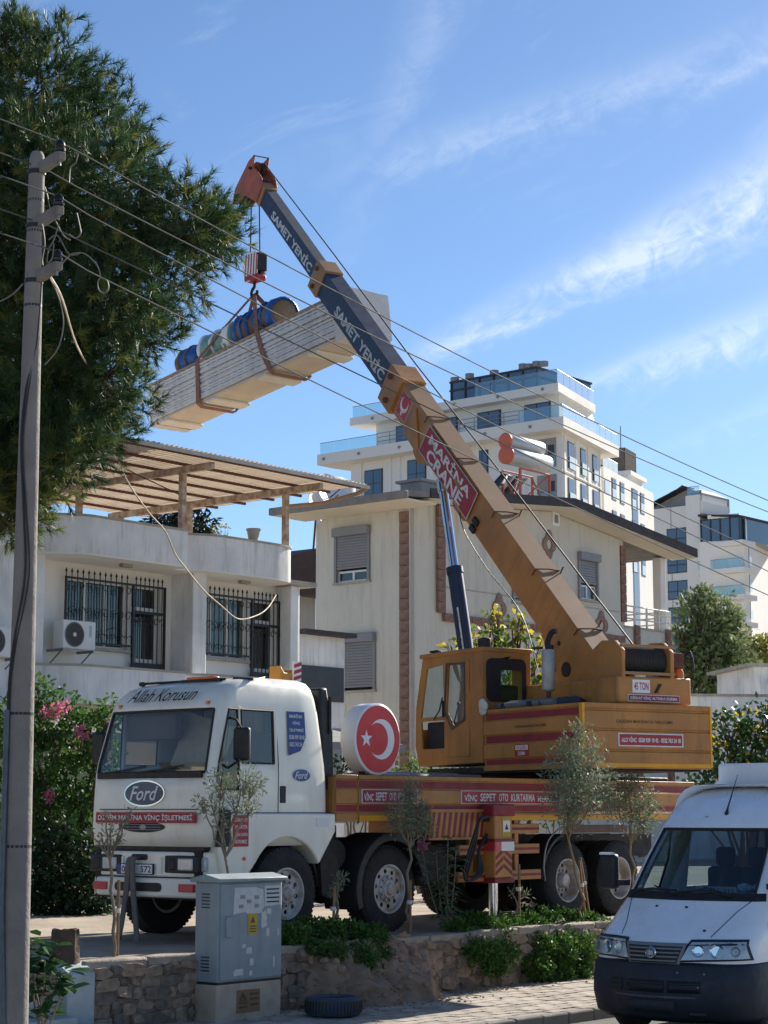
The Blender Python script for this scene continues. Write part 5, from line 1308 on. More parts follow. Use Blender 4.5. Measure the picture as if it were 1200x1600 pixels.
    # near-side wheel arch and fuel flap
    MB().prism([(.72+.4*math.cos(R(a)), .36+.4*math.sin(R(a))) for a in range(0, 181, 12)], 'y', VCY-VHW-.006, VCY-VHW+.02).build('wheel_arch', M_['black'], van)
    MB().plate([(.72+.46*math.cos(R(a)), .38+.46*math.sin(R(a))) for a in range(0, 181, 12)], [], 'y', VCY-VHW-.003, VCY-VHW+.02).build('arch_trim', M_['bumper'], van)
    MB().box(.56, .62, VCY-VHW-.012, VCY-VHW+.0, 1.08, 1.2).build('side_repeater', M_['sign_white'], van, bevel=.006)
van_build()

# ------------------------------------------------------------------ hook block, load, slings
def load():
    A = at(238, 664, 40.3); B = at(541, 524, 35.6)
    e1 = (B-A).normalized(); e2 = Vector((-e1.y, e1.x, 0)).normalized(); e2 = e2 if e2.x > 0 else -e2
    e3 = e1.cross(e2).normalized(); e3 = e3 if e3.z > 0 else -e3
    LN = (B-A).length*1.03; WD, HT = .95, .86
    M = Matrix((e1, e2, e3)).transposed().to_4x4(); M.translation = A
    root = bpy.data.objects.new('panel_bundle', None); col.objects.link(root); root.matrix_world = M
    tag(root, 'long wrapped stack of white ribbed sheets hanging from the hook', 'panel stack')
    sm = mat('sheet_edge', srgb(222, 222, 220), .6, var=.2, scale=1.6, c2=srgb(190, 192, 194), streak=.3, sc=srgb(150, 148, 144))
    # one sheet: ribbed strip, trapezoid waves along its length seen on the edge
    n = 13; th = (HT-.1)/n
    P = []; k = int(LN/.2); prof = []
    for i in range(k):
        x = i*LN/k; w = LN/k; prof += [(x, th*.33), (x+.5*w, th*.33), (x+.56*w, th*.46), (x+.9*w, th*.46), (x+.96*w, th*.33)]
    prof.append((LN, th*.33))
    me = MB().prism(prof + [(LN, -th*.47), (0, -th*.47)], 'y', 0, WD).mesh('sheet', sm, 0)
    r = random.Random(9)
    for i in range(n):
        o = link('sheet', me, root); o.location = (r.uniform(-.03, .03), r.uniform(-.03, .02), .08 + th*(i+.5)); o.rotation_euler = (0, r.uniform(-.0015, .0015), r.uniform(-.002, .002))
    wrap = mat('stretch_wrap', srgb(218, 216, 210), .35, var=.15, scale=4, bump=.4, bscale=9)
    bs = MB().box(-.02, LN+.02, .03, WD-.03, .0, .075).build('base_board', mat('foam_board', srgb(212, 200, 180), .85, var=.15, scale=3), root, bevel=.02)
    for x in (.25, 1.9, 3.6, 5.2): MB().box(x, x+.3, .0, WD, -.06, .0).build('spacer_block', mat('foam_block', srgb(226, 218, 204), .9, var=.1), root, bevel=.015)
    # shrink film folded round both ends
    for x0, x1 in ((-.06, .16), (LN-.5, LN+.05)):
        V = []; nn = 28; ring = [(0, -.02), (WD, -.02), (WD, HT+.03), (0, HT+.03)]
        m = MB(); pts = []
        for j in range(6):
            x = x0+(x1-x0)*j/5
            for q in range(4):
                a, b = ring[q], ring[(q+1) % 4]
                for u in range(7):
                    t = u/7; y = a[0]+(b[0]-a[0])*t; z = a[1]+(b[1]-a[1])*t; d = .018*noise.noise(Vector((x*7, y*7, z*7)))+.012
                    pts.append((x, y+(d if q == 1 else -d if q == 3 else 0), z+(d if q == 2 else -d if q == 0 else 0)))
        m.add(pts, [(j*nn+i, j*nn+(i+1) % nn, (j+1)*nn+(i+1) % nn, (j+1)*nn+i) for j in range(5) for i in range(nn)] + [tuple(range(nn)) if x0 < 1 else tuple(5*nn+i for i in range(nn))])
        m.build('shrink_film', wrap, root, smooth=70)
    MB().box(0, LN, -.012, WD+.012, HT+.0, HT+.025).build('top_board', sm, root)
    # timber edge and small fascia on top
    MB().box(0, LN*.92, -.03, .04, HT-.01, HT+.045).build('edge_batten', mat('batten', srgb(176, 150, 122), .9, var=.3, scale=6), root)
    # rolled bundles riding on the stack
    bl = mat('blue_sheeting', srgb(30, 96, 170), .4, var=.3, scale=5, bump=.6, bscale=12); br = mat('brown_wool_roll', srgb(128, 104, 84), .9, var=.3, scale=8); gr = mat('green_film', srgb(120, 166, 156), .35, var=.3, scale=5, bump=.5, bscale=9)
    def soften(vs):  # sagging, crumpled wrapping
        out = []
        for (x, y, z) in vs:
            q = noise.noise(Vector((x*2.6, y*4, z*4)))*.16 + noise.noise(Vector((x*8, y*9, z*9)))*.05; out.append((x+.08*z, y*(1.06+q), z*(.93+q)))
        return out
    def roll(x0, x1, y, rr, mats, lab):
        g = bpy.data.objects.new('wrapped_roll', None); col.objects.link(g); g.matrix_world = M @ Matrix.Translation((x0, y, HT+.025+rr)); tag(g, lab, 'roll')
        L_ = x1-x0; prof = [(.0, 0), (rr*.8, 0), (rr*.97, .05), (rr, .2), (rr*.96, L_*.5), (rr, L_-.2), (rr*.95, L_-.05), (rr*.78, L_), (.0, L_)]
        mm = MB().lathe([(a_*(1+.0*i_), b_) for i_, (a_, b_) in enumerate(prof)], (0, 0, 0), (1, 0, 0), 22); mm.v = soften(mm.v); mm.build('roll_core', mats[0], g, smooth=70)
        for k, (a, b) in enumerate(mats[2]):
            mm = MB().lathe([(rr*.97, a*L_), (rr*1.045, a*L_+.01), (rr*1.045, b*L_-.01), (rr*.97, b*L_)], (0, 0, 0), (1, 0, 0), 22, True); mm.v = soften(mm.v); mm.build('binding', mats[1], g, smooth=70)
        MB().lathe([(.0, -.012), (rr*.7, -.012), (rr*.72, .01), (.0, .01)], (0, 0, 0), (1, 0, 0), 20).build('roll_end', br, g)
    roll(.72, 1.5, .42, .31, (bl, br, [(.12, .3), (.55, .6)]), 'short blue sheeted roll at the far end of the hanging stack')
    roll(1.62, 2.75, .42, .34, (gr, M_['sign_white'], [(.0, .1), (.4, .46), (.7, .95)]), 'pale green film wrapped roll between two blue ones on the hanging stack')
    roll(2.85, 4.15, .42, .36, (br, bl, [(.0, .1), (.17, .24), (.33, .4), (.5, .57), (.68, .75), (.85, 1.0)]), 'brown roll bound with blue bands under the right sling')
    # hook block and ropes
    hp = at(398, 418, HEAD.y)
    hb = thing('hook_block', 'red and white striped crane hook block hanging from the boom head', 'hook', (hp.x, hp.y, hp.z), C.yaw + .25)
    for y in (.11, -.11):
        c = MB().prism([(-.2, -.26), (.12, -.32), (.24, -.1), (.24, .2), (.1, .3), (-.16, .3), (-.24, .2)], 'y', y-.015, y+.015).build('cheek_plate', M_['sign_white'], hb, bevel=.01)
        for k in range(5):
            x = -.2+.085*k; s = .018*(1 if y > 0 else -1)
            MB().prism([(x, -.24), (x+.035, -.24), (x+.0, .26), (x-.035, .26)], 'y', y+s-.002, y+s).build('stripe', M_['sign_red'], c)
    for x in (-.05, .08): MB().lathe([(.03, -.03), (.19, -.03), (.16, 0), (.19, .03), (.03, .03)], (x, 0, .02), (0, 1, 0), 22).build('sheave', M_['chassis'], hb)
    MB().box(-.24, -.18, -.12, .12, -.1, .25).box(.16, .22, -.12, .12, -.05, .22).build('guard', M_['chassis'], hb)
    MB().box(-.22, .18, -.13, .13, -.3, -.18).build('crosshead', M_['sign_red'], hb, bevel=.02)
    MB().tube(smooth_path([(0, 0, -.28), (0, 0, -.4), (.07, 0, -.47), (.09, 0, -.56), (.02, 0, -.63), (-.07, 0, -.58), (-.09, 0, -.5)], 5), .032, 10).build('hook', M_['chassis'], hb)
    for (xa, ya, xb, lab) in ((393, 322, 391, 'hoist rope on the outer side of the hook block, nearer the pine'), (405, 318, 406, 'hoist rope on the boom side of the hook block')):
        o = MB().tube([at(xa, ya-14, HEAD.y), at(xb, 400, HEAD.y)], .014, 6).build('hoist_rope', M_['rope']); tag(o, lab, 'rope', 'hoist ropes to the hook block')
    hk = Vector((hp.x, hp.y, hp.z-.55))
    IM = M.inverted(); hl = IM @ hk
    def sling(x, lab, sk):
        o_ = .035; pts = [hl, (hl*.5 + Vector((x, -o_, HT+.1))*.5), Vector((x, -o_, HT+.06)), Vector((x+sk*.4, -o_-.01, HT*.5)), Vector((x+sk, -o_-.01, .0)), Vector((x+sk, .05, -.075)), Vector((x+sk, WD-.05, -.075)), Vector((x+sk, WD+o_, .0)), Vector((x, WD+o_, HT+.06)), (hl*.5 + Vector((x, WD+o_, HT+.1))*.5), hl]
        s = MB().strap(pts, (1, 0, 0), .12, .018).build('lifting_sling', M_['strap']); s.matrix_world = M; tag(s, lab, 'sling')
    sling(1.75, 'brown webbing sling round the thinner film wrapped half of the stack', -.05)
    sling(3.75, 'brown webbing sling straight below the hook, over the banded roll', .35)
load()
# ------------------------------------------------------------------ white house with roof terrace
H1 = Frame((-6.24, 36.0, LOT), SY)
def glazing(par, axis, p, a0, a1, z0, z1, outward, mull=2, fm=None, curt='curtain', depth=.12, pane=None, gmat=None, box=True):
    """window set into a wall opening. axis 'y': wall plane y=p (a = x); axis 'x': wall plane x=p (a = y). outward = -1 towards smaller p"""
    fm = fm or M_['white_pvc']; s = -outward
    def bx(A0, A1, B0, B1, Z0, Z1):
        lo, hi = min(B0, B1), max(B0, B1)
        return (A0, A1, lo, hi, Z0, Z1) if axis == 'y' else (lo, hi, A0, A1, Z0, Z1)
    f = .055; q = p + s*depth
    fr = MB()
    for r_ in ((a0, a1, z0, z0+f), (a0, a1, z1-f, z1), (a0, a0+f, z0+f, z1-f), (a1-f, a1, z0+f, z1-f)): fr.box(*bx(r_[0], r_[1], q, q+s*.05, r_[2], r_[3]))
    w = fr.build('window', fm, par, bevel=.006)
    for k in range(1, mull):
        x = a0 + (a1-a0)*k/mull; MB().box(*bx(x-.03, x+.03, q-s*.01, q+s*.05, z0+f, z1-f)).build('mullion', fm, w)
    for k in range(mull):
        x0 = a0+(a1-a0)*k/mull+.03; x1 = a0+(a1-a0)*(k+1)/mull-.03
        MB().box(*bx(x0, x1, q+s*.02, q+s*.024, z0+f, z1-f)).build('pane', gmat or M_['glass'], w)
    if curt:
        n = max(6, int((a1-a0)/.12)); m = MB(); V = []
        for i in range(n*4+1):
            u = a0 + (a1-a0)*i/(n*4); d = q + s*(.16 + .025*math.sin(i*math.pi/2))
            V += [(u, d, z0+.02), (u, d, z1)] if axis == 'y' else [(d, u, z0+.02), (d, u, z1)]
        m.add(V, [(2*i, 2*i+2, 2*i+3, 2*i+1) for i in range(n*4)]); m.build('curtain', M_[curt], w, smooth=80)
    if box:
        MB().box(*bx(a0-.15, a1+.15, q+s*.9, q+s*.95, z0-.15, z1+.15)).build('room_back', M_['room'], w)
    return w
def house_white():
    t = tfr('white_house', 'white plastered house with curved balconies and a roofed terrace', 'house', H1)
    Z1, Z2, Z3 = 3.58, 6.44, 7.13
    # recessed front wall with two bays of window and door
    op = []
    bays = ((1.33, 3.0, 3.08, 3.9), (4.9, 6.5, 6.58, 7.4))
    WY = 1.2
    for (a, b, c, d) in bays: op += [rect(a, b, 4.74, 6.1), rect(c, d, 3.62, 6.1)]
    MB().plate(rect(-.4, 8.1, Z1, Z2), op, 'y', WY, WY+.22).build('upper_wall', M_['plaster_in'], t)
    MB().plate(rect(-.4, 8.1, -.4, Z1), [rect(1.0, 3.4, .2, 2.4), rect(4.6, 7.0, .1, 2.4)], 'y', WY, WY+.22).build('ground_wall', M_['plaster_in'], t)
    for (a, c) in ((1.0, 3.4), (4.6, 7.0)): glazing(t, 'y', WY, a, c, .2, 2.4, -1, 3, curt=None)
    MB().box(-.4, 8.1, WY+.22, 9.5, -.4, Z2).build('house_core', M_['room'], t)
    MB().box(-.42, 8.12, WY+1.3, 9.6, -.4, Z2+.02).build('side_walls', M_['plaster'], t)
    # fins between the bays
    for x0, x1, y0 in ((-.35, .32, .62), (4.22, 4.62, .55), (7.42, 7.68, .75)):
        MB().box(x0, x1, y0, WY+.02, -.4, Z2).build('fin', M_['plaster'], t, bevel=.02)
    MB().cyl((7.74, .85, -.2), (7.74, .85, Z2), .05, n=12).build('downpipe', M_['white_pvc'], t)
    # neighbouring plain wall running out of view
    lw = MB().box(-9, -.36, .32, 9.4, -.4, Z2+.3).build('side_wing', M_['plaster'], t, bevel=.02)
    MB().box(-9, -.05, .24, .42, Z2-.05, Z3+.02).build('wing_parapet', M_['plaster'], t, bevel=.015)
    # curved balcony parapets
    def curve(xa, xb, x0, ya, yb, n=10): return [(xa+(xb-xa)*i/n, ya+(yb-ya)*(.5-.5*math.cos(math.pi*i/n))) for i in range(n+1)]
    def left_bay(): return curve(-.05, .95, 0, .5, 0) + [(1.8, 0), (2.7, 0), (3.5, 0.0)], [(3.5, .18)]
    def right_bay():
        c = curve(3.53, 4.5, 0, .42, .05) + [(5.3, .02), (6.2, .03)]
        c += [(6.45+.5*math.sin(R(a)), .55-.5*math.cos(R(a))) for a in range(12, 91, 13)] + [(6.97, 1.2)]; return c, []
    def ribbon(line, z0, z1, th, ma, name, grow=0):
        P = [Vector((x, y, 0)) for x, y in line]; O = []; I_ = []
        for i, p in enumerate(P):
            d = (P[min(i+1, len(P)-1)]-P[max(i-1, 0)]).normalized(); nn = Vector((-d.y, d.x, 0)); O.append(p - nn*grow); I_.append(p + nn*(th+grow))
        n = len(P); m = MB(); vs = []
        for z in (z0, z1): vs += [(p.x, p.y, z) for p in O] + [(p.x, p.y, z) for p in I_]
        fs = []
        for i in range(n-1):
            fs += [(i, i+1, 2*n+i+1, 2*n+i), (n+i+1, n+i, 3*n+i, 3*n+i+1), (2*n+i, 2*n+i+1, 3*n+i+1, 3*n+i), (i+1, i, n+i, n+i+1)]
        fs += [(0, 2*n, 3*n, n), (n-1, 2*n-1, 4*n-1, 3*n-1)]
        m.add(vs, fs); return m.build(name, ma, t, smooth=40)
    for (z0, z1) in ((Z2-.02, Z3), (Z1-.02, 4.24)):
        for k, (ln, ret) in enumerate((left_bay(), right_bay())):
            p = ribbon(ln, z0, z1, .14, M_['plaster'], 'parapet'); c = ribbon(ln, z1, z1+.045, .14, M_['coping'], 'coping', .03)
            end = 3.5 if k == 0 else 6.97; st = ln[0][0]
            MB().prism([(x, y+.005) for x, y in ln] + [(end if k == 0 else 6.9, WY+.05), (st+.02, WY+.05)], 'z', z0-.03, z0+.1).build('balcony_slab', M_['plaster_in'], t)
        MB().box(3.36, 3.5, .145, .6, z0, z1).build('parapet_return', M_['plaster'], t)
        MB().box(3.4, 4.3, .42, .56, z0, z1-.03).build('parapet_return', M_['plaster'], t)
    MB().box(-.42, 8.12, .6, 9.6, Z2, Z2+.1).build('terrace_floor', M_['coping'], t)
    # soffit lamps
    for (px, py) in ((197, 882), (382, 908)):
        q = H1.onz(px, py, Z2-.06); MB().box(q.x-.14, q.x+.14, q.y-.06, q.y+.06, Z2-.12, Z2-.04).build('soffit_lamp', mat('lamp_housing', srgb(150, 146, 138), .5), t, bevel=.015)
    # windows, doors, iron grilles
    bar = MB().cyl((0, 0, 0), (0, 0, 1), .011, n=6).mesh('grille_bar', M_['black_iron'])
    spk = MB().lathe([(.011, 0), (.011, .1), (.026, .13), (.0, .2)], (0, 0, 0), (0, 0, 1), 6).mesh('spear_tip', M_['black_iron'])
    for k, (a, b, c, d) in enumerate(bays):
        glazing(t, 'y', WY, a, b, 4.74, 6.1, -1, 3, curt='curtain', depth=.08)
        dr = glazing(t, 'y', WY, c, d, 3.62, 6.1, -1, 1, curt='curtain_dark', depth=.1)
        MB().box(c+.05, d-.05, WY+.08, WY+.15, 3.62, 4.6).build('door_panel', M_['white_pvc'], dr)
        MB().box(c, d, WY+.08, WY+.16, 5.55, 5.66).build('door_rail', M_['white_pvc'], dr)
        MB().box(a-.08, b+.05, WY-.1, WY+.05, 4.68, 4.74).build('sill', M_['coping'], t, bevel=.01)
        gy = WY-.11
        g = MB().box(a-.1, d+.05, gy-.015, gy+.015, 6.06, 6.1).box(a-.1, b+.04, gy-.015, gy+.015, 4.8, 4.84).box(a-.1, a-.06, gy-.015, gy+.015, 4.8, 6.1).box(b+.02, b+.075, gy-.02, gy+.02, 3.7, 6.1).box(d, d+.05, gy-.02, gy+.02, 3.7, 6.1).box(b+.07, d, gy-.015, gy+.015, 5.5, 5.56).box(b+.07, d, gy-.015, gy+.015, 4.2, 4.5).build('window_grille', M_['black_iron'], t)
        n1 = 12
        for i in range(n1):
            x = a-.08 + (b+.02-a+.08)*i/n1
            o = link('grille_bar', bar, g); o.location = (x, gy, 4.82); o.scale = (1, 1, 1.26)
            o = link('spear_tip', spk, g); o.location = (x, gy, 6.08)
        for i in range(7):
            x = b+.12 + (d-b-.12)*i/6.4
            o = link('grille_bar', bar, g); o.location = (x, gy, 3.7); o.scale = (1, 1, 2.38)
            o = link('spear_tip', spk, g); o.location = (x, gy, 6.08)
        # scrollwork band
        for i in range(8):
            x = a + (b-a)*(i+.5)/8; s = 1 if i % 2 else -1
            pts = [(x+s*r_*math.cos(th), gy-.02, 5.42+r_*math.sin(th)) for r_, th in ((.11*(1-.085*j), .2+.75*j) for j in range(10))]
            MB().tube(pts, .009, 5).build('scroll', M_['black_iron'], g)
            MB().tube([(x-.1, gy-.02, 4.98), (x-.05, gy-.02, 5.03), (x, gy-.02, 4.98), (x+.05, gy-.02, 5.03), (x+.1, gy-.02, 4.98)], .008, 5).build('scroll', M_['black_iron'], g)
            MB().tube([(x+.06*math.cos(R(q)), gy-.02, 5.94+.06*math.sin(R(q))) for q in range(0, 361, 45)], .008, 5).build('ring', M_['black_iron'], g)
        for i in range(5):
            x = b+.16 + (d-b-.2)*i/4; pts = [(x+(1 if i % 2 else -1)*.09*(1-.085*j)*math.cos(.2+.75*j), gy-.02, 5.35+.09*(1-.085*j)*math.sin(.2+.75*j)) for j in range(10)]
            MB().tube(pts, .009, 5).build('scroll', M_['black_iron'], g)
    # terrace canopy: posts, cross beams, purlins, corrugated sheets
    ZR = 8.42
    for x in (-.1, 3.45, 6.74):
        for y in (.12 if x < 6 else .3, 3.3, 5.6):
            MB().box(x-.06, x+.06, y-.06, y+.06, Z3-.6 if y > 1 else Z3+.04, ZR-.06).build('canopy_post', M_['wood_post'], t, bevel=.006)
        MB().box(x-.05, x+.05, -.75, 6.0, ZR-.08, ZR+.06).build('cross_beam', M_['wood_post'], t, bevel=.006)
    for y in (-.8, .1, .95, 1.8, 2.7, 3.6, 4.5, 5.5): MB().box(-1.6, 7.95, y-.03, y+.03, ZR+.08, ZR+.13).build('purlin', M_['rust'], t)
    MB().tube([(3.45, .12, ZR-.55), (2.6, .9, ZR-.02)], .012, 6).build('brace', M_['rust'], t)
    MB().tube([(-.1, 3.3, ZR-.8), (.8, 3.3, ZR)], .02, 6).build('brace', M_['rust'], t)
    sh = MB(); V = []; xs = np.linspace(0, 1.07, 49)
    for x in xs:
        z = .02*max(-1, min(1, 1.6*math.sin(x*2*math.pi/.13))); V += [(x, -1.0, z), (x, 6.2, z)]
    sh.add(V, [(2*i, 2*i+2, 2*i+3, 2*i+1) for i in range(len(xs)-1)]); me = sh.mesh('roof_sheet', M_['tin'], 60)
    for i in range(9):
        o = link('roof_sheet', me, t); o.location = (-1.65+1.07*i, 0, ZR+.155 + (.004 if i % 2 else 0))
    MB().box(-1.66, 8.0, -1.05, -1.0, ZR+.06, ZR+.13).build('fascia', mat('gutter_grey', srgb(186, 184, 178), .6, var=.2, scale=3, streak=.3), t)
    MB().tube([(7.98, -1.02, ZR+.1), (8.0, -.7, ZR+.0), (7.6, .0, ZR-.2), (6.9, .4, ZR-.32)], .05, 8).cyl((6.88, .42, Z3), (6.88, .42, ZR-.28), .04, n=10).build('downpipe', mat('rusty_pipe', srgb(168, 140, 118), .7, var=.3, scale=5), t)
    # pot and antenna wire on the parapet
    pot = H1.ony(397, 832, .1)
    o = thing('flower_pot', 'small pale pot standing on the terrace parapet', 'pot', H1.w(pot.x, .12, Z3+.04), 0)
    MB().lathe([(.0, 0), (.1, 0), (.14, .22), (.155, .22), (.155, .26), (.13, .26), (.12, .2), (.0, .2)], (0, 0, 0), (0, 0, 1), 18).build('pot', M_['coping'], o)
    # air conditioner on the balcony wall
    for k, (x, z, lab) in enumerate(((1.22, 4.62, 'white air conditioner unit beside the grilled balcony window'), (-1.2, 4.3, 'air conditioner unit on the blank wall behind the pole'))):
        y0 = .62 if k == 0 else .02
        a = thing('air_conditioner', lab, 'air conditioner', H1.w(x, y0, z), SY)
        MB().box(-.42, .42, 0, .3, 0, .56).build('casing', M_['white_pvc'], a, bevel=.02)
        MB().lathe([(.23, -.012), (.245, -.012), (.245, .01), (.23, .01)], (-.13, 0, .28), (0, 1, 0), 32, True).build('fan_ring', M_['grey_alu'], a)
        fn = MB().cyl((-.13, -.004, .28), (-.13, .012, .28), .23, n=32).build('fan_cavity', M_['chassis'], a)
        for r_ in (.06, .1, .14, .18, .215): MB().lathe([(r_-.004, -.012), (r_+.004, -.012), (r_+.004, -.006), (r_-.004, -.006)], (-.13, 0, .28), (0, 1, 0), 28, True).build('guard_ring', M_['grey_alu'], fn)
        MB().cyl((-.13, -.018, .28), (-.13, 0, .28), .04, n=14).build('fan_hub', M_['white_pvc'], fn)
        MB().box(.25, .31, -.003, .01, .25, .48).build('maker_label', mat('pale_blue_label', srgb(150, 190, 210), .5), a)
        for x_ in (-.38, .38): MB().box(x_-.02, x_+.02, .0, .5, -.05, .0).tube([(x_, .05, -.02), (x_, .45, -.3)], .015, 5).build('bracket', M_['galv'], a)
    # porch roof over the ground floor
    for k in range(8):
        MB().prism([(-1.9, 2.86), (-1.9, 2.9), (.3, 3.3), (.3, 3.26)], 'x', -1.5+1.2*k, -.32+1.2*k).build('porch_sheet', mat('porch_metal', srgb(150, 150, 148), .6, .2, var=.3, scale=2, streak=.4), t)
    MB().box(-1.6, 8.1, -1.95, -1.85, 2.74, 2.88).build('porch_gutter', M_['grey_alu'], t)
    for x in (-1.4, 2.0, 5.0, 8.0): MB().cyl((x, -1.8, -.1), (x, -1.8, 2.8), .04, n=10).build('porch_post', M_['grey_alu'], t)
house_white()

# ------------------------------------------------------------------ beige house
H2 = Frame((.67, 50.0, LOT), SY)
def shutter_window(t, axis, p, a0, a1, z0, z1, drop):
    def bx(A0, A1, o0, o1, Z0, Z1):  # o = offset outwards from the wall
        return (A0, A1, p-o1, p-o0, Z0, Z1) if axis == 'y' else (p-o1, p-o0, A0, A1, Z0, Z1)
    w = MB().box(*bx(a0-.06, a1+.06, -.02, .16, z1, z1+.24)).build('shutter_box', M_['grey_alu'], t, bevel=.015)
    for (A0, A1) in ((a0-.05, a0+.03), (a1-.03, a1+.05)): MB().box(*bx(A0, A1, -.01, .06, z0, z1)).build('shutter_guide', M_['grey_alu'], w)
    MB().box(*bx(a0-.08, a1+.08, -.02, .09, z0-.06, z0)).build('sill', M_['coping'], w)
    n = int((z1-z0)*drop/.075)
    for i in range(n): MB().box(*bx(a0, a1, .0, .03, z1-.075*(i+1)+.006, z1-.075*i)).build('slat', M_['grey_alu'], w, bevel=.008)
    if drop < .98: glazing(t, axis, p, a0, a1, z0, z1-(z1-z0)*drop, -1, 2, depth=.05, curt='curtain_dark')
def house_beige():
    t = tfr('beige_house', 'beige rendered gabled house with brown tile trim behind the crane', 'house', H2)
    OV = .9
    zl = 9.6; ridge = H2.ony(897, 783, -OV); rt = H2.ony(1088, 862, -OV); lt = H2.ony(668, 772, -OV)
    XR, ZR = ridge.x, ridge.z-.08; XE, ZE = rt.x, rt.z-.08; XL, ZL = lt.x-.9, lt.z-.1
    DP = 3.1
    zt = lambda x: float(np.interp(x, [XL, XR, XE], [ZL, ZR, ZE])) - .12
    # street front
    win = [rect(7.78, 8.72, 7.66, 8.8), rect(4.5, 5.4, 7.3, 8.5), rect(2.2, 3.1, 4.3, 5.6), rect(6.3, 7.3, 4.3, 5.6)]
    outer = [(0.02, -.5), (10.3, -.5), (10.3, zt(10.3)), (XR, zt(XR)), (.02, zt(.02))]
    MB().plate(outer, win, 'y', 0, .2).build('front_wall', M_['beige'], t)
    side = [rect(1.4, 2.55, 7.6, 8.85), rect(1.2, 2.4, 4.68, 5.95)]
    MB().plate([(0.0, -.5), (DP, -.5), (DP, zt(0)), (0.0, zt(0))], side, 'x', 0, .2).build('side_wall', M_['beige'], t)
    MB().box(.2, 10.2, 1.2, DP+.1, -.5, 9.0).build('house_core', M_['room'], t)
    MB().box(.0, 10.3, DP, DP+.2, -.5, 9.3).build('rear_wall', M_['beige'], t)
    # raised upper panel framed in brown tile
    MB().plate([(1.4, 6.72), (10.0, 6.72), (10.0, zt(10.0)-.02), (XR, zt(XR)-.02), (1.4, zt(1.4)-.02)], [win[0], win[1]], 'y', -.06, 0.0).build('raised_panel', M_['beige'], t)
    shutter_window(t, 'y', -.06, 7.78, 8.72, 7.66, 8.8, .62); shutter_window(t, 'y', -.06, 4.5, 5.4, 7.3, 8.5, .5)
    shutter_window(t, 'y', 0, 2.2, 3.1, 4.3, 5.6, 1.0); shutter_window(t, 'y', 0, 6.3, 7.3, 4.3, 5.6, 1.0)
    shutter_window(t, 'x', 0, 1.4, 2.55, 7.6, 8.85, .75); shutter_window(t, 'x', 0, 1.2, 2.4, 4.68, 5.95, 1.0)
    tm = [MB().box(-.15, .15, -.05, .05, -.14, .14).mesh('tile', M_['tile_brown'], 0)]
    def tile(x, y, z, rz=0, sx=1, sz=1):
        o = link('tile', tm[0], t, bevel=.012); o.location = (x, y, z); o.rotation_euler = (0, rnd.uniform(-.01, .01), rz); o.scale = (sx, 1, sz)
    z = .2
    while z < zt(0)-.15: tile(0.0, .17, z, math.pi/2); z += .29
    z = 6.72+.15
    while z < zt(1.3)-.15: tile(1.25, -.07, z, 0, 1.0); z += .29
    x = 1.4
    while x < 10.1: tile(x+.15, -.08, 6.62, 0, 1.3, .75); x += .4
    z = 7.3
    while z < zt(10.2)-.2: tile(10.2, -.03, z, 0, .9); z += .29
    for xx in (10.9, 12.7):
        z = .3
        while z < 7.0: tile(xx, -.06, z, 0, .8); z += .29
    # quatrefoil medallions, vent
    for (px, py) in ((858, 851), (780, 951), (940, 977)):
        q = H2.ony(px, py, -.08); P = []
        for i in range(40):
            a = 2*math.pi*i/40; r_ = .27+.11*abs(math.cos(2*a))**1.5; P.append((q.x+.85*r_*math.cos(a), q.z+1.15*r_*math.sin(a)))
        m = MB().plate(P, [ellipse(q.x, q.z, .13, .15, 16)], 'y', -.11, -.06).build('medallion', mat('medallion_clay', srgb(158, 128, 112), .9, var=.3, scale=6, bump=.4), t, bevel=.015)
    q = H2.ony(868, 811, -.06); v = MB().box(q.x-.17, q.x+.17, -.09, -.05, q.z-.2, q.z+.2).build('wall_vent', M_['sign_white'], t); MB().box(q.x-.09, q.x+.09, -.1, -.085, q.z-.12, q.z+.12).build('vent_grille', M_['grey_alu'], v)
    MB().box(1.4, 9.9, -.075, -.058, 7.42, 7.45).build('render_joint', M_['coping'], t)
    # balcony end
    MB().box(10.3, 13.0, .0, DP, -.5, 7.0).build('balcony_base', M_['beige'], t)
    MB().plate(rect(10.3, 13.0, 7.0, zt(11)), [rect(10.6, 12.7, 7.05, 8.7)], 'y', 2.4, 2.5).build('balcony_back', M_['beige'], t)
    glazing(t, 'y', 2.4, 10.6, 12.7, 7.05, 8.7, -1, 3, fm=M_['white_pvc'], curt='curtain_dark')
    MB().box(12.55, 12.85, .08, .38, 7.0, zt(12.7)).build('column', M_['plaster_in'], t, bevel=.02)
    MB().box(10.25, 13.05, -.04, .1, 7.0, 7.06).build('balcony_edge', M_['coping'], t)
    rl = mat('rail_white', srgb(224, 220, 212), .4, .2, var=.1)
    for z in (7.3, 7.5, 7.68): MB().cyl((10.35, .03, z), (12.95, .03, z), .025, n=8).cyl((12.95, .03, z), (12.95, 2.4, z), .025, n=8).build('hand_rail', rl, t)
    for x in (10.9, 11.6, 12.3, 12.95): MB().cyl((x, .03, 7.04), (x, .03, 7.7), .035, n=8).build('rail_post', rl, t)
    # roof
    def slope(xa, za, xb, zb, name): MB().prism([(xa, za), (xb, zb), (xb, zb+.16), (xa, za+.16)], 'y', -OV, DP+.6).build(name, M_['roof_grey'], t)
    slope(XL, ZL-.06, XR, ZR-.06, 'roof_slope'); slope(XR, ZR-.06, XE, ZE-.06, 'roof_slope')
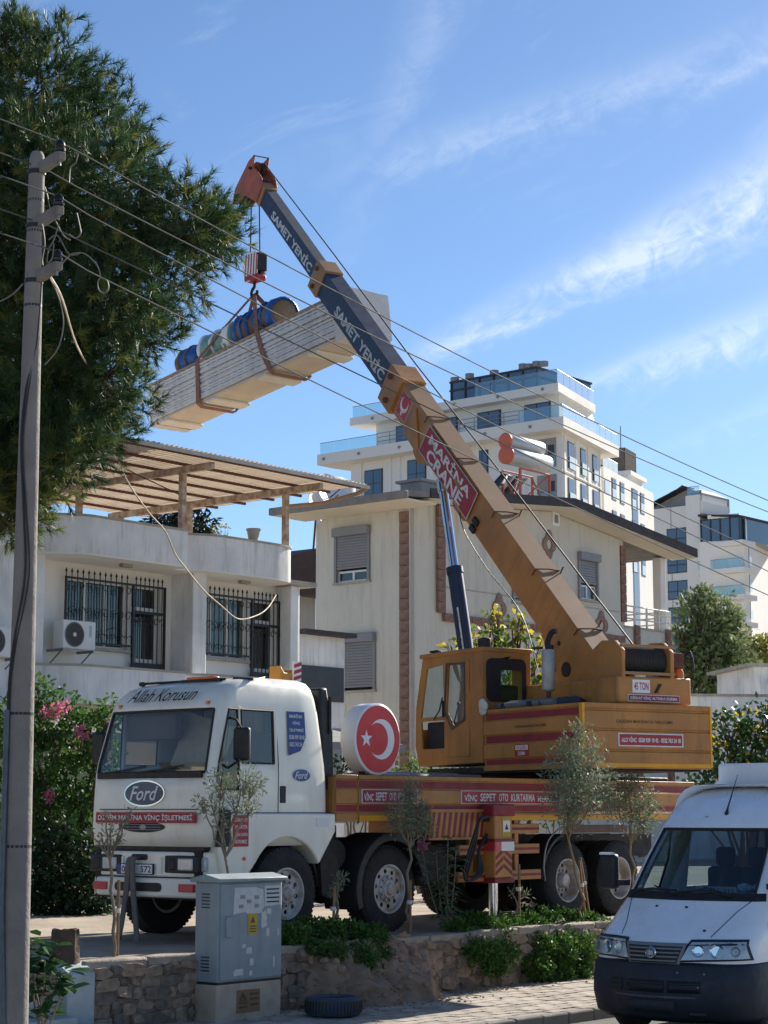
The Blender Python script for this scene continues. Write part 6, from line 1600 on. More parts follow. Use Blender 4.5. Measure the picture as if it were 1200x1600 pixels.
    for (xa, za, xb, zb) in ((XL+1.0, ZL+.02 + (ZR-ZL)*1.0/(XR-XL), XR, ZR), (XR, ZR, XE, ZE)):
        MB().prism([(xa, za-.1), (xb, zb-.1), (xb, zb+.16), (xa, za+.16)], 'y', -OV-.05, -OV).build('bargeboard', M_['roof_dark'], t)
        MB().prism([(xa, za-.12), (xb, zb-.12), (xb, zb-.09), (xa, za-.09)], 'y', -OV, .0).build('soffit', mat('soffit_cream', srgb(226, 216, 196), .9, var=.08), t)
    MB().box(XL-.12, XL+.05, -OV-.05, DP+.7, ZL-.12, ZL+.08).build('gutter', M_['roof_grey'], t, bevel=.02)
    MB().box(XL, .0, -OV, DP+.6, ZL-.14, ZL-.1).build('soffit', _mats['soffit_cream'], t)
    MB().box(XL+1.5, XL+2.3, -.2, .5, zt(XL+1.9)+.2, zt(XL+1.9)+.55).box(XL+1.4, XL+2.4, -.3, .6, zt(XL+1.9)+.55, zt(XL+1.9)+.62).build('chimney', M_['grey_alu'], t)
    # solar water heater
    b = H2.ony(815, 777, 1.2)
    s = thing('solar_water_heater', 'rooftop solar water heater with two silver tanks on an orange frame', 'water heater', H2.w(b.x, 1.2, zt(b.x)+.22), SY)
    om = mat('frame_orange', srgb(206, 98, 70), .55, var=.2, scale=5); tk = mat('tank_silver', srgb(186, 188, 188), .4, .3, var=.12, scale=3)
    z0 = -.1
    def P(px, py): q = H2.ony(px, py, 1.2); return (q.x-b.x, q.z-(zt(b.x)+.22))
    for (pa, pb, r_, y) in (((789, 691), (844, 700), .235, .0), ((786, 716), (850, 722), .27, -.1)):
        xa, za = P(*pa); xb, zb = P(*pb); zc = (za+zb)/2
        k = MB().lathe([(.0, 0), (r_*.9, 0), (r_, .05), (r_, xb-xa-.05), (r_*.9, xb-xa), (.0, xb-xa)], (xa, y, zc), (1, 0, 0), 28).build('tank', tk, s, smooth=50)
        MB().lathe([(.0, -.03), (r_*.85, -.03), (r_*1.02, .0), (r_*1.02, .06), (r_*.98, .06)], (xa, y, zc), (1, 0, 0), 28).build('end_cap', mat('cap_orange', srgb(226, 112, 82), .5, var=.15), k)
        if r_ > .25: text('solar', .6, .15, M_['oval_blue'], k, plane_m(((xa+xb)/2+.25, y-r_*.97, zc+.06), Xv, Vector((0, .25, 1)), .006), bold=.01)
    ht = P(820, 738)[1]
    for x in (P(800, 770)[0], P(846, 770)[0]):
        for y in (-.3, .33): MB().box(x-.03, x+.03, y-.03, y+.03, -.45, ht).build('leg', om, s)
        MB().tube([(x, -.3, -.1), (x, .33, ht-.05)], .025, 6).build('brace', om, s)
    xa, xb = P(800, 770)[0], P(846, 770)[0]
    for (p0, p1) in (((xa, -.3, .0), (xb, -.3, .0)), ((xa, -.3, ht), (xb, -.3, ht)), ((xa, .33, ht), (xb, .33, ht)), ((xa, -.3, .15), (xb, -.3, ht)), ((xa-.9, -.7, .2), (xa, -.3, ht-.1))): MB().tube([p0, p1], .025, 6).build('cross_brace', om, s)
    pn = mat('collector_dark', srgb(58, 62, 74), .4, var=.2, scale=6)
    for k in range(2):
        x0 = xa-.15+.66*k; c = MB().add([(x0, .25, ht-.1), (x0+.62, .25, ht-.1), (x0-.55, .9, -.35), (x0-1.17, .9, -.35)], [(0, 1, 2, 3)]).build('collector', pn, s)
        m_ = c.modifiers.new('thick', 'SOLIDIFY'); m_.thickness = .08
        for i in range(7): MB().tube([(x0+.03+.09*i, .21, ht-.1), (x0-1.14+.09*i, .86, -.35)], .012, 5).build('collector_rib', M_['chassis'], c)
    q = H2.ony(882, 770, .6)
    d = thing('water_drum', 'black drum lying on the beige house roof', 'drum', H2.w(q.x, .6, zt(q.x)+.2), SY)
    MB().lathe([(.0, 0), (.3, 0), (.32, .04), (.32, .5), (.3, .54), (.0, .54)], (-.25, 0, .32), (1, .5, .2), 22).build('drum', M_['black'], d, smooth=40)
    MB().box(-.4, .4, -.2, .2, -.1, .05).build('drum_stand', M_['chassis'], d)
house_beige()

# small things between the two houses: lean-to roof, dishes, tank
def between():
    f = Frame(at(470, 830, 56) * 1.0, SY)
    t = thing('neighbour_house', 'sliver of a grey house with a brown pitched roof behind the terrace', 'house', (at(452, 900, 58).x, 58, LOT), SY)
    MB().box(-3.5, 1.2, 0, 4, -.4, 8.2).build('wall', M_['beige'], t)
    MB().prism([(-4.2, 8.0), (1.4, 8.0), (1.4, 9.4), (.9, 9.5)], 'y', -.4, 4.4).build('roof', mat('brown_roof', srgb(104, 84, 76), .85, var=.3, scale=4), t)
    for k, (px, py, r_, lab) in enumerate(((515, 778, .75, 'white satellite dish on the grey house roof behind the terrace'), (497, 800, .6, 'smaller white satellite dish beside the white tank'))):
        p = at(px, py, 57); o = thing('satellite_dish', lab, 'satellite dish', p, .6)
        MB().lathe([(.0, .0), (r_*.5, .04), (r_*.85, .13), (r_, .2), (r_*.98, .22), (r_*.8, .15), (.0, .03)], (0, 0, 0), (.3, -1, .5), 26).build('dish', M_['sign_white'], o, smooth=60)
        MB().tube([(0, 0, 0), (.25, -.75, .45)], .02, 6).tube([(0, .1, 0), (0, .25, -1.1)], .035, 6).build('mast', M_['rust'], o)
    p = at(525, 778, 60)
    o = thing('roof_tank', 'white upright water tank standing behind the terrace canopy', 'tank', (p.x, p.y, p.z-1.2), 0)
    MB().cyl((0, 0, 0), (0, 0, 1.7), .62, n=24).cyl((0, 0, 1.7), (0, 0, 1.85), .5, .2, n=24).build('tank', M_['plaster'], o, bevel=.03)
    # narrow shed between the houses
    p = H1.w(8.6, 1.6, 0)
    g = thing('lean_to', 'narrow white lean-to between the white and beige houses', 'shed', (p.x, p.y, LOT), SY)
    MB().box(0, 1.6, 0, 3, -.3, 5.5).build('wall', M_['plaster'], g); MB().box(.05, 1.55, -.03, .0, 4.0, 4.8).build('window', M_['dark_alu'], g); MB().box(-.1, 1.7, -.3, 3.1, 5.5, 5.6).build('roof', M_['roof_dark'], g)
    MB().box(.02, 1.5, -.02, .0, 2.2, 3.4).build('shutter', M_['grey_alu'], g)
between()

def next_house():  # out of view; added so the cab windscreen mirrors a building
    f = Frame(W.w(-22, 5.0, LOT), SY)
    t = tfr('unseen_cream_house', 'unseen cream two-storey house further along the street, added for windscreen reflections', 'house', f)
    MB().box(0, 10.5, 0, 8, -.4, 6.6).build('wall', mat('cream_render', srgb(212, 196, 168), .9, var=.12, scale=.8, streak=.2), t)
    MB().prism([(-.6, 6.6), (8.6, 6.6), (4, 8.6)], 'x', -.6, 11.1).build('roof', mat('clay_roof', srgb(150, 92, 72), .85, var=.3, scale=4), t)
    for z in (1.0, 4.0):
        for y in (1.0, 3.6, 6.0): shutter_window_end(t, y, z)
        for x in (1.2, 4.4, 7.6):
            w = MB().box(x, x+1.3, -.05, .05, z, z+1.4).build('window', M_['white_pvc'], t); MB().box(x+.08, x+1.22, -.06, -.03, z+.08, z+1.32).build('pane', M_['pane'], w)
    MB().box(10.5, 11.7, .5, 7.5, 3.1, 3.3).build('balcony', M_['plaster'], t)
    for k in range(28): MB().cyl((11.65, .6+.25*k, 3.3), (11.65, .6+.25*k, 4.2), .012, n=5).build('rail_bar', M_['black_iron'], t)
    MB().cyl((11.65, .5, 4.2), (11.65, 7.5, 4.2), .025, n=6).build('hand_rail', M_['black_iron'], t)
def shutter_window_end(t, y, z):
    w = MB().box(10.45, 10.55, y, y+1.2, z, z+1.4).build('window', M_['white_pvc'], t); MB().box(10.53, 10.57, y+.08, y+1.12, z+.08, z+1.32).build('pane', M_['pane'], w)
next_house()
# ------------------------------------------------------------------ hotel and apartment blocks beyond the houses
def far_window(par, fr, plane, const, px0, py0, px1, py1, mull=2, split=.45, off=.06, ma=None):
    """window placed on a facade plane from its two photo corners; dark frame, panes, glass guard"""
    f = fr.ony if plane == 'y' else fr.onx
    a = f(px0, py0, const); b = f(px1, py1, const); i = 0 if plane == 'y' else 1
    u0, u1 = sorted((a[i], b[i])); z0, z1 = sorted((a.z, b.z))
    bx = lambda U0, U1, o0, o1, Z0, Z1: (U0, U1, const-o1, const-o0, Z0, Z1) if plane == 'y' else (const-o1, const-o0, U0, U1, Z0, Z1)
    w = MB().box(*bx(u0, u1, -.05, off, z0, z1)).build('window', ma or M_['dark_alu'], par)
    t = .09
    for k in range(mull):
        x0 = u0+t+(u1-u0-t)*k/mull; x1 = u0+(u1-u0-t)*(k+1)/mull
        MB().box(*bx(x0, x1, off-.03, off+.012, z0+(z1-z0)*split+t*.5, z1-t)).build('pane', M_['pane'], w); MB().box(*bx(x0, x1, off-.03, off+.014, z0+t, z0+(z1-z0)*split-t*.2)).build('pane', M_['pane'], w)
    return w
def rail_glass(par, pts, z0, h, name='glass_rail', ma=None, step=1.4):
    """balcony edge: single glass panels between posts along a plan polyline"""
    for (a, b) in zip(pts, pts[1:]):
        a = Vector(a); b = Vector(b); L_ = (b-a).length; n = max(1, int(L_/step)); d = (b-a).normalized(); nn = Vector((-d.y, d.x))*.02
        for k in range(n):
            p = a + d*(L_*k/n+.03); q = a + d*(L_*(k+1)/n-.03)
            MB().prism([p+nn, q+nn, q-nn, p-nn], 'z', z0, z0+h).build(name, ma or M_['glass_rail'], par)
        MB().tube([(a.x, a.y, z0+h), (b.x, b.y, z0+h)], .03, 5).build('hand_rail', M_['grey_alu'], par)
K = Frame((14.15, 150.0, LOT), SY)
K2 = Frame((14.15, 150.0, LOT), math.atan2(.914, .405))
def hotel():
    t = tfr('hotel', 'tall white stepped hotel with glass railed roof terraces', 'building', K)
    d2 = K.I.to_3x3() @ Vector((.405, .914, 0))              # skew right-hand facade direction in the hotel frame
    zB = K.onx(887, 674, 0).z; zBt = K.onx(887, 656, 0).z; D = 15.0
    body = [(0, 0), (0, 22.2), (12, 22.2), (d2.x*10, d2.y*10+6), (d2.x*10, d2.y*10)]
    MB().prism(body, 'z', -1, zB).build('main_block', M_['hotel'], t)
    # storey bands and pilasters
    for k in range(1, 9):
        z = zB-2.95*k
        MB().prism([(-.08, -.06), (-.08, 22.3), (.3, 22.3), (.3, .3), (d2.x*10, d2.y*10+.3), (d2.x*10+.05, d2.y*10-.08)], 'z', z-.12, z).build('storey_band', M_['hotel'], t)
    for y in (3.5, 8.2, 9.2, 13.0, 16.6, 17.6, 20.9): MB().box(-.14, .2, y, y+.3, -1, zB).build('pilaster', M_['hotel'], t)
    # terrace slab B, wrapping both sides
    sl = [(-1.5, -1.2), (-1.5, 24.8), (.5, 24.8), (10, 23), (d2.x*12.6, d2.y*12.6-1.0)]
    MB().prism(sl, 'z', zB, zBt).build('terrace_slab', M_['hotel'], t)
    for y in (2, 6.5, 11, 15.5, 20, 24): MB().cyl((-1.6, y, (zB+zBt)/2), (-1.45, y, (zB+zBt)/2), .13, n=10).build('spotlight', M_['grey_alu'], t)
    rail_glass(t, [(-1.35, 3.2), (-1.35, -1.0), (d2.x*12.4, d2.y*12.4-.85)], zBt, 1.0)
    rail_glass(t, [(-1.35, 24.6), (-1.35, 18.0)], zBt, 1.0)
    for z in (.35, .7, 1.05): MB().tube([(-1.35, 3.2, zBt+z), (-1.35, 18.0, zBt+z)], .03, 5).build('hand_rail', M_['grey_alu'], t)
    for y in np.arange(3.2, 18, 1.5): MB().cyl((-1.35, y, zBt), (-1.35, y, zBt+1.05), .03, n=6).build('rail_post', M_['grey_alu'], t)
    # set-back storey above
    zA = zBt + 2.55; zAt = zA+.7
    MB().prism([(1.4, 1.2), (1.4, 20.5), (14, 20.5), (14, 6), (9.5, 3.4)], 'z', zBt-.05, zA).build('upper_block', M_['hotel'], t)
    slA = [(.3, .5), (.3, 22.6), (2, 22.6), (13, 20), (d2.x*9.8, d2.y*9.8+.3)]
    MB().prism(slA, 'z', zA, zAt).build('roof_slab', M_['hotel'], t)
    for y in (2, 6.5, 11, 15.5, 20): MB().cyl((.2, y, (zA+zAt)/2), (.35, y, (zA+zAt)/2), .13, n=10).build('spotlight', M_['grey_alu'], t)
    rail_glass(t, [(.45, 22.4), (.45, 14.0)], zAt, 1.0); rail_glass(t, [(.45, 9.0), (.45, .7), (d2.x*9.6, d2.y*9.6+.4)], zAt, 1.15)
    for (y0, y1) in ((2.0, 4.6), (7.0, 9.4), (11.5, 14.0), (15.6, 18.2)):
        w = MB().box(1.3, 1.45, y0, y1, zBt+.1, zBt+2.1).build('window', M_['dark_alu'], t)
        for k in range(2): MB().box(1.26, 1.32, y0+.1+(y1-y0-.1)*k/2, y0+(y1-y0-.1)*(k+1)/2, zBt+.2, zBt+2.0).build('pane', M_['pane'], w)
    # glazed penthouse with dark steel frame
    P = MB().box(3.0, 11, 4.5, 13.5, zAt, zAt+2.3).build('penthouse', M_['pane'], t)
    for z in (zAt+1.5, zAt+2.25): MB().box(2.9, 11.1, 4.4, 13.6, z, z+.16).build('steel_beam', M_['dark_alu'], P)
    for y in np.arange(4.4, 13.7, 1.5): MB().box(2.88, 3.05, y-.06, y+.06, zAt, zAt+2.3).build('steel_post', M_['dark_alu'], P)
    for k, y in enumerate((3.9, 4.6, 5.4, 6.0, 9.0, 11.6, 13.2)): MB().cyl((3.2, y, zAt+2.4), (3.2, y, zAt+2.75+.1*(k % 2)), .4, n=10).build('roof_vent', M_['grey_alu'], P)
    # windows on the left facade
    for r_ in ((570, 736, 598, 772), (637, 720, 666, 757), (745, 705, 763, 740)): far_window(t, K, 'x', -.02, *r_)
    for k in (1, 2, 3): 
        for y in (4.6, 11.0, 14.4, 18.6): 
            z = zB-2.95*k-2.5; w = MB().box(-.08, .05, y, y+1.5, z, z+1.9).build('window', M_['dark_alu'], t); MB().box(-.1, -.05, y+.1, y+.7, z+.1, z+1.8).build('pane', M_['pane'], w); MB().box(-.1, -.05, y+.8, y+1.4, z+.1, z+1.8).build('pane', M_['pane'], w)
    MB().box(-.1, .4, 21.6, 23.6, zB-3.0, zB-2.85).build('balcony_slab', M_['hotel'], t); rail_glass(t, [(-.1, 21.7), (-.1, 23.5)], zB-2.85, 1.0)
    # corner loggias
    for k in range(3):
        z1 = zB-.35-2.95*k; z0 = z1-2.35
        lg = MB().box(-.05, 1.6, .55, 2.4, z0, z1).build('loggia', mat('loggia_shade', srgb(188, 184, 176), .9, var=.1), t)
        MB().box(-.08, -.04, .55, 2.4, z0, z1).build('loggia_shade_panel', mat('loggia_inner_shade', srgb(150, 146, 140), .9, var=.15, scale=.6), lg)  # flat panel on the facade; the recess shade is put into its darker colour
        MB().box(-.11, -.06, .7, 1.3, z0, z0+1.8).build('loggia_door', M_['dark_alu'], lg)
        rail_glass(t, [(-.14, .55), (-.14, 2.4)], z0, .95, step=2)
    # right facade
    t2 = t
    M2 = K.I @ K2.M
    for k in range(3):
        z1 = zB-.45-2.95*k
        for (x, w_) in ((1.35, 1.5), (4.6, 1.25), (7.8, 1.2)):
            w = MB().box(x, x+w_, -.06, .06, z1-2.2, z1).build('window', M_['dark_alu'], t2, M=M2)
            MB().box(x+.1, x+w_-.1, -.075, -.05, z1-1.2, z1-.1).build('pane', M_['pane'], w); MB().box(x+.25, x+w_+.2, -.12, -.09, z1-2.2, z1-1.2).build('glass_guard', M_['pane_light'], w)
        for x in (.3, 3.2, 6.4, 9.6): MB().box(x, x+.3, -.1, .1, z1-2.9, z1+.3).build('pilaster', M_['hotel'], t2, M=M2)
hotel()

def link_block():
    L_ = Frame((at(944, 800, 168).x, 168, LOT), math.atan2(.914, .405))
    t = tfr('link_building', 'lower white wing with dark stair glass between hotel and apartments', 'building', L_)
    zt = L_.ony(960, 738, 0).z
    MB().box(0, 16, 0, 12, -1, zt).build('wall', M_['hotel'], t)
    s = L_.ony(990, 760, 0); MB().box(s.x-.6, s.x+1.2, -.05, .1, -1, zt-.6).build('stair_glass', M_['pane'], t)
    q = L_.ony(984, 722, 2)
    MB().box(q.x-2.0, q.x+2.6, 1.5, 6, zt-.1, zt+1.4).box(q.x-2.4, q.x+3.0, 1.2, 6.3, zt+1.4, zt+1.8).build('plant_room', M_['hotel'], t)
    w = MB().box(q.x-1.6, q.x+2.2, 2, 5, zt+1.8, zt+4.2).build('lift_tower', mat('slatted_brown', srgb(110, 98, 92), .8, var=.2, scale=2), t)
    for k in range(12): MB().box(q.x-1.6+.32*k, q.x-1.5+.32*k, 1.94, 2.02, zt+1.8, zt+4.2).build('slat', M_['roof_dark'], w)
    MB().cyl((q.x-1.2, 2.5, zt+4.2), (q.x-1.2, 2.5, zt+6.4), .06, n=6).build('mast', M_['grey_alu'], t)
    MB().box(.0, 2.6, .4, 4.5, zt, zt+2.2).build('pergola', mat('pergola_dark', srgb(96, 86, 82), .8, var=.2), t)
    rail_glass(t, [(.05, .05), (4.5, .05)], zt, 1.0, ma=M_['pane_light'])
    for k in range(3):
        for x in (2.4, 4.9, 8.6, 11.4):
            w = MB().box(x, x+1.3, -.05, .05, zt-2.6-2.95*k, zt-.6-2.95*k).build('window', M_['dark_alu'], t); MB().box(x+.1, x+1.2, -.07, -.04, zt-1.5-2.95*k, zt-.7-2.95*k).build('pane', M_['pane'], w)
            MB().box(x+.1, x+1.2, -.07, -.04, zt-2.5-2.95*k, zt-1.6-2.95*k).build('pane', M_['pane_light'], w)
        MB().box(.3, 1.7, -.06, .05, zt-2.3-2.95*k, zt-1.1-2.95*k).build('glass_guard', M_['pane_light'], t)
link_block()

def apartments():
    Y = 206; X = (1168-600)/FPX*Y
    Q = Frame((X, Y, LOT), SY)
    Q2 = Frame((X, Y, LOT), math.atan2(.914, .405)); M2 = Q.I @ Q2.M
    t = tfr('apartment_block', 'white apartment block with glass balconies and a glazed top floor', 'building', Q)
    z = lambda py: Q.onx(1168, py, 0).z
    yb = Q.onx(1096, 900, 0).y; ye = Q.onx(1000, 900, 0).y; yc = Q.onx(1074, 900, 0).y
    top = z(842)
    MB().prism([(1.8, 0.4), (1.8, ye), (18, ye), (18, 5)], 'z', -1, top).build('rear_block', M_['hotel'], t)
    MB().box(0, 6, yb, yc, -1, top+5.5).build('stair_pier', M_['hotel'], t)
    MB().box(1.0, 14, yc, ye, -1, top+4.6).build('tall_block', M_['hotel'], t)
    for y in (yc+2.5, yc+5.2): MB().box(.95, 1.02, y, y+.08, -1, top+4.6).build('render_joint', M_['coping'], t)
    # corner pier and skew right wall
    MB().box(0.0, .9, 0, .9, -1, top-.2).build('corner_pier', M_['hotel'], t)
    MB().box(0.2, 22, .0, 5, -1, top).build('right_wall', M_['hotel'], t, M=M2)
    for k in range(6):
        zs = z(844) - 2.95*k
        MB().box(-.9, 2.0, -.3, yb, zs-.55, zs).build('balcony_slab', M_['hotel'], t)
        if k: rail_glass(t, [(-.85, yb-.05), (-.85, -.2)], zs, 1.0)
        if k:
            w = MB().box(1.7, 1.85, yb-2.6, yb-1.5, zs, zs+2.0).build('balcony_door', M_['dark_alu'], t); MB().box(1.66, 1.72, yb-2.5, yb-1.6, zs+.1, zs+1.9).build('pane', M_['pane'], w)
        for (y0, y1) in ((yc+.5, yc+3.1),):
            w = MB().box(.93, 1.02, y0, y1, zs+.2, zs+2.3).build('window', M_['dark_alu'], t)
            for j in range(2):
                for (a, b) in ((.3, 1.05), (1.15, 2.2)): MB().box(.9, .95, y0+.12+(y1-y0-.12)*j/2, y0+(y1-y0-.12)*(j+1)/2, zs+a, zs+b).build('pane', M_['pane'], w)
        for x in (1.6, 4.6, 7.6):
            w = MB().box(x, x+1.1, -.06, .05, zs-2.4, zs-.4).build('window', M_['dark_alu'], t, M=M2); MB().box(x+.1, x+1.0, -.08, -.05, zs-1.4, zs-.5).build('pane', M_['pane'], w); MB().box(x+.2, x+1.3, -.12, -.09, zs-2.4, zs-1.5).build('glass_guard', M_['pane_light'], w)
    # glazed top floor
    g = MB().box(-.5, 12, .2, yb-.4, top, top+2.4).build('top_glazing', M_['pane'], t)
    MB().prism([(.0, top+2.4), (yb-.2, top+2.9), (yb-.2, top+3.15), (.0, top+2.6)], 'x', -.8, 12).build('top_roof', M_['roof_dark'], g)
    for y in np.linspace(.2, yb-.4, 5): MB().box(-.58, -.45, y-.08, y+.08, top, top+2.5).build('steel_post', M_['dark_alu'], g)
    for k in range(7): w = MB().box(.3+1.5*k, 1.65+1.5*k, -.1, .0, top, top+2.3).build('window', M_['pane_light'], t, M=M2); 
    for k in range(8): MB().box(.2+1.5*k, .32+1.5*k, -.14, .02, top, top+2.4).build('steel_post', M_['dark_alu'], t, M=M2)
    MB().box(.2, 14, .5, 4, top+2.5, top+2.9).build('roof_edge', M_['hotel'], t, M=M2)
    # roof things on the tall block
    zt = top+4.6
    MB().prism([(yc-.4, zt), (ye+.3, zt), (ye+.3, zt+.3), ((yc+ye)/2+1, zt+1.2), (yc+1.6, zt+2.6), (yc-.4, zt+1.6)], 'x', 2, 9).build('roof_shed', mat('shed_grey', srgb(140, 140, 140), .6, var=.2), t)
    for k in range(3): MB().prism([(yc+.6+1.7*k, zt+2.1-.6*k), (yc+2.4+1.7*k, zt+1.5-.6*k), (yc+2.4+1.7*k, zt+1.62-.6*k), (yc+.6+1.7*k, zt+2.22-.6*k)], 'x', .6, 3).build('solar_panel', M_['chassis'], t)
    MB().box(.2, 6, yc-2.0, yc, zt-1.2, zt+.2).build('roof_overhang', M_['hotel'], t)
    for (a, b) in (((.3, yc-1.9), (.3, yc-.3)),): rail_glass(t, [a, b], zt+.2, 1.2, ma=M_['grey_alu'], step=4)
    rail_glass(t, [(.2, yc-.1), (.2, yb+.1)], top+5.5, 1.0)
apartments()

def walls_right():
    p = at(1080, 1090, 60)
    f = Frame((at(1030, 1100, 62).x, 62, LOT), R(8))
    t = tfr('boundary_wall', 'white plastered boundary wall beyond the shrubs', 'wall', f)
    zt = f.ony(1120, 1088, 0).z
    MB().box(0, 40, 0, .25, -.4, zt).build('wall', M_['plaster'], t); MB().box(-.05, 40, -.05, .3, zt, zt+.08).build('coping', M_['coping'], t)
    q = at(1190, 1060, 66)
    h = thing('white_hut', 'small white hut with a round dish on its wall', 'hut', (q.x, q.y, LOT), R(8))
    zz = at(1190, 1042, 66).z-LOT
    MB().box(-.3, 5, 0, 4, -.4, zz).build('wall', M_['plaster'], h); MB().box(-.6, 5.3, -.3, 4.3, zz, zz+.1).build('roof', M_['coping'], h)
    MB().lathe([(.0, .0), (.3, .04), (.45, .12), (.44, .14), (.0, .03)], (.55, -.15, zz-.75), (0, -1, .2), 24).build('dish', M_['sign_white'], h)
    # low garden wall and pergola rails between truck and houses
    g = Frame(W.w(2.5, 9.0, LOT), SY)
    t = tfr('garden_wall', 'low beige garden wall with a metal fence behind the truck', 'wall', g)
    MB().box(-2, 16, 0, .2, -.2, .9).build('wall', M_['beige'], t); MB().box(-2, 16, -.03, .23, .9, .96).build('coping', M_['coping'], t)
    for k in range(37): MB().cyl((-2+.5*k, .1, .95), (-2+.5*k, .1, 1.75), .015, n=6).build('fence_bar', M_['galv'], t)
    for z in (1.3, 1.72): MB().cyl((-2, .1, z), (16, .1, z), .018, n=6).build('fence_rail', M_['galv'], t)
    c = Frame(W.w(-.5, 12.5, LOT), SY)
    t = tfr('carport', 'grey metal carport roof standing behind the flag sign', 'carport', c)
    MB().box(-1, 6.5, -1.2, 1.5, 2.55, 2.63).build('roof', mat('carport_sheet', srgb(128, 130, 130), .6, .2, var=.3, scale=2), t)
    for k in range(5): MB().box(-1, 6.5, -1.25+.6*k, -1.18+.6*k, 2.45, 2.55).build('purlin', M_['grey_alu'], t)
    for x in (-.9, 2.7, 6.4): MB().cyl((x, -1.1, -.1), (x, -1.1, 2.5), .04, n=8).build('post', M_['grey_alu'], t)
walls_right()
# ------------------------------------------------------------------ vegetation
def leaf_mat(name, c, c2, trans=.3, scale=1.5, rough=.6):
    return mat(name, c, rough, var=.5, scale=scale, c2=c2, trans=trans, spec=.3)
G = dict(
    pine = leaf_mat('pine_needle', srgb(66, 92, 52), srgb(38, 62, 40), .26, .9, .5),
    pine_pale = leaf_mat('pine_needle_pale', srgb(128, 132, 66), srgb(82, 98, 52), .36, 1.2),
    boug = leaf_mat('bougainvillea_leaf', srgb(88, 122, 56), srgb(56, 88, 44), .35, 3),
    pink = leaf_mat('pink_bract', srgb(214, 128, 158), srgb(190, 92, 130), .35, 5),
    hedge = leaf_mat('dark_hedge_leaf', srgb(46, 74, 40), srgb(32, 56, 34), .2, 3),
    creeper = leaf_mat('creeper_leaf', srgb(84, 118, 50), srgb(54, 86, 40), .3, 6),
    olive = leaf_mat('olive_leaf', srgb(142, 150, 120), srgb(104, 116, 92), .25, 8),
    oleander = leaf_mat('oleander_leaf', srgb(128, 146, 112), srgb(98, 118, 88), .25, 8),
    euca = leaf_mat('grey_green_leaf', srgb(134, 146, 98), srgb(98, 114, 76), .3, .8),
    gold = leaf_mat('golden_leaf', srgb(152, 146, 78), srgb(118, 120, 66), .4, 1.0),
    fig = leaf_mat('fig_leaf', srgb(112, 132, 58), srgb(82, 106, 48), .4, 2.5),
    yellow = leaf_mat('yellow_leaf', srgb(204, 182, 70), srgb(170, 156, 62), .45, 3),
    big = leaf_mat('glossy_leaf', srgb(64, 96, 52), srgb(44, 76, 44), .25, 6, .4),
    cypress = leaf_mat('dark_conifer', srgb(44, 58, 44), srgb(34, 46, 36), .15, 1.0),
)
def lobe_points(rs, lobes, dens, shell=.5):
    P = []; N_ = []
    for (c, r) in lobes:
        r = np.asarray(r if hasattr(r, '__len__') else (r, r, r), float); n = max(8, int(dens*(r[0]*r[1]*r[2])**(2/3)*12))
        d = rs.normal(size=(n, 3)); d /= np.linalg.norm(d, axis=1)[:, None]
        ph = rs.uniform(0, 6.28, 9); k = rs.uniform(1.5, 4, (9, 3))
        w = 1 + .16*sum(np.sin(d @ k[i]*1.6 + ph[i]) for i in range(9))/2
        rad = (shell + (1-shell)*rs.uniform(0, 1, n)**.6)*np.clip(w, .55, 1.5)
        P.append(np.asarray(c)[None] + d*rad[:, None]*r[None]); N_.append(d)
    return np.concatenate(P), np.concatenate(N_)
def leaves(name, parent, P, N_, ma, L_, W_, rs, droop=.2, fold=True, outward=.6):
    """one small pointed leaf (two triangles as a quad) per point"""
    n = len(P); t = N_*outward + rs.normal(size=(n, 3))*.6 + np.array([0, 0, -droop]); t /= np.linalg.norm(t, axis=1)[:, None]
    s = np.cross(t, rs.normal(size=(n, 3))); s /= np.linalg.norm(s, axis=1)[:, None] + 1e-9
    l = L_*rs.uniform(.65, 1.25, n)[:, None]; w = W_*rs.uniform(.7, 1.2, n)[:, None]
    V = np.empty((n, 4, 3)); V[:, 0] = P; V[:, 1] = P+t*l*.5+s*w*.5; V[:, 2] = P+t*l; V[:, 3] = P+t*l*.5-s*w*.5
    F = np.arange(n*4).reshape(n, 4)
    return soup(name, V.reshape(-1, 3), F, ma, parent)
def needles(name, parent, P, D, ma, m, L_, W_, rs):
    n = len(P); P = np.repeat(P, m, 0); D = np.repeat(D, m, 0); k = n*m
    u = rs.uniform(0, 1, (k, 1)); b = P + D*u*L_*.9
    t = D*rs.uniform(.5, 1.1, (k, 1)) + rs.normal(size=(k, 3))*.42; t /= np.linalg.norm(t, axis=1)[:, None]
    s = np.cross(t, rs.normal(size=(k, 3))); s /= np.linalg.norm(s, axis=1)[:, None] + 1e-9
    l = L_*rs.uniform(.7, 1.2, (k, 1))
    V = np.empty((k, 3, 3)); V[:, 0] = b+s*W_*.5; V[:, 1] = b-s*W_*.5; V[:, 2] = b+t*l
    return soup(name, V.reshape(-1, 3), np.arange(k*3).reshape(k, 3), ma, parent)
def branch(m, a, b, r0, r1, sag, seed, n=6):
    rr = random.Random(seed); a = Vector(a); b = Vector(b); L_ = (b-a).length; pts = []
    for i in range(n+1):
        t = i/n; p = a.lerp(b, t) + Vector((rr.uniform(-1, 1), rr.uniform(-1, 1), rr.uniform(-.5, .5)))*L_*.035*(1 if 0 < i < n else 0) + Vector((0, 0, sag*math.sin(math.pi*t)*L_)); pts.append(p)
    m.tube(pts, [r0+(r1-r0)*i/n for i in range(n+1)], 7); return pts

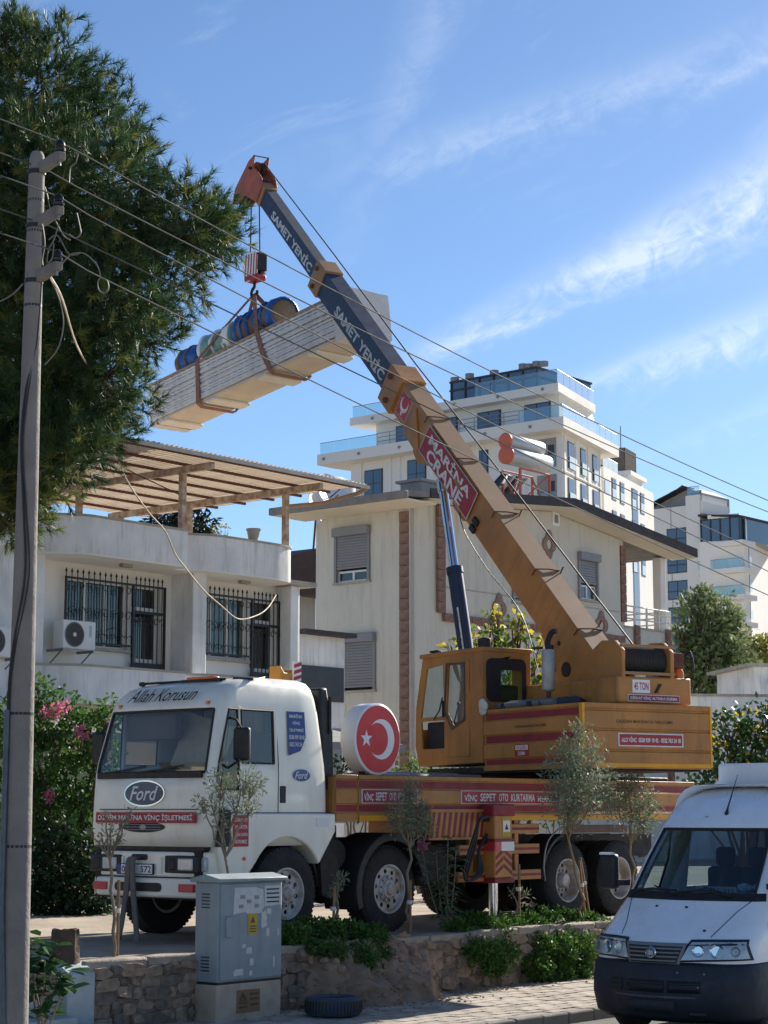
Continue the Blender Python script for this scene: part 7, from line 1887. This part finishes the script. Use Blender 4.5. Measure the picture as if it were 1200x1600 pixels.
def pine():
    Y0 = 28.0; base = Vector((-7.3, 28.6, LOT))
    t = thing('pine_tree', 'huge dark green pine towering over the pole and the white house', 'tree', base, 0)
    rs = np.random.RandomState(3)
    px = [(55, 150, 120, 0), (140, 200, 84, .5), (-60, 190, 150, .4), (40, 300, 140, -.6), (170, 285, 80, -.8), (-90, 360, 170, 0), (90, 420, 120, .6), (195, 355, 70, .2), (285, 345, 72, -.3), (325, 365, 55, .4), (262, 425, 82, .3), (175, 460, 95, -.6),
          (50, 520, 130, -.4), (215, 515, 56, .2), (120, 590, 110, .4), (180, 600, 52, -.3), (-60, 560, 160, .3), (60, 660, 100, -.2), (135, 660, 66, .3), (30, 750, 70, .2), (-50, 730, 120, 0), (100, 700, 62, -.5), (20, 810, 40, .1), (215, 235, 40, .2), (20, 60, 50, .1), (345, 340, 34, .2)]
    lobes = []
    for (x, y, r, dy) in px:
        Y = Y0 + dy*1.8; c = at(x, y, Y) - base; rm = r*Y/FPX; lobes.append((np.array(c), (rm, rm*1.05, rm*.92)))
    tr = MB(); top = Vector((0.1, .1, 12.8))
    branch(tr, (0, 0, -.2), (.1, .1, 6), .34, .24, 0, 1); branch(tr, (.1, .1, 6), top, .24, .06, 0, 2)
    tr.build('trunk', M_['bark'], t)
    for k, (c, r) in enumerate(lobes):
        c = Vector(c); z = max(2.5, min(12, c.z-1.2)); m = MB(); pts = branch(m, (.1, .1, z), c, .07, .02, .03, k)
        rr = random.Random(k)
        for j in range(7):
            d = Vector((rr.gauss(0, 1), rr.gauss(0, 1), rr.gauss(0, .8))).normalized()*r[0]*.85; branch(m, c*.92+Vector((.1, .1, z))*.08, c+d, .022, .007, .03, k*9+j, 4)
        m.build('limb', M_['bark'], t)
    P, D = lobe_points(rs, [(c, tuple(q*1.08 for q in r)) for c, r in lobes], 40, .3)
    D = D*.7 + rs.normal(size=D.shape)*.35 + np.array([.05, 0, .25]); D /= np.linalg.norm(D, axis=1)[:, None]
    pick = rs.uniform(size=len(P)) < .16 + .4*(P[:, 2] < 6.3)  # pale shoots, more of them in the lower crown
    needles('crown', t, P[~pick], D[~pick], G['pine'], 36, .19, .012, rs)
    c2 = needles('crown_pale_shoots', t, P[pick], D[pick], G['pine_pale'], 34, .18, .012, rs)
    print('pine shoots', len(P))
pine()

def bush(name, label, cat, base, lobes_px, Y, ma, L_, W_, dens, seed, group=None, extra=None, shell=.4, trunk=.05, droop=.2, spread=.5):
    base = Vector(base); t = thing(name, label, cat, base, 0, group); rs = np.random.RandomState(seed); lobes = []
    for q in lobes_px:
        x, y, r = q[:3]; dy = q[3] if len(q) > 3 else 0; yy_ = Y+dy; rm = r*yy_/FPX; lobes.append((np.array(at(x, y, yy_)-base), (rm, rm*spread*2, rm)))
    m = MB()
    for k, (c, r) in enumerate(lobes):
        branch(m, (0, 0, -.1), c, trunk, trunk*.25, .02, seed*50+k)
        rr = random.Random(seed*100+k)
        for j in range(5):
            d = Vector((rr.gauss(0, 1), rr.gauss(0, 1), rr.gauss(0, 1))).normalized()*r[0]*.9; branch(m, Vector(c)*.85, Vector(c)+d, trunk*.3, trunk*.1, .02, seed+k*7+j, 3)
    m.build('stems' if cat != 'tree' else 'trunk', M_['bark'] if trunk > .03 else M_['pale_bark'], t)
    P, N_ = lobe_points(rs, lobes, dens, shell)
    if extra:
        e = rs.uniform(size=len(P)) < extra[1]; leaves(extra[2], t, P[e], N_[e], extra[0], L_*1.05, W_*1.05, rs, droop); P, N_ = P[~e], N_[~e]
    leaves('crown' if cat == 'tree' else 'foliage', t, P, N_, ma, L_, W_, rs, droop)
    return t, rs
def gz(px, Y): return (at(px, 1300, Y).x, Y, LOT)
def garden():
    b, rs = bush('bougainvillea', 'rambling bougainvillea with pink blossom beside the truck cab', 'shrub', gz(95, 30), [(75, 1125, 52), (130, 1150, 50, .3), (178, 1115, 26, -.2), (160, 1180, 34), (55, 1200, 60), (115, 1225, 60, .4), (30, 1130, 50), (90, 1290, 60), (145, 1265, 38), (15, 1260, 60), (60, 1080, 26), (158, 1130, 30)], 30, G['boug'], .1, .065, 230, 4, trunk=.045)
    pk = [(np.array(at(x, y, 29.4)-Vector(gz(95, 30))), r*29.4/FPX) for x, y, r in ((88, 1108, 13), (102, 1102, 9), (125, 1142, 10), (132, 1150, 8), (80, 1245, 9), (76, 1238, 7), (72, 1112, 9), (170, 1128, 6))]
    P, N_ = lobe_points(rs, pk, 340, .2); leaves('blossom', b, P, N_, G['pink'], .06, .05, rs)
    h, rs = bush('ivy_hedge', 'dense dark ivy hedge under the bougainvillea', 'hedge', gz(115, 29), [(95, 1345, 46), (135, 1340, 42), (110, 1400, 52), (145, 1395, 36), (75, 1410, 46), (120, 1440, 36), (85, 1310, 34), (160, 1430, 22), (30, 1380, 60), (20, 1440, 50)], 29, G['hedge'], .09, .07, 280, 5)
    # shrubs behind the truck deck
    specs = ((560, 1190, 34, 'rounded dark shrub behind the flag sign'), (655, 1200, 36, 'shrub showing under the operator cab'), (735, 1195, 35, 'shrub behind the slewing ring by the garden wall'), (880, 1215, 36, 'shrub seen between deck and counterweight box'))
    for k, (x, y, Y, lab) in enumerate(specs):
        bush('garden_shrub', lab, 'shrub', gz(x, Y), [(x-20, y+8, 26), (x+18, y+4, 28, .3), (x, y-6, 24), (x+5, y+40, 40), (x-30, y+45, 34)], Y, G['fig'] if k % 2 else G['hedge'], .1, .06, 90, 20+k, 'shrubs along the garden wall', trunk=.03)
    # fig tree turning yellow behind the operator cab
    bush('fig_tree', 'sparse fig tree turning yellow behind the operator cab', 'tree', gz(790, 41), [(765, 1000, 30), (800, 985, 22), (740, 1010, 24), (835, 1010, 28, .4), (860, 1050, 34), (845, 1090, 34), (790, 1035, 34), (722, 1000, 14), (770, 960, 13), (812, 965, 12), (830, 1075, 30), (705, 1010, 10), (880, 1075, 24)], 41, G['fig'], .17, .13, 42, 7, extra=(G['yellow'], .3, 'yellow_leaves'), trunk=.06)
    # trees and shrub on the right
    bush('tall_grey_tree', 'tall grey-green tree in front of the apartment block', 'tree', gz(1110, 72), [(1085, 950, 28), (1125, 955, 28, .6), (1105, 985, 40), (1135, 1000, 36, 1), (1080, 1020, 32), (1110, 1040, 46), (1150, 1035, 32), (1095, 1075, 34), (1130, 1070, 34), (1065, 985, 14), (1100, 930, 16), (1075, 1050, 24), (1140, 970, 22)], 72, G['euca'], .3, .13, 62, 8, trunk=.16)
    bush('golden_tree', 'yellowish tree beside the tall grey-green one', 'tree', gz(1190, 76), [(1180, 1020, 28), (1205, 1030, 36), (1165, 1050, 24), (1195, 1065, 34), (1170, 1085, 26), (1220, 1075, 36), (1140, 1085, 18)], 76, G['gold'], .3, .14, 62, 9, trunk=.12)
    bush('leafy_shrub', 'big leafy shrub between the counterweight box and the van roof', 'shrub', gz(1160, 36), [(1140, 1140, 32), (1180, 1130, 34), (1165, 1170, 42), (1130, 1185, 30), (1195, 1180, 40), (1150, 1215, 44), (1190, 1225, 44), (1130, 1120, 12), (1200, 1110, 14), (1225, 1160, 50), (1115, 1225, 30), (1085, 1235, 26)], 36, G['big'], .13, .085, 95, 10, extra=(G['yellow'], .09, 'yellow_leaves'), trunk=.045)
    bush('conifer', 'dark conifer seen through the open terrace', 'tree', gz(290, 70), [(260, 815, 26), (300, 812, 24), (280, 800, 22), (322, 820, 16), (240, 825, 20), (290, 840, 40)], 70, G['cypress'], .3, .1, 60, 11, trunk=.15)
    bush('roof_shrub', 'thin shrub tip showing above the right balcony parapet', 'shrub', gz(345, 58), [(340, 825, 10), (352, 828, 9), (345, 840, 14)], 58, G['gold'], .14, .07, 40, 12, trunk=.03)
garden()

def on_strip(px, y): # point on the planting strip behind the wall edge, local depth y
    q = W.ony(px, 1460, y); return W.w(q.x, y, LOT-.02)
def saplings():
    def olive(px, y, lobes, lab, seed, h0, dens=150, cy=None):
        # cy: depth of the crown where the young tree leans out over the pavement
        p = on_strip(px, y); t = thing('olive_sapling', lab, 'sapling', p, 0, 'olive saplings planted along the wall'); rs = np.random.RandomState(seed); Y = p.y; cy = y if cy is None else cy
        L_ = [(np.array(W.w(*W.ony(x, yy_, cy))-p), (r*Y/FPX*.95, r*Y/FPX*.9, r*Y/FPX*1.2)) for x, yy_, r in lobes]
        m = MB(); fk = W.w(*W.ony(h0[0], h0[1], y+(cy-y)*.6))-p
        branch(m, (0, 0, -.05), fk, .022, .016, .01, seed, 7); m.build('trunk', M_['pale_bark'], t)
        br = MB()
        for k, (c, r) in enumerate(L_):
            branch(br, fk, c, .012, .006, .02, seed+k)
            rr = random.Random(seed*31+k)
            for j in range(10):
                d = Vector((rr.gauss(0, 1), rr.gauss(0, 1), rr.gauss(.5, 1))).normalized()*r[0]*rr.uniform(.8, 1.3); branch(br, Vector(c)*.8+fk*.2, Vector(c)+d, .005, .002, .02, seed+k*17+j, 3)
        br.build('branches', M_['pale_bark'], t)
        P, N_ = lobe_points(rs, L_, dens*3.0, .05); leaves('foliage', t, P, N_, G['olive'], .068, .019, rs, -.15)
        return p
    def stake(px, y, top, lab, lean=0):
        p = on_strip(px, y); zt = at(px, top, p.y).z; o = thing('wooden_stake', lab, 'stake', p, 0, 'stakes tied to the saplings')
        MB().tube([(0, 0, -.1), (lean*.5, 0, (zt-p.z)*.5), (lean, 0, zt-p.z)], .018, 7).build('stake_post', M_['stake'], o)
        MB().lathe([(.02, -.025), (.035, -.02), (.035, .02), (.02, .025)], (lean*.6-.01, 0, (zt-p.z)*.6), (0, 0, 1), 10, True).build('tie', M_['paper'], o)
    olive(352, .3, [(345, 1225, 24), (385, 1220, 26), (330, 1258, 20), (372, 1252, 26), (400, 1225, 18), (310, 1255, 12), (395, 1260, 14), (345, 1290, 12)], 'leafy olive sapling growing between cab door and electrical cabinet', 31, (352, 1340), 130)
    olive(638, .3, [(640, 1245, 24), (628, 1270, 26), (655, 1275, 22), (615, 1285, 16), (668, 1290, 14), (645, 1295, 24), (640, 1230, 10)], 'slender straight olive sapling with a small crown before the second wheel', 32, (640, 1325), 190)
    olive(912, .3, [(895, 1170, 26), (925, 1175, 22), (880, 1205, 32), (915, 1215, 34), (900, 1245, 36), (940, 1245, 26), (870, 1245, 24), (905, 1140, 14), (890, 1270, 22), (955, 1215, 14)], 'bushiest olive sapling standing in front of the counterweight box', 33, (888, 1310), 190, -1.15)
    olive(1000, .5, [(975, 1235, 26), (1005, 1245, 26), (960, 1255, 24), (990, 1270, 28), (1020, 1265, 18), (985, 1220, 14), (1010, 1290, 16)], 'olive sapling with a forked trunk half hidden by the van', 34, (985, 1320), 190, -.1)
    olive(178, .35, [(172, 1300, 16), (190, 1285, 14), (160, 1315, 12), (185, 1310, 14), (205, 1270, 8), (165, 1270, 6), (140, 1300, 8)], 'thin young olive sapling before the truck bumper', 35, (172, 1345), 70)
    olive(526, .25, [(530, 1380, 12), (520, 1395, 8), (538, 1370, 8)], 'cut-back olive stub with a tuft of leaves before the second wheel arch', 36, (525, 1400), 160)
    olive(808, .3, [(822, 1400, 11), (800, 1395, 8), (830, 1415, 7)], 'nearly bare olive twig beside the outrigger jack', 37, (808, 1410), 50)
    stake(184, .38, 1375, 'thin stake beside the sapling before the bumper'); stake(520, .22, 1385, 'short stake tied to the cut-back olive stub', .02); stake(641, .28, 1375, 'stake tied to the slender straight sapling')
    stake(812, .28, 1350, 'stake beside the nearly bare olive twig'); stake(916, .26, 1345, 'leaning stake tied to the bushiest olive sapling', -.08); stake(924, .3, 1340, 'second stake with green twine by the bushiest sapling', -.14)
    # oleander
    p = on_strip(698, .3); t = thing('oleander', 'oleander with long drooping leaves and one pink flower', 'shrub', p, 0); rs = np.random.RandomState(44); m = MB(); lf = MB()
    tips = [(660, 1322), (682, 1335), (700, 1310), (712, 1330), (690, 1370)]
    for k, (x, y) in enumerate(tips):
        pts = [Vector((0, 0, -.05)).lerp(at(x, y, p.y)-p, (i/10)**1.0) + Vector((.05*math.sin(i/10*3.1)*(k-2)*.5, 0, 0)) for i in range(11)]; m.tube(pts, [.012-.0007*i for i in range(11)], 6)
        for i, q in enumerate(pts[2:]):
            for j in range(7):
                a = rs.uniform(0, 6.28); d = Vector((math.cos(a), math.sin(a), rs.uniform(-.1, .45))).normalized(); s = d.cross(Vector((0, 0, 1))).normalized()*.016; L_ = rs.uniform(.15, .24); c = q + d*L_*.5 + Vector((0, 0, .015)); e = q+d*L_-Vector((0, 0, .04))
                lf.add([q, c+s, e, c-s], [(0, 1, 2, 3)])
    m.build('stems', M_['pale_bark'], t); lf.build('foliage', G['oleander'], t, smooth=0)
    P, N_ = lobe_points(rs, [(np.array(at(660, 1320, p.y)-p), .06)], 2600, .2); leaves('flower', t, P, N_, G['pink'], .05, .04, rs)
    # creepers spilling over the wall
    def creeper(lobes, lab, seed, ma=G['creeper']):
        x = sum(l[0] for l in lobes)/len(lobes); q = W.ony(x, 1480, .1); p = W.w(q.x, .1, LOT); t = thing('creeper', lab, 'ground cover', p, 0, 'creeping plants on the wall'); rs = np.random.RandomState(seed); L_ = []
        for (a, b, r, yd) in lobes:
            w = W.w(*W.ony(a, b-(9 if yd > 0 else 0), yd)); rm = r*w.y/FPX*(1.3 if yd > 0 else 1.1); L_.append((np.array(w-p), (rm*1.2, rm*1.0, rm*.85)))
        m = MB()
        for k, (c, r) in enumerate(L_): branch(m, (0, 0, 0), c, .012, .005, .05, seed+k, 5)
        m.build('runners', M_['bark'], t)
        P, N_ = lobe_points(rs, L_, 2000, .45); leaves('foliage', t, P, N_, ma, .052, .036, rs, .1)
    creeper([(455, 1470, 16, .1), (480, 1462, 18, .25), (510, 1466, 20, .2), (545, 1468, 20, .2), (575, 1475, 20, .1), (590, 1490, 14, -.05), (560, 1495, 22, -.1), (570, 1520, 20, -.1), (560, 1545, 18, -.12), (545, 1530, 14, -.12), (520, 1485, 18, -.08), (490, 1480, 14, -.05), (445, 1475, 10, .1)], 'dark green creeper hanging over the wall above the tyre', 51)
    creeper([(715, 1460, 14, .2), (740, 1455, 18, .3), (765, 1465, 22, .2), (760, 1490, 24, -.1), (740, 1485, 18, -.1), (785, 1490, 20, -.1), (800, 1460, 18, .3), (775, 1510, 14, -.12)], 'creeper mound beside the bare earth bank', 52)
    creeper([(825, 1455, 18, .3), (850, 1448, 18, .4), (880, 1450, 20, .4), (905, 1452, 20, .4), (840, 1480, 24, .0), (870, 1485, 26, -.05), (905, 1485, 26, -.05), (835, 1510, 20, -.12), (870, 1520, 20, -.12), (900, 1520, 22, -.12), (860, 1470, 20, .2), (930, 1470, 26, .2), (850, 1535, 12, -.15)], 'sunlit creeper hanging over the wall beside the van', 53)
    # big-leaved plant by the steps: every leaf its own piece
    p = Vector((at(62, 1560, 18.6).x, 18.6, .0)); t = thing('broadleaf_plant', 'glossy broad-leaved plant growing at the foot of the pole', 'plant', p, 0); rr = random.Random(6)
    L0 = MB().add([(0, 0, 0), (.35, .22, .05), (.75, .2, .06), (1, 0, -.02), (.75, -.2, .06), (.35, -.22, .05), (.5, 0, .0)], [(0, 1, 6), (1, 2, 6), (2, 3, 6), (3, 4, 6), (4, 5, 6), (5, 0, 6)]).mesh('leaf', G['big'], 0)
    st = MB()
    for k, (x, y) in enumerate(((60, 1490), (85, 1485), (75, 1520), (95, 1515), (55, 1535), (80, 1555), (100, 1540), (62, 1575), (50, 1470), (70, 1500))):
        tip = at(x, y, 18.6+rr.uniform(-.15, .15)) - p; branch(st, (0, 0, -.1), tip, .014, .007, .04, k, 5)
        for j in range(11):
            o = link('leaf', L0, t); o.location = tip + Vector((rr.uniform(-.09, .09), rr.uniform(-.09, .09), rr.uniform(-.12, .06))); s = rr.uniform(.15, .24); o.scale = (s, s, s); o.rotation_euler = (rr.uniform(-.5, .5), rr.uniform(-.5, .6), rr.uniform(0, 6.28))
    st.build('stems', M_['pale_bark'], t)
saplings()
